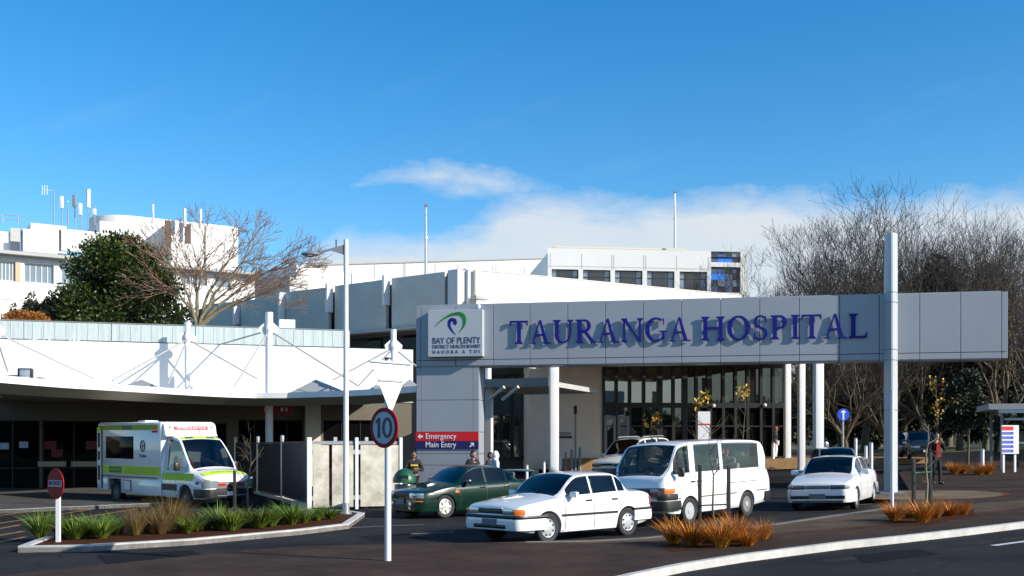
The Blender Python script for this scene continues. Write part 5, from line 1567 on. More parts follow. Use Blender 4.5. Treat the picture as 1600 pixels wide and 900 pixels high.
# ---- white four-door saloon in front -------------------------------------------------
def saloon_white():
    L = 3.98
    c = Car(dict(L=L, wheels=(.78, 3.12), archR=.35, archK=.93, axle=.30, tumble=.05, lining=M['lining'],
        topT=[(0, .70), (.03, .74), (.12, .775), (.5, .85), (1.08, .935), (1.12, .95), (1.40, 1.14), (1.66, 1.31), (1.82, 1.355), (2.2, 1.375), (2.78, 1.365), (2.94, 1.325), (3.12, 1.18), (3.27, 1.03), (3.34, .985), (3.6, .975), (3.9, .955), (3.98, .90)],
        beltT=[(0, .68), (.12, .745), (.5, .80), (1.1, .875), (2.0, .905), (3.0, .935), (3.6, .93), (3.98, .86)],
        widT=[(0, .70), (.05, .755), (.16, .80), (.5, .825), (1.2, .835), (2.6, .835), (3.3, .82), (3.75, .78), (3.93, .73), (3.98, .68)],
        edgeT=[(0, .70), (1.1, .70), (1.4, .665), (1.75, .615), (2.2, .60), (2.85, .60), (3.15, .64), (3.34, .68), (3.98, .68)],
        botT=[(0, .30), (.3, .22), (1.1, .185), (2.9, .185), (3.6, .24), (3.98, .32)],
        sidewin=((1.36, 2.06), (2.11, 2.84), (2.88, 3.10)), screen=(1.12, 1.74), backlight=(2.86, 3.31), doors=((1.24, 2.08), (2.08, 2.90)), cabin=(1.15, 3.25)))
    hd = math.pi + R(42.5)
    T = place((858, 849), (c.hL - c.wheels[0], .83), hd)
    root = thing('parked_car', 'boxy white four-door sedan with black bumper strip, foremost car', 'car', T)
    c.build(root, M['carwhite'], M['glass_car'])
    wheel_set(root, c, .30, .175, .735, 'hub', 'hub')
    b = MB(); c.wrap(b, 'F', -1.42, 1.42, .28, .50, off=.03, thick=.1, depth=.8); b.build('front_bumper', M['carwhite'], root)
    b = MB(); c.wrap(b, 'F', -1.45, 1.45, .50, .565, off=.035, thick=.1, depth=.8); b.build('bumper_strip', M['black'], root)
    b = MB(); c.wrap(b, 'F', -.46, .46, .31, .385, off=.046, thick=.03); b.build('lower_intake', M['black'], root)
    for sg in (1, -1):
        b = MB(); c.wrap(b, 'F', sg * .36, sg * .64, .578, .70, off=.008, thick=.05); o = b.build('headlight', M['lens'], root)
        b = MB(); c.wrap(b, 'F', sg * .65, sg * .90, .578, .69, off=.012, thick=.05); b.build('indicator', M['orange'], root)
    b = MB(); c.wrap(b, 'F', -.345, .345, .59, .685, off=.004, thick=.03); b.build('grille', M['black'], root)
    b = MB(); c.wrap(b, 'F', -.345, .345, .688, .712, off=.012, thick=.03); b.build('grille_bar', M['carwhite'], root)
    b = MB(); b.box((c.hL + .055, .0, .435), (.012, .40, .115)); b.build('number_plate', M['plate_dk'], root, smooth=0)
    b = MB(); c.side_strip(b, 1.13, 2.78, .505, .555, .014); c.side_strip(b, 3.47, 3.72, .53, .58, .012); b.build('side_moulding', M['black'], root)
    b = MB(); c.wrap(b, 'R', -1.4, 1.4, .33, .54, off=.03, thick=.1, depth=.75); b.build('rear_bumper', M['carwhite'], root)
    b = MB(); c.wrap(b, 'R', -1.4, 1.4, .54, .59, off=.032, thick=.1, depth=.75); b.build('rear_strip', M['black'], root)
    for sg in (1, -1):
        b = MB(); c.wrap(b, 'R', sg * .3, sg * .80, .63, .80, off=.008, thick=.04); b.build('tail_light', M['redlens'], root)
    handle(c, root, (1.93, 2.70), .80, M['black'])
    mirror_pair(root, c.hL - 1.42, .80, .93, M['carwhite'])
    seats(root, (-.10,), (-.95,), .50, 1.15, M['seat'], wheel_y=-.33, dash_x=.62, dash_z=.80)
    wipers(root, [((c.hL - 1.13, .25, .965), (c.hL - 1.30, -.28, 1.085)), ((c.hL - 1.13, -.3, .965), (c.hL - 1.22, -.62, 1.01))])
    m = MB(); m.box((c.hL - 1.75, 0, 1.24), (.03, .22, .06), bev=.01); m.build('rear_view_mirror', M['black'], root)
    return root
saloon_white()

# ---- dark green saloon with bonnet scoop and boot wing -------------------------------
def saloon_green():
    L = 4.15
    c = Car(dict(L=L, wheels=(.82, 3.25), archR=.345, archK=.95, axle=.31, tumble=.045, lining=M['lining'],
        topT=[(0, .66), (.04, .70), (.14, .735), (.6, .83), (1.12, .93), (1.16, .945), (1.45, 1.14), (1.75, 1.32), (1.95, 1.375), (2.3, 1.395), (2.7, 1.37), (2.95, 1.29), (3.2, 1.14), (3.42, 1.01), (3.5, .985), (3.8, .975), (4.08, .95), (4.15, .86)],
        beltT=[(0, .63), (.14, .70), (.6, .775), (1.16, .87), (2.2, .91), (3.2, .94), (3.8, .925), (4.15, .83)],
        widT=[(0, .62), (.05, .70), (.18, .78), (.5, .82), (.9, .845), (2.2, .84), (3.3, .845), (3.8, .80), (4.08, .73), (4.15, .66)],
        edgeT=[(0, .70), (1.15, .70), (1.45, .66), (1.85, .60), (2.3, .585), (2.8, .59), (3.2, .63), (3.5, .68), (4.15, .66)],
        botT=[(0, .24), (.3, .19), (1.2, .17), (2.9, .17), (3.7, .22), (4.15, .30)],
        sidewin=((1.45, 2.16), (2.22, 2.88), (2.92, 3.12)), screen=(1.16, 1.86), backlight=(2.84, 3.44), doors=((1.30, 2.19), (2.19, 3.0)), cabin=(1.2, 3.3)))
    hd = math.pi + R(38)
    T = place((696, 810), (c.hL - c.wheels[0], .83), hd)
    root = thing('parked_car', 'dark green four-door sedan with bonnet scoop, boot wing and pale spoked wheels', 'car', T)
    c.build(root, M['cargreen'], M['glass_dark'])
    wheel_set(root, c, .31, .2, .745, 6, 'alloy')
    b = MB(); c.wrap(b, 'F', -1.3, 1.3, .20, .50, off=.03, thick=.1, depth=.7); b.build('front_bumper', M['cargreen'], root)
    b = MB(); c.wrap(b, 'F', -.52, .52, .24, .40, off=.045, thick=.03); b.build('lower_intake', M['black'], root)
    for sg in (1, -1):
        b = MB(); c.wrap(b, 'F', sg * .40, sg * .86, .54, .67, off=.012, thick=.05); b.build('headlight', M['lens'], root)
        b = MB(); c.wrap(b, 'F', sg * .62, sg * .84, .44, .475, off=.04, thick=.05); b.build('bumper_lamp', M['orange'], root)
        b = MB(); b.lathe([(.10, 0), (.10, .02), (.0001, .03)], c=(c.hL + .03, sg * .44, .34), axis='X', n=18); b.build('fog_lamp', M['lens'], root)
        b = MB(); y = c.side_y(1.2, .68); b.box((c.hL - 1.19, sg * (y + .006), .69), (.13, .02, .06), bev=.006); b.build('side_repeater', M['orange'], root)
    b = MB(); c.wrap(b, 'F', -.36, .36, .56, .655, off=.006, thick=.03); b.build('grille', M['black'], root)
    b = MB(); b.box((c.hL + .06, 0, .44), (.012, .40, .12)); b.build('number_plate', M['plate_dk'], root, smooth=0)
    sc = MB(); x0 = c.hL - .62; x1 = c.hL - 1.08
    rows = []
    for x, h, hw in ((x0, .085, .30), (x0 - .12, .095, .31), (x0 - .3, .08, .31), (x1, .0, .28)):
        d = c.hL - x; zt = c.top(d)
        rows.append([(x, hw * k, zt - .035 * (abs(k)) ** 2 - (.02 if abs(k) == 1 else -h * (1 - .25 * k * k))) for k in (-1, -.9, -.5, 0, .5, .9, 1)])
    sc.grid(rows); so_ = sc.build('bonnet_scoop', M['cargreen'], root, smooth=50)
    so2 = MB(); d = .62; zt = c.top(d); so2.box((x0 + .0, 0, zt + .022), (.02, .54, .075)); so2.build('scoop_mouth', M['black'], so_, smooth=0)
    wg = MB(); xw = c.hL - 3.95; wg.grid([[(xw + .13, y, 1.19 - .02 * abs(y)), (xw + .05, y, 1.225 - .02 * abs(y)), (xw - .14, y, 1.245 - .02 * abs(y)), (xw - .14, y, 1.215 - .02 * abs(y)), (xw + .05, y, 1.185 - .02 * abs(y)), (xw + .13, y, 1.19 - .02 * abs(y))] for y in (-.70, -.35, 0, .35, .70)])
    for sg in (1, -1): wg.prism([(xw + .16, sg * .70, .94), (xw - .16, sg * .70, .94), (xw - .15, sg * .70, 1.24), (xw + .10, sg * .70, 1.20)], (0, -sg * .035, 0))
    wg.build('boot_wing', M['cargreen'], root, smooth=30)
    b = MB(); c.side_strip(b, 1.17, 2.90, .185, .255, .02); b.build('side_skirt', M['cargreen'], root)
    b = MB(); c.side_strip(b, 1.22, 3.02, .55, .58, .008); b.build('side_moulding', M['cargreen'], root)
    b = MB(); c.wrap(b, 'R', -1.3, 1.3, .28, .56, off=.03, thick=.1, depth=.7); b.build('rear_bumper', M['cargreen'], root)
    for sg in (1, -1):
        b = MB(); c.wrap(b, 'R', sg * .34, sg * .82, .62, .80, off=.008, thick=.04); b.build('tail_light', M['redlens'], root)
    handle(c, root, (2.04, 2.86), .80, M['cargreen'])
    mirror_pair(root, c.hL - 1.50, .81, .95, M['carblack'])
    seats(root, (-.15,), (-1.05,), .50, 1.15, M['seat'], wheel_y=-.33, dash_x=.62, dash_z=.80)
    return root
saloon_green()

# ---- second white saloon, nose towards us -------------------------------------------
def saloon_round():
    L = 4.1
    c = Car(dict(L=L, wheels=(.80, 3.18), archR=.33, archK=.93, axle=.285, tumble=.05, lining=M['lining'],
        topT=[(0, .64), (.03, .70), (.12, .745), (.5, .83), (1.05, .93), (1.10, .95), (1.4, 1.15), (1.7, 1.33), (1.9, 1.38), (2.25, 1.395), (2.65, 1.375), (2.9, 1.30), (3.2, 1.12), (3.4, 1.0), (3.5, .985), (3.8, .975), (4.04, .94), (4.1, .86)],
        beltT=[(0, .62), (.12, .71), (.5, .79), (1.1, .88), (2.2, .92), (3.2, .95), (3.8, .93), (4.1, .82)],
        widT=[(0, .66), (.05, .73), (.17, .79), (.5, .825), (1.0, .845), (2.4, .845), (3.3, .83), (3.8, .78), (4.04, .71), (4.1, .65)],
        edgeT=[(0, .70), (1.1, .70), (1.4, .66), (1.8, .61), (2.25, .595), (2.75, .60), (3.2, .64), (3.5, .68), (4.1, .65)],
        botT=[(0, .26), (.3, .20), (1.1, .18), (2.9, .18), (3.7, .22), (4.1, .30)],
        sidewin=((1.40, 2.10), (2.16, 2.80), (2.84, 3.04)), screen=(1.10, 1.80), backlight=(2.82, 3.42), doors=((1.26, 2.13), (2.13, 2.94)), cabin=(1.15, 3.3)))
    hd = math.pi + R(61)
    T = place((1340, 795), (c.hL - c.wheels[0], .83), hd)
    root = thing('parked_car', 'white rounded four-door sedan facing the camera beside the tall blade mast', 'car', T)
    c.build(root, M['carwhite'], M['glass_car'])
    wheel_set(root, c, .285, .17, .745, 7, 'hub')
    b = MB(); c.wrap(b, 'F', -1.35, 1.35, .22, .53, off=.03, thick=.1, depth=.75); b.build('front_bumper', M['carwhite'], root)
    b = MB(); c.wrap(b, 'F', -.68, .68, .315, .395, off=.05, thick=.03); b.build('lower_intake', M['black'], root)
    b = MB(); c.wrap(b, 'F', -.64, .64, .23, .262, off=.045, thick=.03); b.build('lower_lip', M['black'], root)
    for sg in (1, -1):
        b = MB(); c.wrap(b, 'F', sg * .33, sg * .68, .555, .665, off=.01, thick=.05); b.build('headlight', M['lens_dk'], root)
        b = MB(); c.wrap(b, 'F', sg * .69, sg * .84, .56, .665, off=.014, thick=.05); b.build('indicator', M['lens'], root)
    b = MB(); c.wrap(b, 'F', -.31, .31, .565, .655, off=.006, thick=.03); b.build('grille', mat('grey_grille', (.18, .18, .19), .4, metal=.5), root)
    b = MB(); b.box((c.hL + .066, 0, .38), (.012, .42, .125)); b.build('number_plate', M['plate_dk'], root, smooth=0)
    b = MB(); c.side_strip(b, 1.16, 2.85, .50, .535, .012); b.build('side_moulding', M['carwhite'], root)
    b = MB(); c.wrap(b, 'R', -1.3, 1.3, .30, .58, off=.03, thick=.1, depth=.7); b.build('rear_bumper', M['carwhite'], root)
    for sg in (1, -1):
        b = MB(); c.wrap(b, 'R', sg * .34, sg * .82, .64, .82, off=.008, thick=.04); b.build('tail_light', M['redlens'], root)
    handle(c, root, (1.97, 2.78), .81, M['carwhite'])
    mirror_pair(root, c.hL - 1.44, .82, .95, M['carwhite'], (.11, .22, .15))
    seats(root, (-.12,), (-1.0,), .50, 1.15, M['seat'], wheel_y=-.33, dash_x=.64, dash_z=.80)
    wipers(root, [((c.hL - 1.11, .25, .965), (c.hL - 1.28, -.28, 1.085))])
    return root
saloon_round()

# ---- white forward-control passenger van ---------------------------------------------
def van():
    L = 4.35
    c = Car(dict(L=L, wheels=(.98, 3.22), archR=.37, archK=.92, axle=.31, tumble=.07, lining=M['lining_grey'],
        topT=[(0, .98), (.03, 1.06), (.08, 1.12), (.14, 1.155), (.35, 1.42), (.55, 1.68), (.68, 1.83), (.85, 1.90), (1.3, 1.945), (2.4, 1.96), (3.6, 1.94), (4.0, 1.90), (4.15, 1.78), (4.28, 1.40), (4.35, 1.06)],
        beltT=[(0, .96), (.14, 1.13), (.4, 1.15), (1.2, 1.17), (3.6, 1.18), (4.2, 1.18), (4.35, 1.04)],
        widT=[(0, .70), (.04, .77), (.14, .82), (.4, .845), (1.2, .85), (3.4, .85), (4.1, .82), (4.28, .78), (4.35, .74)],
        edgeT=[(0, .78), (.14, .78), (.4, .755), (.75, .715), (1.4, .70), (3.6, .70), (4.05, .69), (4.35, .70)],
        botT=[(0, .36), (.3, .27), (1.2, .24), (3.0, .24), (4.0, .30), (4.35, .38)],
        sidewin=((.46, 1.16), (1.36, 2.30), (2.42, 3.92)), screen=(.15, .74), backlight=(4.06, 4.26), doors=((.36, 1.24), (1.30, 2.36)), cabin=(.2, 4.1)))
    sx = lambda d: d if d < 1.2 else 1.2 + (d - 1.2) * 1.18
    for k_ in ('topT', 'beltT', 'widT', 'edgeT', 'botT'): setattr(c, k_, [(sx(d), z) for d, z in getattr(c, k_)])
    for k_ in ('sidewin', 'doors'): setattr(c, k_, tuple((sx(a), sx(b)) for a, b in getattr(c, k_)))
    c.backlight = tuple(map(sx, c.backlight)); c.cabin = tuple(map(sx, c.cabin)); c.wheels = tuple(map(sx, c.wheels)); c.L = sx(c.L); c.hL = c.L / 2
    hd = math.pi + R(48)
    T = place((1079, 819), (c.hL - c.wheels[0], .83), hd)
    root = thing('parked_van', 'white passenger van with big side windows behind the boxy white sedan', 'van', T)
    c.build(root, M['carwhite'], M['glass_van'])
    wheel_set(root, c, .31, .18, .75, 'steel', 'hub')
    b = MB(); c.wrap(b, 'F', -1.3, 1.3, .36, .58, off=.035, thick=.12, depth=.75); b.build('front_bumper', M['black'], root)
    b = MB(); c.wrap(b, 'F', -1.2, -.6, .60, .86, off=.02, thick=.05); b.build('corner_panel', M['carblack'], root)
    b = MB(); c.wrap(b, 'F', .6, 1.2, .60, .74, off=.02, thick=.05); b.build('corner_panel', M['black'], root)
    b = MB(); c.wrap(b, 'F', -.42, .42, .64, .86, off=.012, thick=.04); b.build('grille', M['black'], root)
    for sg in (1, -1):
        b = MB(); c.wrap(b, 'F', sg * .43, sg * .76, .64, .86, off=.018, thick=.05); b.build('headlight', M['lens_dk'], root)
        b = MB(); c.wrap(b, 'F', sg * .78, sg * 1.06, .75, .865, off=.024, thick=.05); b.build('indicator', M['orange'], root)
    b = MB(); c.wrap(b, 'F', -.8, .8, .868, .885, off=.02, thick=.03); b.build('trim_bar', M['chrome'], root)
    b = MB(); b.box((c.hL + .06, 0, .48), (.012, .42, .12)); b.build('number_plate', M['plate_dk'], root, smooth=0)
    b = MB(); c.side_strip(b, .38, .60, .60, .63, .012); c.side_strip(b, 1.40, 3.05, .60, .632, .012); c.side_strip(b, 4.02, 4.6, .61, .64, .012); c.side_strip(b, 2.65, 4.05, .865, .885, .012); b.build('side_moulding', mat('grey_moulding', (.10, .08, .07), .5), root)
    b = MB(); c.wrap(b, 'R', -1.2, 1.2, .36, .58, off=.03, thick=.1, depth=.6); b.build('rear_bumper', M['black'], root)
    for sg in (1, -1):
        b = MB(); c.wrap(b, 'R', sg * .52, sg * .80, .72, 1.0, off=.008, thick=.04); b.build('tail_light', M['redlens'], root)
    handle(c, root, (1.13, 1.42), .98, M['black'])
    mirror_pair(root, c.hL - .48, .87, 1.22, M['black'], (.09, .16, .22))
    seats(root, (1.0,), (-.1, -.95), .80, 1.25, M['seat_grey'], wheel_y=-.36, dash_x=1.78, dash_z=1.05)
    wipers(root, [((c.hL - .17, .3, 1.175), (c.hL - .27, -.25, 1.29)), ((c.hL - .17, -.35, 1.175), (c.hL - .24, -.72, 1.25))])
    return root
van()

# ---- pale people-carrier beyond the van ----------------------------------------------
def minivan():
    L = 4.4
    c = Car(dict(L=L, wheels=(.85, 3.4), archR=.36, archK=.92, axle=.31, tumble=.06, lining=M['lining'],
        topT=[(0, .72), (.04, .80), (.14, .86), (.45, .98), (.85, 1.08), (.9, 1.10), (1.25, 1.40), (1.6, 1.66), (1.85, 1.74), (2.4, 1.78), (3.4, 1.77), (3.9, 1.72), (4.1, 1.6), (4.3, 1.25), (4.4, .95)],
        beltT=[(0, .70), (.14, .82), (.45, .92), (.9, 1.0), (2, 1.03), (4.1, 1.06), (4.4, .93)],
        widT=[(0, .66), (.05, .74), (.16, .80), (.5, .845), (1.2, .86), (3.5, .86), (4.1, .83), (4.4, .74)],
        edgeT=[(0, .74), (.9, .74), (1.3, .70), (1.7, .65), (2.4, .64), (3.9, .64), (4.4, .70)],
        botT=[(0, .28), (.3, .22), (1.2, .20), (3.2, .20), (4.4, .34)],
        sidewin=((1.25, 2.0), (2.08, 2.95), (3.05, 3.95)), screen=(.92, 1.72), backlight=(4.02, 4.28), doors=((1.1, 2.04), (2.04, 3.0)), cabin=(1.0, 4.1)))
    hd = math.pi + R(52)
    q = gxy(985, 47.0)
    T = ground_T(q.x + .2, q.y, hd)
    T = Matrix.Translation((0, 0, .22)) @ T
    root = thing('parked_car', 'pale champagne people carrier half hidden behind the white van, by the cream wall', 'car', T)
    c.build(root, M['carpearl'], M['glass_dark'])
    wheel_set(root, c, .31, .2, .76, 7, 'hub')
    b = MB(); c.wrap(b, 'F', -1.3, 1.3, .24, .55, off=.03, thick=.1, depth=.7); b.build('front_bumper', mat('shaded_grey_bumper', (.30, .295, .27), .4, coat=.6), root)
    b = MB(); c.wrap(b, 'F', -.5, .5, .29, .38, off=.045, thick=.03); b.build('lower_intake', M['black'], root)
    b = MB(); c.wrap(b, 'F', -.30, .30, .66, .74, off=.02, thick=.05); b.build('grille', M['black'], root)
    for sg in (1, -1):
        b = MB(); c.wrap(b, 'F', sg * .34, sg * .85, .62, .75, off=.012, thick=.05); b.build('headlight', M['lens_dk'], root)
        b = MB(); c.wrap(b, 'R', sg * .55, sg * .82, .8, 1.1, off=.008, thick=.04); b.build('tail_light', M['redlens'], root)
    b = MB(); b.box((c.hL + .06, 0, .46), (.012, .42, .12)); b.build('number_plate', M['plate_dk'], root, smooth=0)
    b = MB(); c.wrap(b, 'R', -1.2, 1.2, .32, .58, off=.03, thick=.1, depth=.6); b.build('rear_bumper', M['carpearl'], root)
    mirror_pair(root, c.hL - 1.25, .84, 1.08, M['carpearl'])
    rr = MB()
    for sg in (1, -1): rr.tube([(c.hL - 1.9, sg * .62, 1.78), (c.hL - 2.1, sg * .62, 1.81), (c.hL - 3.5, sg * .62, 1.81), (c.hL - 3.7, sg * .62, 1.77)], .02, 6)
    rr.build('roof_rail', M['steel'], root)
    seats(root, (0,), (-1.0,), .68, 1.2, M['seat'], dash_x=.85, dash_z=.96)
    return root
minivan()

# ---- further parked cars seen end on --------------------------------------------------
def far_car(u, Y, hd, paint, label, glass='glass_dark', plates=False, lift=0.0, hatch=True):
    L = 3.9
    c = Car(dict(L=L, wheels=(.78, 3.1), archR=.33, archK=.92, axle=.285, tumble=.05, lining=M['lining'],
        topT=[(0, .66), (.05, .73), (.5, .84), (1.0, .93), (1.05, .95), (1.35, 1.17), (1.65, 1.36), (1.9, 1.41), (2.4, 1.42), (3.2, 1.38), (3.4, 1.30), (3.7, 1.0), (3.86, .85), (3.9, .75)],
        beltT=[(0, .64), (.12, .72), (1.0, .88), (2.2, .92), (3.4, .95), (3.9, .73)],
        widT=[(0, .66), (.05, .74), (.17, .79), (.5, .82), (1.0, .835), (3.0, .835), (3.7, .78), (3.9, .68)],
        edgeT=[(0, .70), (1.1, .70), (1.7, .62), (2.25, .60), (3.2, .61), (3.7, .68), (3.9, .68)],
        botT=[(0, .26), (.3, .20), (3.2, .18), (3.9, .30)],
        sidewin=((1.35, 2.05), (2.11, 2.8), (2.86, 3.2)), screen=(1.05, 1.75), backlight=(3.3, 3.74), doors=((1.2, 2.08), (2.08, 2.85)), cabin=(1.1, 3.5)))
    q = gxy(u, Y); T = Matrix.Translation((0, 0, lift)) @ ground_T(q.x, q.y, hd)
    root = thing('parked_car', label, 'car', T)
    c.build(root, paint, M[glass])
    wheel_set(root, c, .285, .17, .735, 'hub', 'hub')
    b = MB(); c.wrap(b, 'F', -1.3, 1.3, .22, .52, off=.03, thick=.1, depth=.7); b.build('front_bumper', paint, root)
    b = MB(); c.wrap(b, 'R', -1.3, 1.3, .28, .56, off=.03, thick=.1, depth=.7); b.build('rear_bumper', paint, root)
    b = MB(); c.wrap(b, 'F', -.3, .3, .57, .66, off=.006, thick=.03); b.build('grille', M['black'], root)
    for sg in (1, -1):
        b = MB(); c.wrap(b, 'F', sg * .33, sg * .8, .56, .67, off=.01, thick=.05); b.build('headlight', M['lens'], root)
        b = MB(); c.wrap(b, 'R', sg * .4, sg * .8, .62, .8, off=.01, thick=.05); b.build('tail_light', M['redlens'], root)
    b = MB(); b.box((c.hL + .06, 0, .4), (.012, .36, .12)); b.build('number_plate', M['plate' if plates else 'plate_dk'], root, smooth=0)
    b = MB(); b.box((-c.hL - .06, 0, .5), (.012, .36, .12)); b.build('number_plate', M['plate' if plates else 'plate_dk'], root, smooth=0)
    mirror_pair(root, c.hL - 1.36, .8, .95, paint)
    seats(root, (-.1,), (-.9,), .5, 1.1, M['seat'])
    return root
far_car(1306, 41.0, math.pi + R(82), M['carsilver'], 'dark-windowed silver car just behind the rounded white sedan, roof showing', 'glass_dark')
far_car(1418, 60.0, math.pi + R(80), M['carblack'], 'black car parked under the trees just right of the blade mast', plates=True, lift=.3)
far_car(1437, 58.0, math.pi + R(80), M['carblack'], 'black car parked under the trees beside the woman in red', plates=True, lift=.3)

# ---- ambulance ------------------------------------------------------------------------
def ambulance():
    L = 6.5
    cabL = 2.60
    c = Car(dict(L=cabL, wheels=(1.05,), archR=.40, archK=.95, axle=.34, tumble=.07, lining=M['lining'],
        topT=[(0, .84), (.04, .93), (.12, 1.0), (.45, 1.13), (.84, 1.23), (.88, 1.25), (1.25, 1.68), (1.58, 2.06), (1.74, 2.18), (2.0, 2.24), (2.6, 2.27)],
        beltT=[(0, .80), (.12, .94), (.45, 1.04), (.9, 1.10), (1.3, 1.12), (1.8, 1.12), (2.6, 1.12)],
        widT=[(0, .70), (.05, .80), (.16, .88), (.45, .93), (1.0, .96), (2.6, .97)],
        edgeT=[(0, .80), (.88, .83), (1.25, .81), (1.74, .75), (2.6, .75)],
        botT=[(0, .34), (.3, .28), (2.6, .30)],
        sidewin=((1.34, 2.22),), screen=(.90, 1.66), backlight=(9, 9.1), doors=((1.56, 2.36),), cabin=(.95, 2.58)))
    hd = R(-42)
    c.hL = L / 2
    q = gp(291, 793)
    T = place((289, 793), (c.hL - 1.05, -.95), hd)
    root = thing('ambulance', 'white ambulance with yellow-green bands parked nose out under the canopy', 'ambulance', T)
    c.build(root, M['carwhite'], M['glass_amb'])
    wr = .34
    # rear body
    xr = -L / 2; xf = L / 2 - 2.37; bl = xf - xr; bw = 2.02; zb0, zt = .42, 2.68
    b = MB()
    b.box(((xr + xf) / 2, 0, (zb0 + .35 + zt) / 2), (bl, bw, zt - zb0 - .35), bev=.11)
    # skirts round the rear wheel arch
    wx = xr + 1.15
    for sg in (1, -1):
        y = sg * (bw / 2 - .06)
        b.box(((xr + wx - .45) / 2, y, .60), (wx - .45 - xr, .1, .42), bev=.015)
        b.box(((wx + .45 + xf) / 2, y, .57), (xf - wx - .45, .1, .48), bev=.015)
        rows = []
        for k in range(13):
            a = math.pi * k / 12; rows.append([(wx + .45 * math.cos(a), y + .05 * sg, wr + .06 + .45 * math.sin(a)), (wx + .45 * math.cos(a), y + .05 * sg, .86)])
    b.build('rear_body', M['carwhite'], root, smooth=30)
    ch = MB(); ch.box(((xr + xf) / 2, 0, .55), (bl - .1, 1.1, .35)); ch.box((wx, 0, .62), (.9, bw - .5, .34)); ch.build('chassis', M['black'], root, smooth=0)
    c.wheels = (1.05, L / 2 - wx)
    wheel_set(root, c, wr, .22, .84, 'steel', 'plate_dk')
    # roof fairing over the cab with the light bar
    f = MB()
    prof = [(xf - .06, 2.67), (xf + .04, 2.67), (xf + .10, 2.60), (xf + .17, 2.30), (xf + .26, 2.22), (xf - .06, 2.16)]
    rows = []
    for y, k in ((-.93, .90), (-.84, 1), (0, 1.03), (.84, 1), (.93, .90)): rows.append([(xf + (p[0] - xf) * k, y, 2.16 + (p[1] - 2.16) * (k if k < 1 else 1)) for p in prof])
    f.grid(rows); f.face(rows[0]); f.face(rows[-1][::-1]); f.build('roof_fairing', M['carwhite'], root, smooth=35)
    lb = MB(); lb.box((xf + .115, 0, 2.48), (.10, 1.22, .12), bev=.02); lo = lb.build('light_bar', mat('pale_red_panel', (.50, .06, .07), .4), root)
    tb = MB(); add_text(tb, 'AMBULANCE', .085, Matrix.Translation((xf + .168, 0, 2.48)) @ Matrix.Rotation(R(90), 4, 'Z'), width=1.05); tb.build('bar_lettering', M['signwhite'], lo, smooth=0)
    for y in (-.76, .76):
        l = MB(); l.box((xf + .10, y, 2.50), (.06, .10, .08), bev=.01); l.build('marker_lamp', M['orange'], root)
    for y in (-1.02, 1.02):
        l = MB(); l.box((xf - .32, y, 2.40), (.34, .05, .13), bev=.02); l.build('side_beacon', M['redlens'], root)
    pd = MB(); pd.box((xr + 1.6, 0, 2.70), (.5, .5, .09), bev=.03); pd.build('roof_vent', M['carwhite'], root)
    sgR = -1                                             # the visible flank (vehicle's right)
    for sg in (1, -1):
        y = sg * (bw / 2 + .006)
        w_ = MB(); w_.box((xr + 1.55, y, 1.84), (1.80, .02, .74), bev=.008); w_.build('side_glass', M['glass_amb_side'], root)
        s1 = MB(); s1.box((xr + .45 + (bl - .5) / 2, y - sg * .002, 1.10), (bl - .5, .012, .27)); so_ = s1.build('reflective_band', M['amb_y'], root, smooth=0)
        t1 = MB(); t1.box((xr + 1.28, y + sg * .004, 1.10), (.82, .01, .2)); t1.build('band_plate', M['amb_g'], so_, smooth=0)
        tx = MB(); add_text(tx, 'AMBULANCE', .13, Matrix.Translation((xr + 1.28, y + sg * .011, 1.10)) @ Matrix.Rotation(R(180) if sg > 0 else 0, 4, 'Z'), width=.74); tx.build('band_lettering', M['amb_y'], so_, smooth=0)
        ck = MB()
        for k in range(14): ck.prism([(xr + 1.95 + k * .14, y + sg * .005, .975), (xr + 1.98 + k * .14, y + sg * .005, .975), (xr + 2.04 + k * .14, y + sg * .005, 1.225), (xr + 2.01 + k * .14, y + sg * .005, 1.225)], (0, sg * .004, 0))
        ck.build('band_hatching', M['amb_dg'], so_, smooth=0)
        s2 = MB(); s2.box((xr + .12 + (bl - .25) / 2, y - sg * .002, 2.50), (bl - .25, .012, .16)); s2o = s2.build('roof_band', M['amb_dg'], root, smooth=0)
        t2 = MB(); t2.box((xr + 2.05, y + sg * .004, 2.50), (.6, .01, .13)); t2.build('band_plate', M['amb_g'], s2o, smooth=0)
        ln = MB(); ln.box((xr + .3 + (bl - .5) / 2, y, .88), (bl - .5, .012, .03)); ln.build('skirt_line', M['black'], root, smooth=0)
        lk = MB(); lk.box((xr + 2.05, y, .60), (.46, .014, .34)); lk.build('locker_frame', M['lining'], root, smooth=0)
        lk = MB(); lk.box((xr + 2.05, y + sg * .006, .60), (.42, .012, .30)); lk.build('locker_door', M['carwhite'], root, smooth=0)
        em = MB(); ring = [V3((xr + 3.05 + math.cos(a) * .13, y + sg * .003, 1.90 + math.sin(a) * .17)) for a in [2 * math.pi * k / 24 for k in range(25)]]
        em.tube(ring, .022, 5, cap=False); em.box((xr + 3.05, y + sg * .003, 1.90), (.03, .008, .2)); em.box((xr + 3.05, y + sg * .004, 1.90), (.15, .008, .03)); em.build('crest', M['ltext'], root, smooth=0)
        tx = MB(); Tx = Matrix.Translation((xr + 3.05, y + sg * .003, 1.58)) @ Matrix.Rotation(R(180) if sg > 0 else 0, 4, 'Z'); add_text(tx, 'St John', .15, Tx, width=.42); tx.build('crest_lettering', M['ltext'], root, smooth=0)
        # rear corner door stripes
        cs = MB(); cs.box((xr + .17, y - sg * .001, 1.55), (.26, .014, 1.9)); cso = cs.build('rear_corner_panel', M['carwhite'], root, smooth=0)
        for z, h in ((2.08, .5), (1.55, .30), (.98, .5)):
            q_ = MB(); q_.box((xr + .17, y + sg * .008, z), (.13, .012, h)); q_.build('corner_stripe', M['lining'], cso, smooth=0)
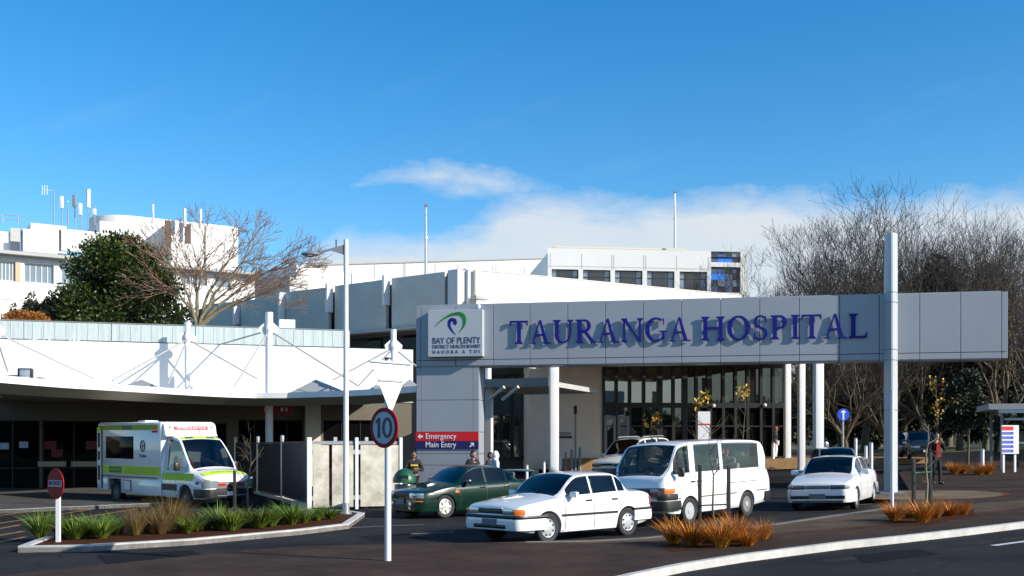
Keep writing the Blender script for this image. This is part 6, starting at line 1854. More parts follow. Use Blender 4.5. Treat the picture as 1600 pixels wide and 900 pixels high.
        q_ = MB(); q_.box((xr + .17, y + sg * .008, 2.44), (.24, .012, .14)); q_.build('corner_stripe', M['amb_y'], cso, smooth=0)
        ds = MB(); ds.box((xr + .36, y, 1.5), (.05, .012, 2.1)); ds.build('door_seam', M['lining'], root, smooth=0)
        # cab side band and black lower panel
        cb = MB(); c.side_strip(cb, .62, 2.34, .84, 1.07, .007, sides=(sg,)); cb.build('cab_band', M['amb_y'], root)
        ck = MB()
        for k in range(11):
            d = .7 + k * .14; ck.prism([(c.hL - d, sg * (c.side_y(d, .87) + .009), .855), (c.hL - d - .03, sg * (c.side_y(d, .87) + .009), .855), (c.hL - d - .03, sg * (c.side_y(d, 1.07) + .009), 1.075), (c.hL - d, sg * (c.side_y(d, 1.07) + .009), 1.075)], (0, sg * .003, 0))
        ck.build('cab_hatching', M['amb_dg'], root, smooth=0)['kind'] = 'stuff'
        lp = MB(); c.side_strip(lp, 1.5, 2.34, .52, .72, .016, sides=(sg,)); lp.build('lower_side_panel', M['black'], root)
        rp = MB(); d = .42; rp.box((c.hL - d, sg * (c.side_y(d, .80) + .005), .80), (.16, .03, .12), bev=.02); rp.build('side_beacon', M['redlens'], root)
        hl = MB(); c.wrap(hl, 'F', sg * .44, sg * .98, .64, .84, off=.02, thick=.06, z1b=.93); hl.build('headlight', M['lens'], root)
    # bonnet band and lettering, following the bonnet
    bb = MB(); rows = []
    for d in (.24, .36, .48): rows.append([(c.hL - d, y, c.belt(d) + (c.top(d) - c.belt(d)) * (1 - (abs(y) / .9) ** 2.2) + .010) for y in lin(-.78, .78, 14)])
    bb.grid(rows); bbo = bb.build('bonnet_band', M['amb_y'], root, smooth=40)
    tb = MB(); d = .36; tilt = math.atan2(c.top(.28) - c.top(.44), .16)
    add_text(tb, 'AMBULANCE', .12, Matrix.Translation((c.hL - d, 0, c.top(d) + .017)) @ Matrix.Rotation(R(90), 4, 'Z') @ Matrix.Rotation(tilt + R(90) * 0 - R(62), 4, 'X'), width=.9); tb.build('bonnet_lettering', M['amb_dg'], bbo, smooth=0)
    wb = MB(); rows = []
    for d in (1.67, 1.80): rows.append([(c.hL - d, y, c.top(d) - .03 * (y / .7) ** 2 + .012) for y in lin(-.66, .66, 12)])
    wb.grid(rows); wbo = wb.build('screen_band', M['amb_y'], root, smooth=40)
    for y in (-.38, .38):
        q_ = MB(); q_.grid([[(c.hL - d, yy, c.top(d) - .03 * (yy / .7) ** 2 + .018) for yy in (y - .14, y, y + .14)] for d in (1.68, 1.79)]); q_.build('band_check', M['amb_g'], wbo, smooth=0)
    b = MB(); c.wrap(b, 'F', -1.32, 1.32, .34, .60, off=.04, thick=.12, depth=.75); b.build('front_bumper', M['black'], root)
    b = MB(); c.wrap(b, 'F', -.5, .5, .62, .80, off=.022, thick=.05); gro = b.build('grille', mat('grey_mesh', (.20, .17, .16), .5, metal=.3), root)
    b = MB(); c.wrap(b, 'F', -.52, .52, .612, .63, off=.036, thick=.04); c.wrap(b, 'F', -.52, .52, .80, .818, off=.03, thick=.04); c.wrap(b, 'F', -.5, .5, .70, .715, off=.034, thick=.03); b.build('grille_bar', M['chrome'], gro)
    b = MB(); b.lathe([(.09, 0), (.09, .02), (.07, .02), (.07, 0)], c=(c.hL + .036, 0, .71), axis='X', n=20); b.build('badge', M['black'], gro)
    for y in (-.33, .33):
        b = MB(); b.box((c.hL + .034, y, .735), (.02, .26, .07)); b.build('grille_beacon', M['redlens'], root, smooth=0)
        v = MB(); d = .76; v.box((c.hL - d, y * 1.45, c.top(d) - .03), (.05, .36, .03)); v.build('bonnet_vent', M['black'], root, smooth=0)
    b = MB(); b.box((c.hL + .065, 0, .46), (.012, .30, .12)); b.build('number_plate', M['plate'], root, smooth=0)
    b = MB(); c.wrap(b, 'F', -.5, .5, .385, .41, off=.056, thick=.03); b.build('bumper_trim', M['steel'], root)
    mirror_pair(root, c.hL - 1.34, .97, 1.28, M['black'], (.12, .17, .26))
    wipers(root, [((c.hL - .90, .3, 1.28), (c.hL - 1.12, -.3, 1.55))])
    seats(root, (c.hL - 2.25,), (), .86, 1.3, M['seat'], wheel_y=-.42, dash_x=c.hL - 1.12, dash_z=1.06)
    aer = MB(); aer.tube([(c.hL - 1.85, .1, 2.2), (c.hL - 1.95, .1, 2.5)], .012, 5); aer.build('aerial', M['black'], root)
    return root, T, c
AMB, AMB_T, AMB_C = ambulance()
# ------------------------------------------------------------------ street furniture
def facing(p, yaw):
    """frame at p whose -y axis (sign face) is turned by yaw from the camera direction (positive = towards the right)"""
    return Matrix.Translation(V3(p)) @ Matrix.Rotation(yaw, 4, 'Z')
def disc(mb, c, r, y0, y1, n=40):
    mb.lathe([(.0001, y0), (r, y0), (r, y1), (.0001, y1)], c=c, axis='Y', n=n)

def speed_sign():
    Y = 17.0; b = gxy(606, Y, PH); zt = 1.9 + (697 - 562) / F * Y
    root = thing('road_sign', 'red-ringed speed limit sign reading 10 under a white triangle plate on a pole', 'road sign', Matrix.Translation(b))
    m = MB(); m.tube([(0, 0, 0), (0, 0, zt - b.z)], .052, 14); m.build('pole', M['pole'], root)
    yaw = R(-41); zc = 1.9 + (697 - 668.5) / F * Y - b.z; r = 31.5 / F * Y
    T = Matrix.Translation((0, 0, zc)) @ Matrix.Rotation(yaw, 4, 'Z')
    m = MB(T); disc(m, (0, 0, 0), r, -.085, -.065); po = m.build('speed_disc', M['dkred'], root)
    m = MB(T); disc(m, (0, 0, 0), r * .79, -.089, -.08); m.build('disc_face', M['signgrey'], po)
    m = MB()
    hh = r * .98
    x0 = -r * .34; w = r * .19
    t = MB(T)
    t.prism([(x0 - w * .5, -.094, -hh * .5), (x0 + w * .5, -.094, -hh * .5), (x0 + w * .5, -.094, hh * .5), (x0 - w * .45, -.094, hh * .5), (x0 - w * 1.3, -.094, hh * .30), (x0 - w * 1.1, -.094, hh * .20), (x0 - w * .5, -.094, hh * .30)], (0, .005, 0))
    cx = r * .26
    for q in arc_piece(cx, 0, r * .36, hh * .52, r * .17, r * .14, 0, 360, 40): t.prism([(p[0], -.094, p[1]) for p in q], (0, .005, 0))
    t.build('numerals', M['black'], po, smooth=0)
    m = MB(T); m.box((0, -.045, 0), (.3, .04, .04)); m.build('clamp', M['steel'], root)
    # give-way plate above, back turned to the right
    zt2 = 1.9 + (697 - 565) / F * Y - b.z; hgt = 76 / F * Y; wd = .86
    T2 = Matrix.Translation((0, 0, 0)) @ Matrix.Rotation(R(48), 4, 'Z')
    m = MB(T2); m.prism([(-wd / 2, -.06, zt2), (wd / 2, -.06, zt2), (.03, -.06, zt2 - hgt), (-.03, -.06, zt2 - hgt)], (0, -.012, 0)); m.build('triangle_plate', M['signwhite'], root, smooth=0)
    m = MB(T2); m.box((0, -.085, zt2 - .02), (wd + .04, .03, .03)); m.box((0, -.082, zt2 - .30), (.5, .025, .03)); m.build('stiffener', M['steel'], root, smooth=0)
    cp = MB(); cp.lathe([(.056, zt - b.z), (.05, zt - b.z + .03), (.0001, zt - b.z + .04)]); cp.build('pole_cap', M['black'], root)
speed_sign()

def no_entry():
    b = gp(91, 846, .1); Y = b.y
    root = thing('road_sign', 'round dark red no entry sign on a short white post in the planted bed', 'road sign', Matrix.Translation(b))
    zc = 1.9 + (697 - 756) / F * Y - b.z; r = 24 / F * Y
    m = MB(); m.box((0, 0, (zc) / 2), (.07, .07, zc + .1)); m.build('post', M['pole'], root)
    T = Matrix.Translation((0, 0, zc)) @ Matrix.Rotation(R(-38), 4, 'Z')
    m = MB(T); disc(m, (0, 0, 0), r, -.06, -.045); po = m.build('disc', M['dkred'], root)
    m = MB(T); m.box((0, -.064, .01), (r * 1.58, .008, r * .42)); m.build('label_plate', mat('dull_white_label', (.50, .50, .50), .6), po, smooth=0)
    t = MB(); add_text(t, 'NO ENTRY', .12, T @ Matrix.Translation((0, -.071, .01)), width=r * 1.42); t.build('lettering', M['dkred'], po, smooth=0)
no_entry()

def blue_sign():
    Y = 50.0; b = gxy(1317, Y)
    root = thing('road_sign', 'small round blue arrow sign on a thin post beyond the parked cars', 'road sign', Matrix.Translation(b))
    zc = 1.9 + (697 - 648) / F * Y - b.z; r = 9.6 / F * Y
    m = MB(); m.tube([(0, 0, 0), (0, 0, zc + .1)], .05, 10); m.build('post', M['steel'], root)
    T = Matrix.Translation((0, 0, zc)); m = MB(T); disc(m, (0, 0, 0), r, -.08, -.06, 28); po = m.build('disc', M['blue'], root)
    m = MB(T); m.box((0, -.083, -.03), (.075, .006, r * 1.45)); m.prism([(-.14, -.0865, r * .35), (.14, -.0865, r * .35), (0, -.0865, r * .78)], (0, .006, 0)); m.build('arrow', M['signwhite'], po, smooth=0)
blue_sign()

def notice_board():
    b = gp(1578, 738, PH); Y = b.y
    root = thing('notice_board', 'white direction board with red header and blue rows on two white legs', 'sign', Matrix.Translation(b))
    k = Y / F; W = 29 * k; z1 = 1.9 + (697 - 664.5) * k - b.z; z0 = 1.9 + (697 - 709) * k - b.z
    yaw = Matrix.Rotation(R(10), 4, 'Z')
    for x in (-W * .34, W * .34):
        m = MB(yaw); m.box((x, .05, z1 / 2 - .05), (.08, .06, z1)); m.build('leg', M['pole'], root)
    m = MB(yaw); m.box((0, 0, (z0 + z1) / 2), (W, .06, z1 - z0)); po = m.build('board', M['signwhite'], root, smooth=0)
    H = z1 - z0
    m = MB(yaw); m.box((-W * .15, -.033, z1 - H * .11), (W * .66, .008, H * .14)); m.build('red_header', M['red'], po, smooth=0)
    for i in range(5):
        m = MB(yaw); m.box((-W * .15, -.033, z1 - H * (.28 + .155 * i)), (W * .66, .008, H * .105)); m.build('blue_row', mat('board_blue', (.10, .13, .50), .5), po, smooth=0)
        m = MB(yaw); m.box((W * .11, -.036, z1 - H * (.28 + .155 * i)), (W * .13, .008, H * .10)); m.build('blue_tab', M['blue'], po, smooth=0)
notice_board()

def white_notice():
    Y = 46.0; b = gxy(1100, Y)
    root = thing('notice_board', 'tall white notice panel with a thin red line in front of the glass wall', 'sign', Matrix.Translation(b))
    k = Y / F; z1 = 1.9 + (697 - 643) * k - b.z; z0 = .25
    m = MB(); m.box((0, 0, (z0 + z1) / 2), (19 * k, .08, z1 - z0)); m.box((0, 0, .14), (.3, .2, .28)); po = m.build('panel', M['signwhite'], root, smooth=0)
    m = MB(); m.box((0, -.043, z1 - 20 * k), (19 * k - .01, .01, 2.2 * k)); m.build('red_line', M['red'], po, smooth=0)
white_notice()

def street_lamp():
    b = gp(540.5, 803, .09); Y = b.y; k = Y / F; zt = 1.9 + (697 - 374.5) * k - b.z
    root = thing('street_lamp', 'tall slender white street lamp with one arm reaching left over the bay', 'street lamp', Matrix.Translation(b))
    m = MB(); m.tube([(0, 0, 0), (0, 0, 1.2), (0, 0, zt)], [.085, .075, .062], 14); m.build('pole', M['pole'], root)
    m = MB(); m.lathe([(.16, 0), (.16, .03), (.1, .05), (.09, .3)]); m.build('base_collar', M['steel'], root)
    z0 = zt - .12; z1 = 1.9 + (697 - 397) * k - b.z; x1 = -44 * k
    m = MB(); m.prism([(-.05, -.03, z0 - .02), (x1, -.03, z1 + .05), (x1, -.03, z1), (x1 * .55, -.03, z1 + .10), (-.05, -.03, z0 - .28)], (0, .06, 0)); m.build('arm', M['greysteel'], root, smooth=0)
    m = MB(); m.ball((x1 - .2, 0, z1 + .0), (.26, .14, .075), 18, 8); lo = m.build('lamp_head', M['steel'], root)
    m = MB(); m.lathe([(.0001, z1 - .085), (.12, z1 - .06), (.12, z1 - .03)], c=(x1 - .22, 0, 0)); m.build('lens', M['skylight'], lo)
    m = MB(); m.tube([(-.26, 0, z0 - .12), (-.26, 0, z0 + .12)], .02, 6); m.build('photocell', M['black'], root)
street_lamp()

def bollard(u, vt, Y, lab, m_='pole', r=.06, z=None, group='white bollards along the forecourt', cat='bollard'):
    b = gxy(u, Y)
    if z is not None: b.z = z
    h = 1.9 + (697 - vt) / F * Y - b.z
    root = thing('bollard', lab, cat, Matrix.Translation(b), group=group)
    m = MB(); m.tube([(0, 0, 0), (0, 0, h)], r, 12); m.build('post', M[m_], root)
    m = MB(); m.lathe([(r * 1.12, h - .02), (r * 1.12, h), (r * .6, h + .03), (.0001, h + .035)], n=12); m.build('cap', M['steel' if m_ == 'pole' else m_], root)
bollard(823, 727, 40, 'white bollard just behind the roof of the foremost white sedan, leftmost')
bollard(850, 722, 46, 'white bollard just left of the white column under the sign')
bollard(875, 712, 52, 'white bollard just right of the white column under the sign', r=.075)
bollard(884, 707, 53, 'thin dark post nearest the white bollard by the cream wall', 'greysteel', .05, group='dark posts by the cream wall')
bollard(893, 703, 54, 'thin dark post close left of the tall lamp pole by the cream wall', 'greysteel', .07, group='dark posts by the cream wall')
bollard(906, 700, 55, 'thin dark post right of the tall lamp pole by the cream wall', 'greysteel', .07, group='dark posts by the cream wall')
bollard(1208, 692, 58.8, 'white bollard on the terrace left of the white columns', r=.09, z=1.22)
bollard(1337, 685, 50, 'tallest white bollard behind the rounded white sedan roof', r=.07)
bollard(1353, 697, 50, 'shortest white bollard behind the rounded white sedan', r=.07)
bollard(1361, 692, 46, 'white bollard nearest the blade mast behind the rounded white sedan', r=.08)
def gpb(u, vt, vb, lab, r):
    b = gp(u, vb, PH); bollard(u, vt, b.y, lab, r=r, z=b.z)
gpb(1535, 702, 736, 'white bollard among the orange tussocks left of the direction board', .075)
gpb(1394, 612, 793, 'very tall thin white post standing in front of the blade mast', .04)
def tall_post():
    Y = 54.0; b = gxy(899, Y); h = 1.9 + (697 - 634) / F * Y - b.z
    root = thing('lamp_pole', 'thin dark pole with a small box head in front of the cream wall', 'pole', Matrix.Translation(b))
    m = MB(); m.tube([(0, 0, 0), (0, 0, h)], .05, 10); m.build('pole', M['greysteel'], root)
    m = MB(); m.box((0, 0, h - .2), (.16, .16, .42), bev=.02); m.build('lamp_head', M['frame'], root)
tall_post()

def floodlight():
    Y = 39.5; p = at(40, 586, Y)
    root = thing('floodlight', 'square floodlight on a bracket at the left canopy edge', 'floodlight', Matrix.Translation(p))
    k = Y / F
    T = Matrix.Rotation(R(12), 4, 'Z')
    m = MB(T); m.box((0, 0, 0), (22 * k, .25, 21 * k), bev=.04); m.build('housing', M['black'], root)
    m = MB(T); m.box((0, -.135, .02), (15 * k, .02, 15 * k), bev=.01); m.build('glass', M['lens'], root)
    m = MB(); m.box((-22 * k, .25, -.12), (30 * k, .16, .28)); m.tube([(-40 * k, .2, -.1), (-48 * k, .2, -.8)], .14, 8); m.box((0, .12, -.31), (.1, .4, .12)); m.build('bracket', M['grey_wall'], root)
floodlight()

def hanging_sign():
    Y = 44.8; a = at(408, 640, Y); b = at(457, 640, Y); k = Y / F
    root = thing('hanging_sign', 'dark red sign with white marks hung under the canopy behind a mast', 'sign', Matrix.Translation(at(432, 640, Y)))
    m = MB(); m.box((0, 0, 0), (49 * k, .1, 16 * k)); po = m.build('panel', mat('canopy_red_sign', (.30, .012, .02), .5), root, smooth=0)
    for x, w in ((-16, 5), (-9, 4), (9, 4), (16, 3)):
        q = MB(); q.box((x * k, -.053, 0), (w * k, .008, 6 * k)); q.build('white_mark', M['signwhite'], po, smooth=0)
    for x in (-.5, .5):
        q = MB(); q.tube([(x, 0, 8 * k), (x, 0, 8 * k + .35)], .02, 6); q.build('hanger', M['greysteel'], root)
hanging_sign()

# ------------------------------------------------------------------ screen fence
def fence_dark():
    pts = [gp(483, 797), gp(441, 782), gp(403, 772), gp(368, 765)]
    root = thing('screen_fence', 'dark panelled screen fence with pale posts running back from the cream gate', 'fence', Matrix.Translation(pts[0]))
    for i, p in enumerate(pts):
        if i == 0: continue
        m = MB(); m.tube([(p.x, p.y, 0), (p.x, p.y, 2.12)], .06, 10); m.lathe([(.07, 2.12), (.07, 2.26), (.0001, 2.28)], c=(p.x, p.y, 0), n=10); m.build('post', M['steel'], root, world=True)
    for a, b in zip(pts, pts[1:]):
        T = frame2(b, a); L = (V3((a.x, a.y, 0)) - V3((b.x, b.y, 0))).length
        m = MB(T); m.box((L / 2, .0, 1.12), (L - .16, .04, 1.74)); m.build('panel', M['fence_dk'], root, world=True, smooth=0)
        m = MB(T); m.box((L / 2, .01, .06), (L - .13, .16, .16)); m.build('plinth', M['kerb'], root, world=True, smooth=0)
        m = MB(T)
        for z in (.22, 2.02): m.box((L / 2, .0, z), (L - .13, .06, .05))
        m.build('rail', mat('brown_rail', (.16, .10, .06), .7), root, world=True, smooth=0)
fence_dark()
def fence_cream():
    p0, p1 = gp(483, 797), gp(626, 793.5); T = frame2(p0, p1); L = (p1 - p0).length
    X = lambda u: onplane(T, u, 740)[0]
    root = thing('cream_gate', 'sunlit weathered cream gate boards between white posts beside the lamp pole', 'gate', Matrix.Translation(p0))
    for u in (483, 557, 626):
        x = X(u); m = MB(T); m.box((x, 0, 1.06), (.13 if u == 483 else .09, .1, 2.2)); m.build('post', M['pole'], root, world=True, smooth=0)
    for u in (527, 576):
        x = X(u); m = MB(T); m.box((x, .25, 1.06), (.1, .1, 2.22)); m.build('post', M['steel'], root, world=True, smooth=0)
    for u0, u1 in ((489, 513.5), (518.5, 551.5), (563, 622)):
        m = MB(T); m.box(((X(u0) + X(u1)) / 2, -.02, 1.0), (X(u1) - X(u0), .04, 1.86)); m.build('board', M['fence_cream'], root, world=True, smooth=0)
    for u in (486, 554.5, 560):
        for z in (.35, 1.72):
            m = MB(T); m.box((X(u), -.01, z), (.12, .06, .13)); m.build('hinge', M['steel'], root, world=True, smooth=0)
    m = MB(T); m.box((L / 2, .06, 2.0), (L, .06, .1)); m.box((L / 2, .06, .1), (L, .06, .08)); m.build('rail', M['greysteel'], root, world=True, smooth=0)
fence_cream()

def litter_bin():
    Y = 31.6; b = gxy(632, Y)
    root = thing('litter_bin', 'dark litter bin with a rounded green dome lid beside the cream gate', 'bin', Matrix.Translation(b))
    k = Y / F; r = 17 * k
    m = MB(); m.lathe([(r * .9, .0), (r * .95, .1), (r * .95, .75), (r * .9, .8)], n=28); m.build('body', M['carblack'], root)
    m = MB(); m.lathe([(r * 1.06, .84), (r * 1.08, .92), (r * .95, 1.06), (r * .62, 1.19), (r * .25, 1.245), (.0001, 1.255)], n=32); m.build('dome_lid', M['binlid'], root)
    m = MB(); m.box((0, -r * .86, 1.0), (r * .9, .1, .12), bev=.02); m.build('flap', M['black'], root)
litter_bin()

# ------------------------------------------------------------------ people
def skin_mesh(verts, edges, radii, root_i=0, sub=1):
    me = bpy.data.meshes.new('skin_tmp'); me.from_pydata([tuple(v) for v in verts], edges, [])
    o = bpy.data.objects.new('skin_tmp', me); COL.objects.link(o)
    md = o.modifiers.new('s', 'SKIN'); md.use_smooth_shade = True
    if not me.skin_vertices: bpy.context.view_layer.objects.active = o
    for i, sv in enumerate(me.skin_vertices[0].data):
        rr = radii[i]; sv.radius = rr if isinstance(rr, tuple) else (rr, rr); sv.use_root = (i == root_i)
    ss = o.modifiers.new('u', 'SUBSURF'); ss.levels = sub; ss.render_levels = sub
    dg = bpy.context.evaluated_depsgraph_get(); out = bpy.data.meshes.new_from_object(o.evaluated_get(dg))
    bpy.data.objects.remove(o); bpy.data.meshes.remove(me)
    return out
def me_to_mb(mb, me):
    vs = [mb.v(v.co) for v in me.vertices]
    for p in me.polygons:
        try: mb.bm.faces.new([vs[i] for i in p.vertices])
        except ValueError: pass
    bpy.data.meshes.remove(me)

POSES = {
 'stand': dict(el=(.27, .02, 1.12), wr=(.27, -.07, .88), el2=(-.27, .03, 1.12), wr2=(-.26, -.09, .88), kn=(.10, -.02, .49), an=(.11, .02, .08), kn2=(-.10, -.02, .49), an2=(-.11, .02, .08)),
 'walk': dict(el=(.26, .12, 1.14), wr=(.27, .05, .90), el2=(-.26, -.10, 1.13), wr2=(-.24, -.26, .96), kn=(.09, -.16, .52), an=(.10, -.22, .09), kn2=(-.09, .06, .49), an2=(-.10, .30, .12)),
 'fold': dict(el=(.29, -.03, 1.14), wr=(.10, -.22, 1.18), el2=(-.29, -.03, 1.14), wr2=(-.08, -.24, 1.12), kn=(.10, -.02, .49), an=(.11, .02, .08), kn2=(-.10, -.02, .49), an2=(-.11, .02, .08)),
 'phone': dict(el=(.27, -.06, 1.15), wr=(.12, -.17, 1.42), el2=(-.28, .02, 1.12), wr2=(-.12, -.22, 1.08), kn=(.09, -.06, .49), an=(.10, -.06, .08), kn2=(-.09, .02, .49), an2=(-.10, .12, .09)),
 'sit': dict(el=(.28, -.10, 1.14), wr=(.16, -.38, 1.16), el2=(-.28, -.10, 1.14), wr2=(-.16, -.38, 1.16), kn=(.13, -.42, .90), an=(.13, -.52, .50), kn2=(-.13, -.42, .90), an2=(-.13, -.52, .50)),
}
def person(label, T, top, trous, hair='hair', skin='skin', pose='stand', H=1.74, turn=0.0, hood=None, coat=None, inner=None, longhair=False, emblem=None, hat=None):
    """front of the figure is -y in its own frame"""
    P = POSES[pose]; k = H / 1.74
    root = thing('person', label, 'person', T @ Matrix.Scale(k, 4))
    J = {'pel': (0, 0, .95), 'waist': (0, -.005, 1.10), 'chest': (0, .0, 1.30), 'neck0': (0, .01, 1.455), 'neck1': (0, -.01, 1.535), 'hd': (0, -.015, 1.60),
         'sh': (.165, .01, 1.42), 'sh2': (-.165, .01, 1.42), 'el': P['el'], 'el2': P['el2'], 'wr': P['wr'], 'wr2': P['wr2'],
         'hip': (.09, 0, .90), 'hip2': (-.09, 0, .90), 'kn': P['kn'], 'kn2': P['kn2'], 'an': P['an'], 'an2': P['an2']}
    for s_ in ('', '2'):
        a = V3(J['an' + s_]); J['toe' + s_] = (a.x * 1.15, a.y - .15, max(.035, a.z - .05))
        e, w_ = V3(J['el' + s_]), V3(J['wr' + s_]); J['palm' + s_] = tuple(w_ + (w_ - e).normalized() * .07)
    def sk(names, edges, rad, sub=1):
        idx = {n: i for i, n in enumerate(names)}
        return skin_mesh([J[n] for n in names], [(idx[a], idx[b]) for a, b in edges], [rad[n] for n in names], 0, sub)
    Rb = dict(pel=(.14, .105), waist=(.125, .09), chest=(.15, .105), neck0=.058, neck1=.052, hd=.07, sh=.06, sh2=.06, el=.042, el2=.042, wr=.029, wr2=.029, palm=(.038, .018), palm2=(.038, .018), hip=.085, hip2=.085, kn=.055, kn2=.055, an=.038, an2=.038, toe=.03, toe2=.03)
    E = [('pel', 'waist'), ('waist', 'chest'), ('chest', 'neck0'), ('neck0', 'neck1'), ('neck1', 'hd')]
    for s_ in ('', '2'): E += [('chest', 'sh' + s_), ('sh' + s_, 'el' + s_), ('el' + s_, 'wr' + s_), ('wr' + s_, 'palm' + s_), ('pel', 'hip' + s_), ('hip' + s_, 'kn' + s_), ('kn' + s_, 'an' + s_), ('an' + s_, 'toe' + s_)]
    names = ['pel'] + sorted({n for e in E for n in e} - {'pel'})
    b = MB(); me_to_mb(b, sk(names, E, Rb))
    # head with face
    hm = Matrix.Translation((0, -.02, 1.625)) @ Matrix.Rotation(turn, 4, 'Z')
    b.T = hm; b.ball((0, 0, .0), (.074, .094, .112), 16, 12); b.ball((0, -.05, -.06), (.052, .045, .05), 10, 8)
    b.tube([(0, -.088, .015), (0, -.112, -.022), (0, -.095, -.03)], [.009, .016, .008], 6)
    for sx in (-1, 1): b.ball((sx * .076, .005, -.005), (.012, .022, .032), 8, 6)
    b.T = Matrix.Identity(4)
    for s_ in ('', '2'):       # fingers and thumb
        w_, p_ = V3(J['wr' + s_]), V3(J['palm' + s_]); d = (p_ - w_).normalized(); sd_ = d.cross(V3((0, 1, 0))).normalized() if abs(d.y) < .9 else V3((1, 0, 0)); cu = sd_.cross(d).normalized()
        for f, (o_, ln) in enumerate(((-.027, .058), (-.009, .072), (.009, .078), (.026, .070))):
            st = p_ + d * .015 + sd_ * o_; b.tube([st, st + d * ln * .55 + cu * .006, st + d * ln * .95 + cu * .022], [.009, .0085, .0065], 6)
        st = w_ + d * .03 + sd_ * .03; b.tube([st, st + sd_ * .022 + d * .03, st + sd_ * .026 + d * .062 + cu * .012], [.011, .0105, .008], 6)
    bo = b.build('body', M[skin], root, smooth=60)
    ey = MB(hm)
    for sx in (-1, 1): ey.ball((sx * .03, -.086, .012), .011, 8, 6)
    ey.build('eye', M['black'], root); mo = MB(hm); mo.box((0, -.090, -.055), (.045, .012, .008)); mo.build('mouth', M['skin_dk'], root)
    # hair / hood / cap
    h = MB(hm)
    h.grid([[(.081 * math.cos(a) * math.sin(t) * 1.02, .012 + .10 * math.sin(a) * math.sin(t), .01 + .118 * math.cos(t)) for a in [2 * math.pi * i / 18 for i in range(18)]] for t in [R(x) for x in (1, 25, 50, 70)]], closed=True)
    h.ball((0, .035, .0), (.080, .075, .105), 14, 8)
    if longhair: h.ball((0, .055, -.09), (.085, .055, .13), 12, 8)
    h.build('hair', M[hair], root, smooth=60)
    if hood:
        q = MB(hm); q.ball((0, .025, .0), (.112, .115, .15), 16, 10); q.ball((0, .04, -.14), (.12, .11, .09), 12, 8); q.build('hood', M[hood], root, smooth=60)
    if hat:
        q = MB(hm); q.lathe([(.088, .05), (.088, .08), (.07, .125), (.0001, .135)], n=18); q.box((0, -.11, .055), (.13, .10, .014), bev=.004); q.build('cap', M[hat], root, smooth=50)
    # clothes grown on the same skeleton
    up = lambda d, x: {n: (tuple(a + x for a in r_) if isinstance(r_, tuple) else r_ + x) for n, r_ in d.items()}
    Rt = up(Rb, .018); Rt['neck0'] = .07
    Et = [('pel', 'waist'), ('waist', 'chest'), ('chest', 'neck0')]
    for s_ in ('', '2'): Et += [('chest', 'sh' + s_), ('sh' + s_, 'el' + s_), ('el' + s_, 'wr' + s_)]
    nt_ = ['pel'] + sorted({n for e in Et for n in e} - {'pel'})
    q = MB(); me_to_mb(q, sk(nt_, Et, Rt)); q.build('jacket', M[coat or top], root, smooth=60)
    if inner:
        q = MB(); q.grid([[(x * w_, -.128 - .012 * math.cos(x * 12), z) for x in (-.07, -.035, 0, .035, .07)] for z, w_ in ((.93, 1.05), (1.05, 1.0), (1.2, 1.05), (1.32, .95), (1.42, .55))]); 
        for f in list(q.bm.faces): pass
        bmesh.ops.solidify(q.bm, geom=list(q.bm.faces), thickness=.02); q.build('shirt_front', M[inner], root, smooth=60)
    if emblem:
        q = MB(); q.box((0, -.135, 1.30), (.22, .02, .05), bev=.005); q.build('chest_emblem', M[emblem], root)
    Rl = up({n: Rb[n] for n in ('pel', 'hip', 'hip2', 'kn', 'kn2', 'an', 'an2')}, .016)
    El = [('pel', 'hip'), ('hip', 'kn'), ('kn', 'an'), ('pel', 'hip2'), ('hip2', 'kn2'), ('kn2', 'an2')]
    q = MB(); me_to_mb(q, sk(['pel', 'hip', 'kn', 'an', 'hip2', 'kn2', 'an2'], El, Rl)); q.build('trousers', M[trous], root, smooth=60)
    for s_ in ('', '2'):
        a, t = V3(J['an' + s_]), V3(J['toe' + s_]); q = MB(); q.box(((a + t) / 2 + V3((0, .02, -.005))), (.085, .27, .075), bev=.025); q.build('shoe', M['black'], root)
    return root
def P_T(u, Y, yaw, z=None):
    b = gxy(u, Y)
    if z is not None: b.z = z
    return loc(b, yaw)
person('man in black jacket with yellow chest emblem standing beside the green-lidded bin', P_T(646, 33.6, R(15)), 'cloth_bk', 'cloth_bk', skin='skin_dk', pose='fold', H=1.75, emblem='leaf_yl')
person('dark-haired man in black, head above the dark green sedan roof', P_T(739, 33.8, R(35)), 'cloth_bk', 'cloth_bk', pose='stand', H=1.76, turn=R(20))
person('person in navy beside someone in a white hood behind the dark green sedan', P_T(765.5, 35.4, R(70)), 'cloth_nv', 'cloth_nv', skin='skin_dk', pose='stand', H=1.70)
person('person in white hooded top behind the dark green sedan', P_T(774.5, 34.8, R(110)), 'cloth_wh', 'cloth_gy', pose='stand', H=1.72, hood='cloth_wh')
b_ = gp(1463, 757, PH)
person('woman in red top and open black coat walking across the brown paving', loc(b_, R(8)), 'cloth_rd', 'cloth_bk', hair='hair_b', pose='phone', H=1.76, coat='cloth_bk', inner='cloth_rd', longhair=True)
person('person in black top, orange cap and white trousers by the terrace bollard', P_T(1212, 58.9, R(60), 1.22), 'cloth_bk', 'cloth_wh', pose='stand', H=1.7, hat='cloth_or')
person('person in white holding something near the white notice panel', P_T(1103, 49.0, R(20)), 'cloth_wh', 'cloth_gy', hair='hair_b', pose='phone', H=1.8, coat='cloth_bk', inner='cloth_wh', longhair=True)
person('person in a red top in front of the dark glass wall', P_T(1128, 55.0, R(-20)), 'cloth_rd', 'cloth_bk', pose='stand', H=1.75)
person('person in a white top behind the silver car', P_T(1291, 44.5, R(30)), 'cloth_wh', 'cloth_bk', hair='cloth_wh', pose='stand', H=1.55, hood='cloth_wh')
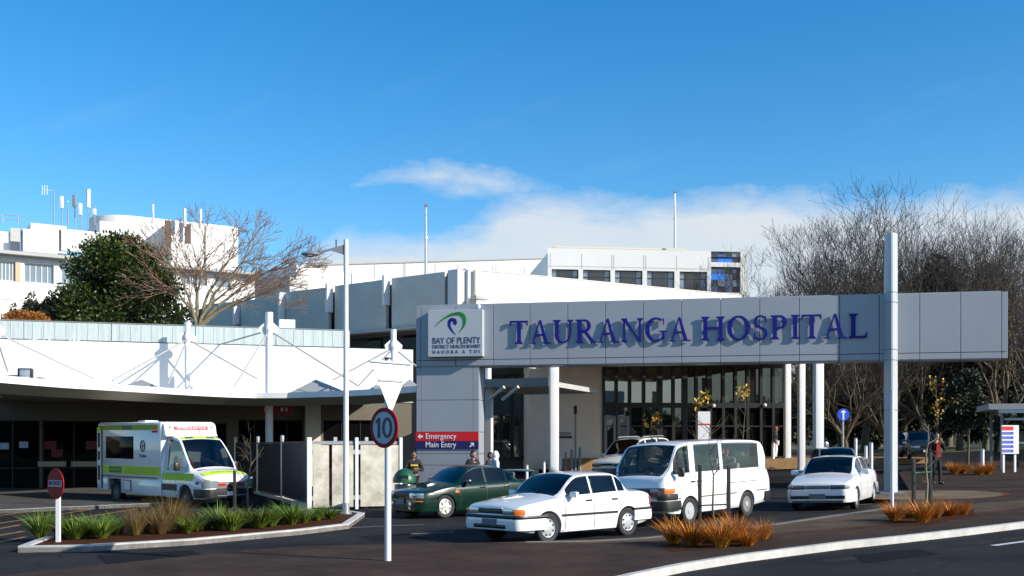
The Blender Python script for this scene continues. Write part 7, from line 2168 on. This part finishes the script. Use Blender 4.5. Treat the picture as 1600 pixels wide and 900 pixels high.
# driver of the ambulance, seated behind the wheel
person('ambulance driver in an orange vest seated at the wheel', AMB_T @ loc((AMB_C.hL - 2.0, -.36, .06), R(90)), 'cloth_or', 'cloth_bk', pose='sit', H=1.70, skin='skin')
# ------------------------------------------------------------------ vegetation
class Raw:
    def __init__(s): s.v = []; s.f = []
    def tube(s, pts, rad, n=4):
        base = len(s.v); up = None
        for i, p in enumerate(pts):
            d = pts[min(i + 1, len(pts) - 1)] - pts[max(i - 1, 0)]
            d = d.normalized() if d.length > 1e-9 else V3((0, 0, 1))
            if up is None: up = d.orthogonal().normalized()
            else:
                up = up - d * up.dot(d); up = up.normalized() if up.length > 1e-6 else d.orthogonal().normalized()
            w_ = d.cross(up)
            for k in range(n):
                a = 2 * math.pi * k / n; s.v.append(p + (up * math.cos(a) + w_ * math.sin(a)) * rad[i])
        for i in range(len(pts) - 1):
            for k in range(n):
                a = base + i * n + k; b = base + i * n + (k + 1) % n; s.f.append((a, b, b + n, a + n))
    def leaf(s, p, d, up, L, W):
        sd_ = d.cross(up).normalized() * W * .5; b = len(s.v)
        s.v += [p, p + d * L * .45 + sd_, p + d * L, p + d * L * .45 - sd_]; s.f.append((b, b + 1, b + 2, b + 3))
    def mesh(s, name, m, smooth=True):
        me = bpy.data.meshes.new(name); me.from_pydata([tuple(v) for v in s.v], [], s.f)
        if smooth: me.polygons.foreach_set('use_smooth', [True] * len(me.polygons))
        me.materials.append(m); return me
def add_mesh(name, me, parent):
    o = bpy.data.objects.new(name, me); COL.objects.link(o); o.parent = parent; return o
def rdir(): 
    z = random.uniform(-1, 1); a = random.uniform(0, 2 * math.pi); r = math.sqrt(1 - z * z); return V3((r * math.cos(a), r * math.sin(a), z))

def bare_tree_meshes(seed, H, trunkH, spread, r0, limbs=5, levels=6, upward=.35, flat=0.0, twig_r=.012, barkm='bark2', twigm='twig', fork=(2, 3), l1=.36, shoots=1, prim=None):
    random.seed(seed)
    wood, twig = Raw(), Raw()
    def grow(p, d, r, L, lev):
        pts = [p]; rad = [r]; n = 4 if lev < 3 else 3
        q = p.copy(); dd = d.copy()
        for i in range(n):
            dd = (dd + rdir() * (.14 if lev < 3 else .20) + V3((0, 0, upward * (.16 if flat == 0 else .05)))).normalized()
            q = q + dd * (L / n); pts.append(q.copy()); rad.append(r * (1 - .45 * (i + 1) / n))
        (wood if r > .035 else twig).tube(pts, [max(twig_r, x) for x in rad], 7 if lev == 0 else (5 if lev < 3 else 3))
        if lev >= levels: return
        kids_ = random.randint(*fork) if lev > 0 else limbs
        for k in range(kids_):
            a = 2 * math.pi * (k + random.random() * .7) / kids_; o1 = dd.orthogonal().normalized(); o2 = dd.cross(o1)
            sp = spread * random.uniform(.6, 1.25) * (1.0 if lev < 3 else .85)
            nd = (dd + (o1 * math.cos(a) + o2 * math.sin(a)) * sp)
            nd.z += upward * .35
            if flat: nd.z *= (1 - flat * min(1, lev / 3))
            grow(q, nd.normalized(), r * (.55 if lev == 0 else .58) * random.uniform(.85, 1.1), L * random.uniform(.66, .86) if lev > 0 else (H - trunkH) * l1 * random.uniform(.85, 1.15), lev + 1)
        if lev >= shoots:      # side shoots along the branch
            for k in range(2 if lev < 4 else 1):
                i = random.randint(1, len(pts) - 2) if len(pts) > 2 else 1
                nd = (dd + rdir() * .9); nd.z = abs(nd.z) * .6 + .15
                grow(pts[i], nd.normalized(), rad[i] * .42, L * random.uniform(.45, .7), max(lev + 2, 4))
    if prim:          # main stems placed by hand, finer growth on top
        f0 = V3((0, 0, trunkH)); wood.tube([V3((0, 0, -.2)), V3((.06, 0, trunkH * .5)), f0], [r0 * 1.2, r0, r0 * .9], 8)
        for e in prim:
            e = V3(e); path = []
            for i in range(7):
                t = i / 6; b_ = math.sin(t * math.pi) * .16
                path.append(f0 + V3((e.x * (t * .8 + .2 * t * t), e.y * t, (e.z - trunkH) * t)) + V3((-b_ * (1 if e.x > 0 else -1), 0, b_)) * .6 + rdir() * .05)
            wood.tube(path, [r0 * .62 * (1 - .62 * i / 6) for i in range(7)], 6)
            dd = (path[6] - path[4]).normalized(); dd = (dd + V3((e.x * .16, 0, 0))).normalized()
            for k in range(4): grow(path[6], (dd + rdir() * .55).normalized(), .034, 1.05, 3)
            for i in (3, 4, 5):
                for k in range(2): q = (dd + rdir() * .9); q.z = abs(q.z) * .7 + .2; grow(path[i], q.normalized(), .028, .95, 4)
    else:
        grow(V3((0, 0, -.2)), V3((0, 0, 1)), r0, trunkH, 0)
    return wood.mesh('trunk', M[barkm]), twig.mesh('branches', M[twigm])

def leaf_crown(seed, clumps, n, leaf, shell=.55, core=None):
    """leaves spread through lumpy ellipsoids; clumps = (cx, cy, cz, rx, ry, rz)"""
    random.seed(seed); raw = Raw()
    vol = [c[3] * c[4] * c[5] for c in clumps]; tot = sum(vol)
    for c, v_ in zip(clumps, vol):
        for _ in range(int(n * v_ / tot)):
            d = rdir(); r = (shell + (1 - shell) * random.random()) * (1 + .22 * noise.noise(V3((d.x * 2.3 + c[0], d.y * 2.3 + c[1], d.z * 2.3 + c[2] + seed))))
            p = V3((c[0] + d.x * r * c[3], c[1] + d.y * r * c[4], c[2] + d.z * r * c[5]))
            ld = (d + rdir() * .8 + V3((0, 0, -.1))).normalized(); L = leaf * random.uniform(.6, 1.3)
            raw.leaf(p, ld, rdir(), L, L * .55)
    return raw.mesh('crown', None, smooth=False) if False else raw

def tussock_mesh(seed, n, H, spread, w_, m, droop=.5, stiff=1.0):
    random.seed(seed); raw = Raw()
    for _ in range(n):
        a = random.uniform(0, 2 * math.pi); lean = random.uniform(.05, 1.0) ** .8 * spread; L = H * random.uniform(.6, 1.15)
        p = V3((math.cos(a) * random.uniform(0, .10), math.sin(a) * random.uniform(0, .10), 0)); d = V3((math.cos(a) * lean, math.sin(a) * lean, 1)).normalized()
        sd_ = V3((-math.sin(a), math.cos(a), 0)); b = len(raw.v); seg = 4; q = p.copy()
        tw = random.uniform(-.5, .5); sd_ = (sd_ + V3((math.cos(a), math.sin(a), 0)) * tw).normalized()
        for i in range(seg + 1):
            t = i / seg; ww = w_ * (1 - t ** 1.6) * random.uniform(.9, 1.1) + .001
            raw.v += [q - sd_ * ww / 2, q + sd_ * ww / 2]
            if i: raw.f.append((b + 2 * i - 2, b + 2 * i - 1, b + 2 * i + 1, b + 2 * i))
            d = (d + V3((math.cos(a) * .22 * droop, math.sin(a) * .22 * droop, -.20 * droop * t))).normalized(); q = q + d * (L / seg)
    return raw.mesh('blades', M[m], smooth=False)

TUS = {'o': [tussock_mesh(s, 420, .55, .9, .011, 'blade_o', .75) for s in (1, 2, 3)],
       'g': [tussock_mesh(s, 250, .66, .85, .022, 'blade_g', .95) for s in (4, 5, 6)],
       'b': [tussock_mesh(s, 300, .74, .7, .007, 'blade_b', .6) for s in (7, 8)]}
for i in (0, 1, 2):
    TUS['o'][i].name = 'orange_tussock'; TUS['g'][i].name = 'strap_leaf_plant'
def plant(kind, u, v, dz, sc, lab, group, i):
    p = gp(u, v, dz); me = TUS[kind][i % len(TUS[kind])]
    nm = {'o': 'orange_tussock', 'g': 'strap_leaf_plant', 'b': 'brown_tussock'}[kind]
    o = bpy.data.objects.new(nm, me); COL.objects.link(o)
    o.matrix_basis = loc(p, i * 1.7 + v, 1) @ Matrix.Rotation(.12 * math.sin(i * 3.3), 4, 'X') @ Matrix.Diagonal((sc * (1 + .14 * math.sin(i * 2.7)), sc, sc * (1 + .16 * math.cos(i * 1.9)), 1)); tag(o, lab, {'o': 'tussock', 'g': 'plant', 'b': 'grass'}[kind], group)
beds = [P2([(1030, 853), (1100, 843), (1200, 832), (1212, 843), (1130, 856), (1050, 862)], PH), P2([(1382, 813), (1450, 801), (1520, 795), (1525, 806), (1450, 820), (1395, 823)], PH)]
for b_ in beds: sheet('planting_bed', b_, PH + .005, M['soil'])
near = [(1052, 849, 'leftmost'), (1082, 852, 'second from left'), (1108, 846, 'third from left'), (1126, 855, 'centre front'), (1150, 848, 'third from right'), (1168, 853, 'second from right'), (1192, 843, 'rightmost')]
for i, (u, v, w_) in enumerate(near): plant('o', u, v, PH, (.92, 1.08, .8, 1.0, 1.12, .86, .78)[i], 'orange grass tussock in the near clump before the white van, ' + w_, 'orange tussocks', i)
mid = [(1398, 813, 'leftmost, under the tall thin post'), (1421, 809, 'second from left'), (1440, 816, 'in front of the staked sapling'), (1462, 809, 'just right of the sapling'), (1484, 806, 'second from right'), (1506, 804, 'rightmost')]
for i, (u, v, w_) in enumerate(mid): plant('o', u, v, PH, (.95, .75, 1.0, .8, .92, .68)[i], 'orange grass tussock in the clump by the blade mast, ' + w_, 'orange tussocks', i + 1)
for i, (u, v, w_) in enumerate(((1492, 741, 'left of the two small far clumps by the white bollard'), (1504, 740, 'middle one of the far clumps'), (1530, 742, 'right of the two small far clumps by the white bollard'), (1543, 741, 'rightmost of the far clumps'))):
    plant('o', u, v, PH, 1.05, 'orange grass tussock far back, ' + w_, 'orange tussocks', i)
gr = [(64, 840, 'left of the no entry post'), (116, 842, 'right of the no entry post'), (143, 838, 'second right of the no entry post'), (160, 841, 'front of the left group'), (184, 835, 'beside the brown grasses on their left'), (308, 829, 'just right of the brown grasses'), (342, 826, 'below the ambulance bumper'), (362, 829, 'beside the dark stake'), (404, 825, 'largest, between the stake and the dark fence'), (424, 822, 'before the dark fence'), (456, 819, 'before the last dark fence panel'), (496, 813, 'before the cream gate boards'), (515, 811, 'rightmost, beside the lamp pole'), (94, 838, 'directly behind the no entry post'), (292, 833, 'low one right of the brown grasses'), (326, 824, 'back row below the ambulance wheel'), (384, 822, 'at the foot of the brown sapling'), (440, 816, 'back row before the dark fence'), (476, 817, 'low one left of the cream gate boards')]
for i, (u, v, w_) in enumerate(gr): plant('g', u, v, .1, (1.0, .95, 1.1, .85, .9, .95, 1.0, .9, 1.15, .95, .95, .9, .75, .8, .7, .85, .8, .8, .75)[i], 'green strap-leaved plant in the kerbed bed, ' + w_, 'green plants in the bed', i)
br = [(212, 836, 'leftmost'), (232, 832, 'second from left'), (250, 834, 'middle'), (266, 829, 'second from right'), (284, 828, 'rightmost')]
for i, (u, v, w_) in enumerate(br): plant('b', u, v, .1, (.85, 1.0, 1.05, 1.1, .9)[i], 'brown wispy grass in the kerbed bed, ' + w_, 'brown grasses in the bed', i)

# ---- saplings with stakes
def stake(u, vt, vb, dz, lab, group='dark tree stakes'):
    b = gp(u, vb, dz); h = (vb - vt) / F * b.y
    o = MB(Matrix.Identity(4)); o.box((0, 0, h / 2), (.075, .075, h), bev=.008)
    s_ = o.build('tree_stake', M['darkpost'], None); s_.location = b; tag(s_, lab, 'stake', group); return b, h
b1, h1 = stake(1093.5, 726, 820, PH, 'dark square stake left of the sapling before the white van')
b2, h2 = stake(1138.5, 728, 818, PH, 'dark square stake right of the sapling before the white van')
m_ = MB(); m_.tube([b1 + V3((0, -.06, .42)), b2 + V3((0, -.06, .42))], .018, 6); o = m_.build('tree_tie', M['darkpost'], None); tag(o, 'dark horizontal tie between the two stakes before the van', 'tie')
b1, h1 = stake(1427.5, 717, 803, PH, 'dark square stake left of the sapling by the blade mast')
b2, h2 = stake(1453.5, 706, 800, PH, 'dark square stake right of the sapling by the blade mast')
m_ = MB(); m_.tube([b1 + V3((.0, -.06, .92)), b2 + V3((0, -.06, .92))], .014, 6); o = m_.build('tree_tie', mat('green_tie', (.02, .13, .08), .6), None); tag(o, 'green tie strung between the two stakes by the mast', 'tie')
stake(366.5, 735, 800, .09, 'thin dark stake in the kerbed bed before the ambulance grille')
def sapling(b, H, label, seed, leaves=0, lean=(0, 0), r=.03, leafz=.7, spread=.5, barkm='bark2', nb=14, leafm='leaf_yl', leafsize=.14):
    random.seed(seed)
    root = thing('sapling', label, 'tree', Matrix.Translation(b))
    t, br_, lf = Raw(), Raw(), Raw()
    pts = [V3((lean[0] * (i / 6) + .03 * math.sin(i * 1.7 + seed), lean[1] * i / 6, H * i / 6)) for i in range(7)]
    t.tube(pts, [r * (1 - .75 * i / 6) for i in range(7)], 7)
    for k in range(nb):
        z = random.uniform(.3, .98); i = int(z * 6); p = pts[i].lerp(pts[min(6, i + 1)], z * 6 - i)
        a = random.uniform(0, 6.28); L = spread * random.uniform(.5, 1.1) * (1.15 - z * .5); d = V3((math.cos(a), math.sin(a), random.uniform(.35, 1.1))).normalized()
        q = [p, p + d * L * .5 + V3((0, 0, .02)), p + d * L + V3((0, 0, L * .25))]
        br_.tube(q, [r * .34, r * .22, r * .10], 4)
        for _ in range(2): br_.tube([q[1], q[1] + (d + rdir() * .7).normalized() * L * .45], [r * .16, r * .07], 3)
        if leaves and z > leafz:
            for _ in range(leaves // nb * 2):
                f = random.uniform(.3, 1.1); pp = p.lerp(q[2], f) + rdir() * .14; lf.leaf(pp, rdir(), rdir(), leafsize * random.uniform(.6, 1.3), leafsize * .6)
    add_mesh('trunk', t.mesh('trunk', M[barkm]), root); add_mesh('branches', br_.mesh('branches', M[barkm]), root)
    if lf.f: add_mesh('leaves', lf.mesh('leaves', M[leafm], False), root)
    return root
sapling(gp(1117, 822, PH), 2.15, 'bare staked sapling in the orange tussocks before the white van', 3, 0, (-.12, 0), .026, spread=.75)
sapling(gp(1446, 802, PH), 2.0, 'pale-stemmed staked sapling by the blade mast', 5, 0, (.05, 0), .04, spread=.5, barkm='bark', nb=10)
sapling(gp(386, 798, .09), 2.15, 'brown bare sapling in the kerbed bed before the dark fence', 8, 0, (.12, 0), .035, spread=.7, nb=18)
sapling(gxy(1160, 44), 3.6, 'sapling with a few yellow leaves at its top, right of the notice panel', 12, 110, (.1, 0), .035, .80, 1.0, nb=14, leafsize=.20)
sapling(gxy(1086, 45), 3.4, 'sapling with yellow leaves just left of the white notice panel', 15, 90, (.1, 0), .03, .84, .75, nb=14, leafsize=.20)
sapling(gxy(1027, 46), 2.5, 'low sapling with yellow leaves above the champagne people carrier', 18, 130, (0, 0), .03, .80, .95, nb=14, leafsize=.20)
sapling(gxy(1466, 50), 4.3, 'young tree with yellow autumn leaves behind the woman in red', 21, 90, (-.1, 0), .05, .45, .9, nb=20, leafsize=.16)

# ---- big bare trees on the right
PROT = [bare_tree_meshes(31, 19, 3.2, .70, .50, limbs=6, levels=7, upward=.40), bare_tree_meshes(47, 18, 4.0, .64, .46, limbs=5, levels=7, upward=.45), bare_tree_meshes(58, 17, 2.6, .76, .44, limbs=6, levels=7, upward=.38)]
def top_z(p): return max(v.co.z for me in p for v in me.vertices)
PH_T = [top_z(p) for p in PROT]

def bare(u, Y, vtop, k, rz, label, sxy=1.0):
    b = gxy(u, Y); h = 1.9 + (697 - vtop) / F * Y - b.z; s_ = h / PH_T[k]
    T = Matrix.Translation(b) @ Matrix.Rotation(rz, 4, 'Z') @ Matrix.Diagonal((s_ * sxy, s_ * sxy, s_, 1))
    root = thing('bare_tree', label, 'tree', T, group='bare trees on the right')
    add_mesh('trunk', PROT[k][0], root); add_mesh('branches', PROT[k][1], root)
for a in ((1352, 80, 291, 0, .3, 'tallest bare tree, rising left of the blade mast top', 1.05), (1316, 88, 322, 1, 1.2, 'bare tree left of the tallest one, its twigs edging the cloud', .9), (1300, 92, 415, 2, 2.2, 'lower bare tree at the left end of the row, above the beam', .8),
          (1410, 84, 298, 2, 4.0, 'bare tree directly behind the blade mast', .95), (1452, 74, 345, 1, .9, 'bare tree just right of the blade mast', .95), (1500, 78, 312, 0, 2.6, 'tall bare tree above the right part of the beam', .85),
          (1558, 72, 330, 2, 5.2, 'bare tree above the right end of the beam', .9), (1606, 64, 318, 1, 3.3, 'bare tree cut by the right edge of the picture', .95), (1392, 70, 430, 2, 1.9, 'low spreading bare tree under the beam by the mast', 1.0), (1322, 66, 440, 0, 5.0, 'pale-trunked bare tree right of the white columns', 1.0), (1660, 80, 300, 0, 1.0, 'bare tree outside the right edge, branches reaching in', .9), (1366, 96, 345, 2, 3.1, 'bare tree deep behind the tallest one', 1.0), (1482, 98, 352, 1, 4.4, 'bare tree deep behind the gap right of the mast', 1.0)):
    bare(*a)

# ---- evergreens
def evergreen(b, clumps, n, leaf, label, m='leaf_ev', trunk=(.2, 2.0), name='evergreen_tree', seed=1, shell=.5, group=None, cat='tree'):
    root = thing(name, label, cat, Matrix.Translation(b), group=group)
    raw = leaf_crown(seed, clumps, n, leaf, shell); add_mesh('crown', raw.mesh('crown', M[m], False), root)
    t = Raw(); t.tube([V3((0, 0, -.2)), V3((.05, 0, trunk[1] * .5)), V3((0, .05, trunk[1]))], [trunk[0], trunk[0] * .8, trunk[0] * .6], 8)
    random.seed(seed)
    for c in clumps[:8]: t.tube([V3((0, .05, trunk[1] * .8)), V3((c[0] * .5, c[1] * .5, (trunk[1] + c[2]) / 2)), V3((c[0], c[1], c[2]))], [trunk[0] * .45, trunk[0] * .3, trunk[0] * .1], 5)
    add_mesh('trunk', t.mesh('trunk', M['bark2']), root)
    return root
def dome_clumps(seed, rx, ry, z0, z1, n, cr):
    random.seed(seed); out = [(0, 0, (z0 * .55 + z1 * .45), rx * .72, ry * .72, (z1 - z0) * .40)]
    for _ in range(n):
        a = random.uniform(0, 6.28); t = random.random(); el = math.asin(t ** .8)
        out.append((math.cos(a) * math.cos(el) * rx * .80, math.sin(a) * math.cos(el) * ry * .80, z0 + (z1 - z0 - cr * .6) * (.12 + .83 * math.sin(el)), cr * random.uniform(.7, 1.2), cr * random.uniform(.7, 1.2), cr * random.uniform(.55, .95)))
    return out
Yt = 57.0; b = gxy(184, Y=Yt)
evergreen(b, dome_clumps(5, 3.75, 3.3, 6.0, 13.0, 60, 1.0) + [(3.4, 0, 8.4, .7, .8, .7), (-3.7, 0, 8.3, .8, .9, .6), (1.9, 0, 11.6, .9, 1.0, .6)], 46000, .20, 'large round dark green tree behind the parapet at left', 'leaf_dk', (.35, 7), seed=9, shell=.25)
for i, (u, vt, wpx, lab) in enumerate(((22, 478, 22, 'small dark conifer at the far left behind the parapet'), (49, 460, 30, 'tallest of the small dark conifers left of the round tree'), (80, 459, 30, 'dark conifer touching the round green tree'))):
    Y = 55.0; b = gxy(u, Y); zt = 1.9 + (697 - vt) / F * Y - b.z; r = wpx / F * Y / 2 * 1.5
    cl = [(0, 0, zt - .35 - k * .42, r * (.30 + .30 * k), r * (.30 + .30 * k), .5) for k in range(4)]
    evergreen(b, cl, 5000, .15, lab, 'leaf_ev', (.12, zt * .7), 'conifer', seed=20 + i, group='small conifers behind the parapet')
Y = 52.0; b = gxy(42, Y); zt = 1.9 + (697 - 486) / F * Y - b.z
evergreen(b, [(0, 0, zt - .65, 1.15, 1.0, .62)], 6000, .11, 'low rounded orange-brown bush behind the parapet at far left', 'leaf_or', (.1, zt - .5), 'bush', seed=33, cat='bush', shell=.8)
Y = 52.0; b = gxy(1512, Y, PH); k = Y / F
evergreen(b, dome_clumps(8, 34 * k, 1.0, 1.5, 4.6, 16, .55), 9000, .17, 'dense dark green small tree left of the shelter', 'leaf_ev', (.07, 2.2), seed=41, shell=.3)
def bg_ev(u, Y, vt, rpx, lab, seed, z0=.5, n=9000):
    b = gxy(u, Y); k = Y / F; zt = 1.9 + (697 - vt) * k - b.z
    evergreen(b, dome_clumps(seed, rpx * k, rpx * k, z0, zt, 26, rpx * k * .34), n, .38, lab, 'leaf_ev', (.25, zt * .5), seed=seed, shell=.3, group='dark evergreens behind the bare trees')
bg_ev(1290, 104, 560, 70, 'low dark evergreen behind the white columns', 51); bg_ev(1375, 108, 520, 75, 'dark evergreen behind the blade mast base', 52)
bg_ev(1466, 79, 390, 60, 'tall dark evergreen right of the blade mast', 53, n=14000); bg_ev(1540, 77, 398, 55, 'tall dark evergreen behind the right end of the beam', 54, n=14000)
bg_ev(1610, 90, 500, 70, 'dark evergreen at the right edge behind the shelter', 55); bg_ev(1430, 92, 585, 60, 'low dark evergreen left of the woman in red', 56); bg_ev(1330, 92, 600, 55, 'low dark evergreen behind the blue arrow sign', 57)
bg_ev(1560, 84, 600, 50, 'low dark evergreen behind the shelter roof', 58); bg_ev(1250, 112, 600, 50, 'dark evergreen between the white columns', 59); bg_ev(1500, 90, 560, 60, 'dark evergreen behind the dense small tree', 60)

# ---- pale-stemmed bare tree in the middle left
k54 = 54.0 / F
prim = [((u - 308) * k54, dy, EYE + (697 - v - 40) * k54) for u, v, dy in ((270, 420, .4), (282, 392, -.8), (296, 398, .9), (322, 380, -.5), (352, 372, .6), (385, 380, -.7), (418, 388, .5), (438, 410, -.3), (345, 415, 1.2), (398, 430, .2))]
sp_ = bare_tree_meshes(74, 13.2, 7.5, .62, .17, levels=6, upward=.30, flat=.15, twig_r=.011, barkm='bark', twigm='twig2', prim=prim)
Y = 54.0; b = gxy(308, Y); zs_ = sorted(v.co.z for v in sp_[1].vertices); zt = zs_[int(len(zs_) * .985)]; h = 1.9 + (697 - 346) / F * Y - b.z
root = thing('bare_tree', 'pale-stemmed spreading bare tree with reddish twigs right of the round green tree', 'tree', Matrix.Translation(b))
add_mesh('trunk', sp_[0], root); add_mesh('branches', sp_[1], root)

# ---- belt of trees across the road behind the camera; seen only in the reflections
random.seed(77)
cl = []
for i in range(46): 
    x = -75 + i * 3.9 + random.uniform(-1, 1); hgt = random.uniform(5, 9.5); cl.append((x, -46 + random.uniform(-4, 4), hgt * .55, random.uniform(2.2, 3.6), 2.5, hgt * .5))
raw = leaf_crown(91, cl, 26000, .5, .85)
mb_ = MB()
for c in cl: mb_.ball(c[:3], (c[3] * .93, c[4] * .93, c[5] * .93), 10, 8)
mb_.bm.verts.index_update(); n0 = len(raw.v); raw.v += [v.co.copy() for v in mb_.bm.verts]; raw.f += [tuple(n0 + v.index for v in f.verts) for f in mb_.bm.faces]
o = add_mesh('distant_trees', raw.mesh('distant_trees', M['leaf_ev'], False), None); o['kind'] = 'stuff'; tag(o, 'belt of dark trees mirrored in the glass wall of the entrance', 'trees')
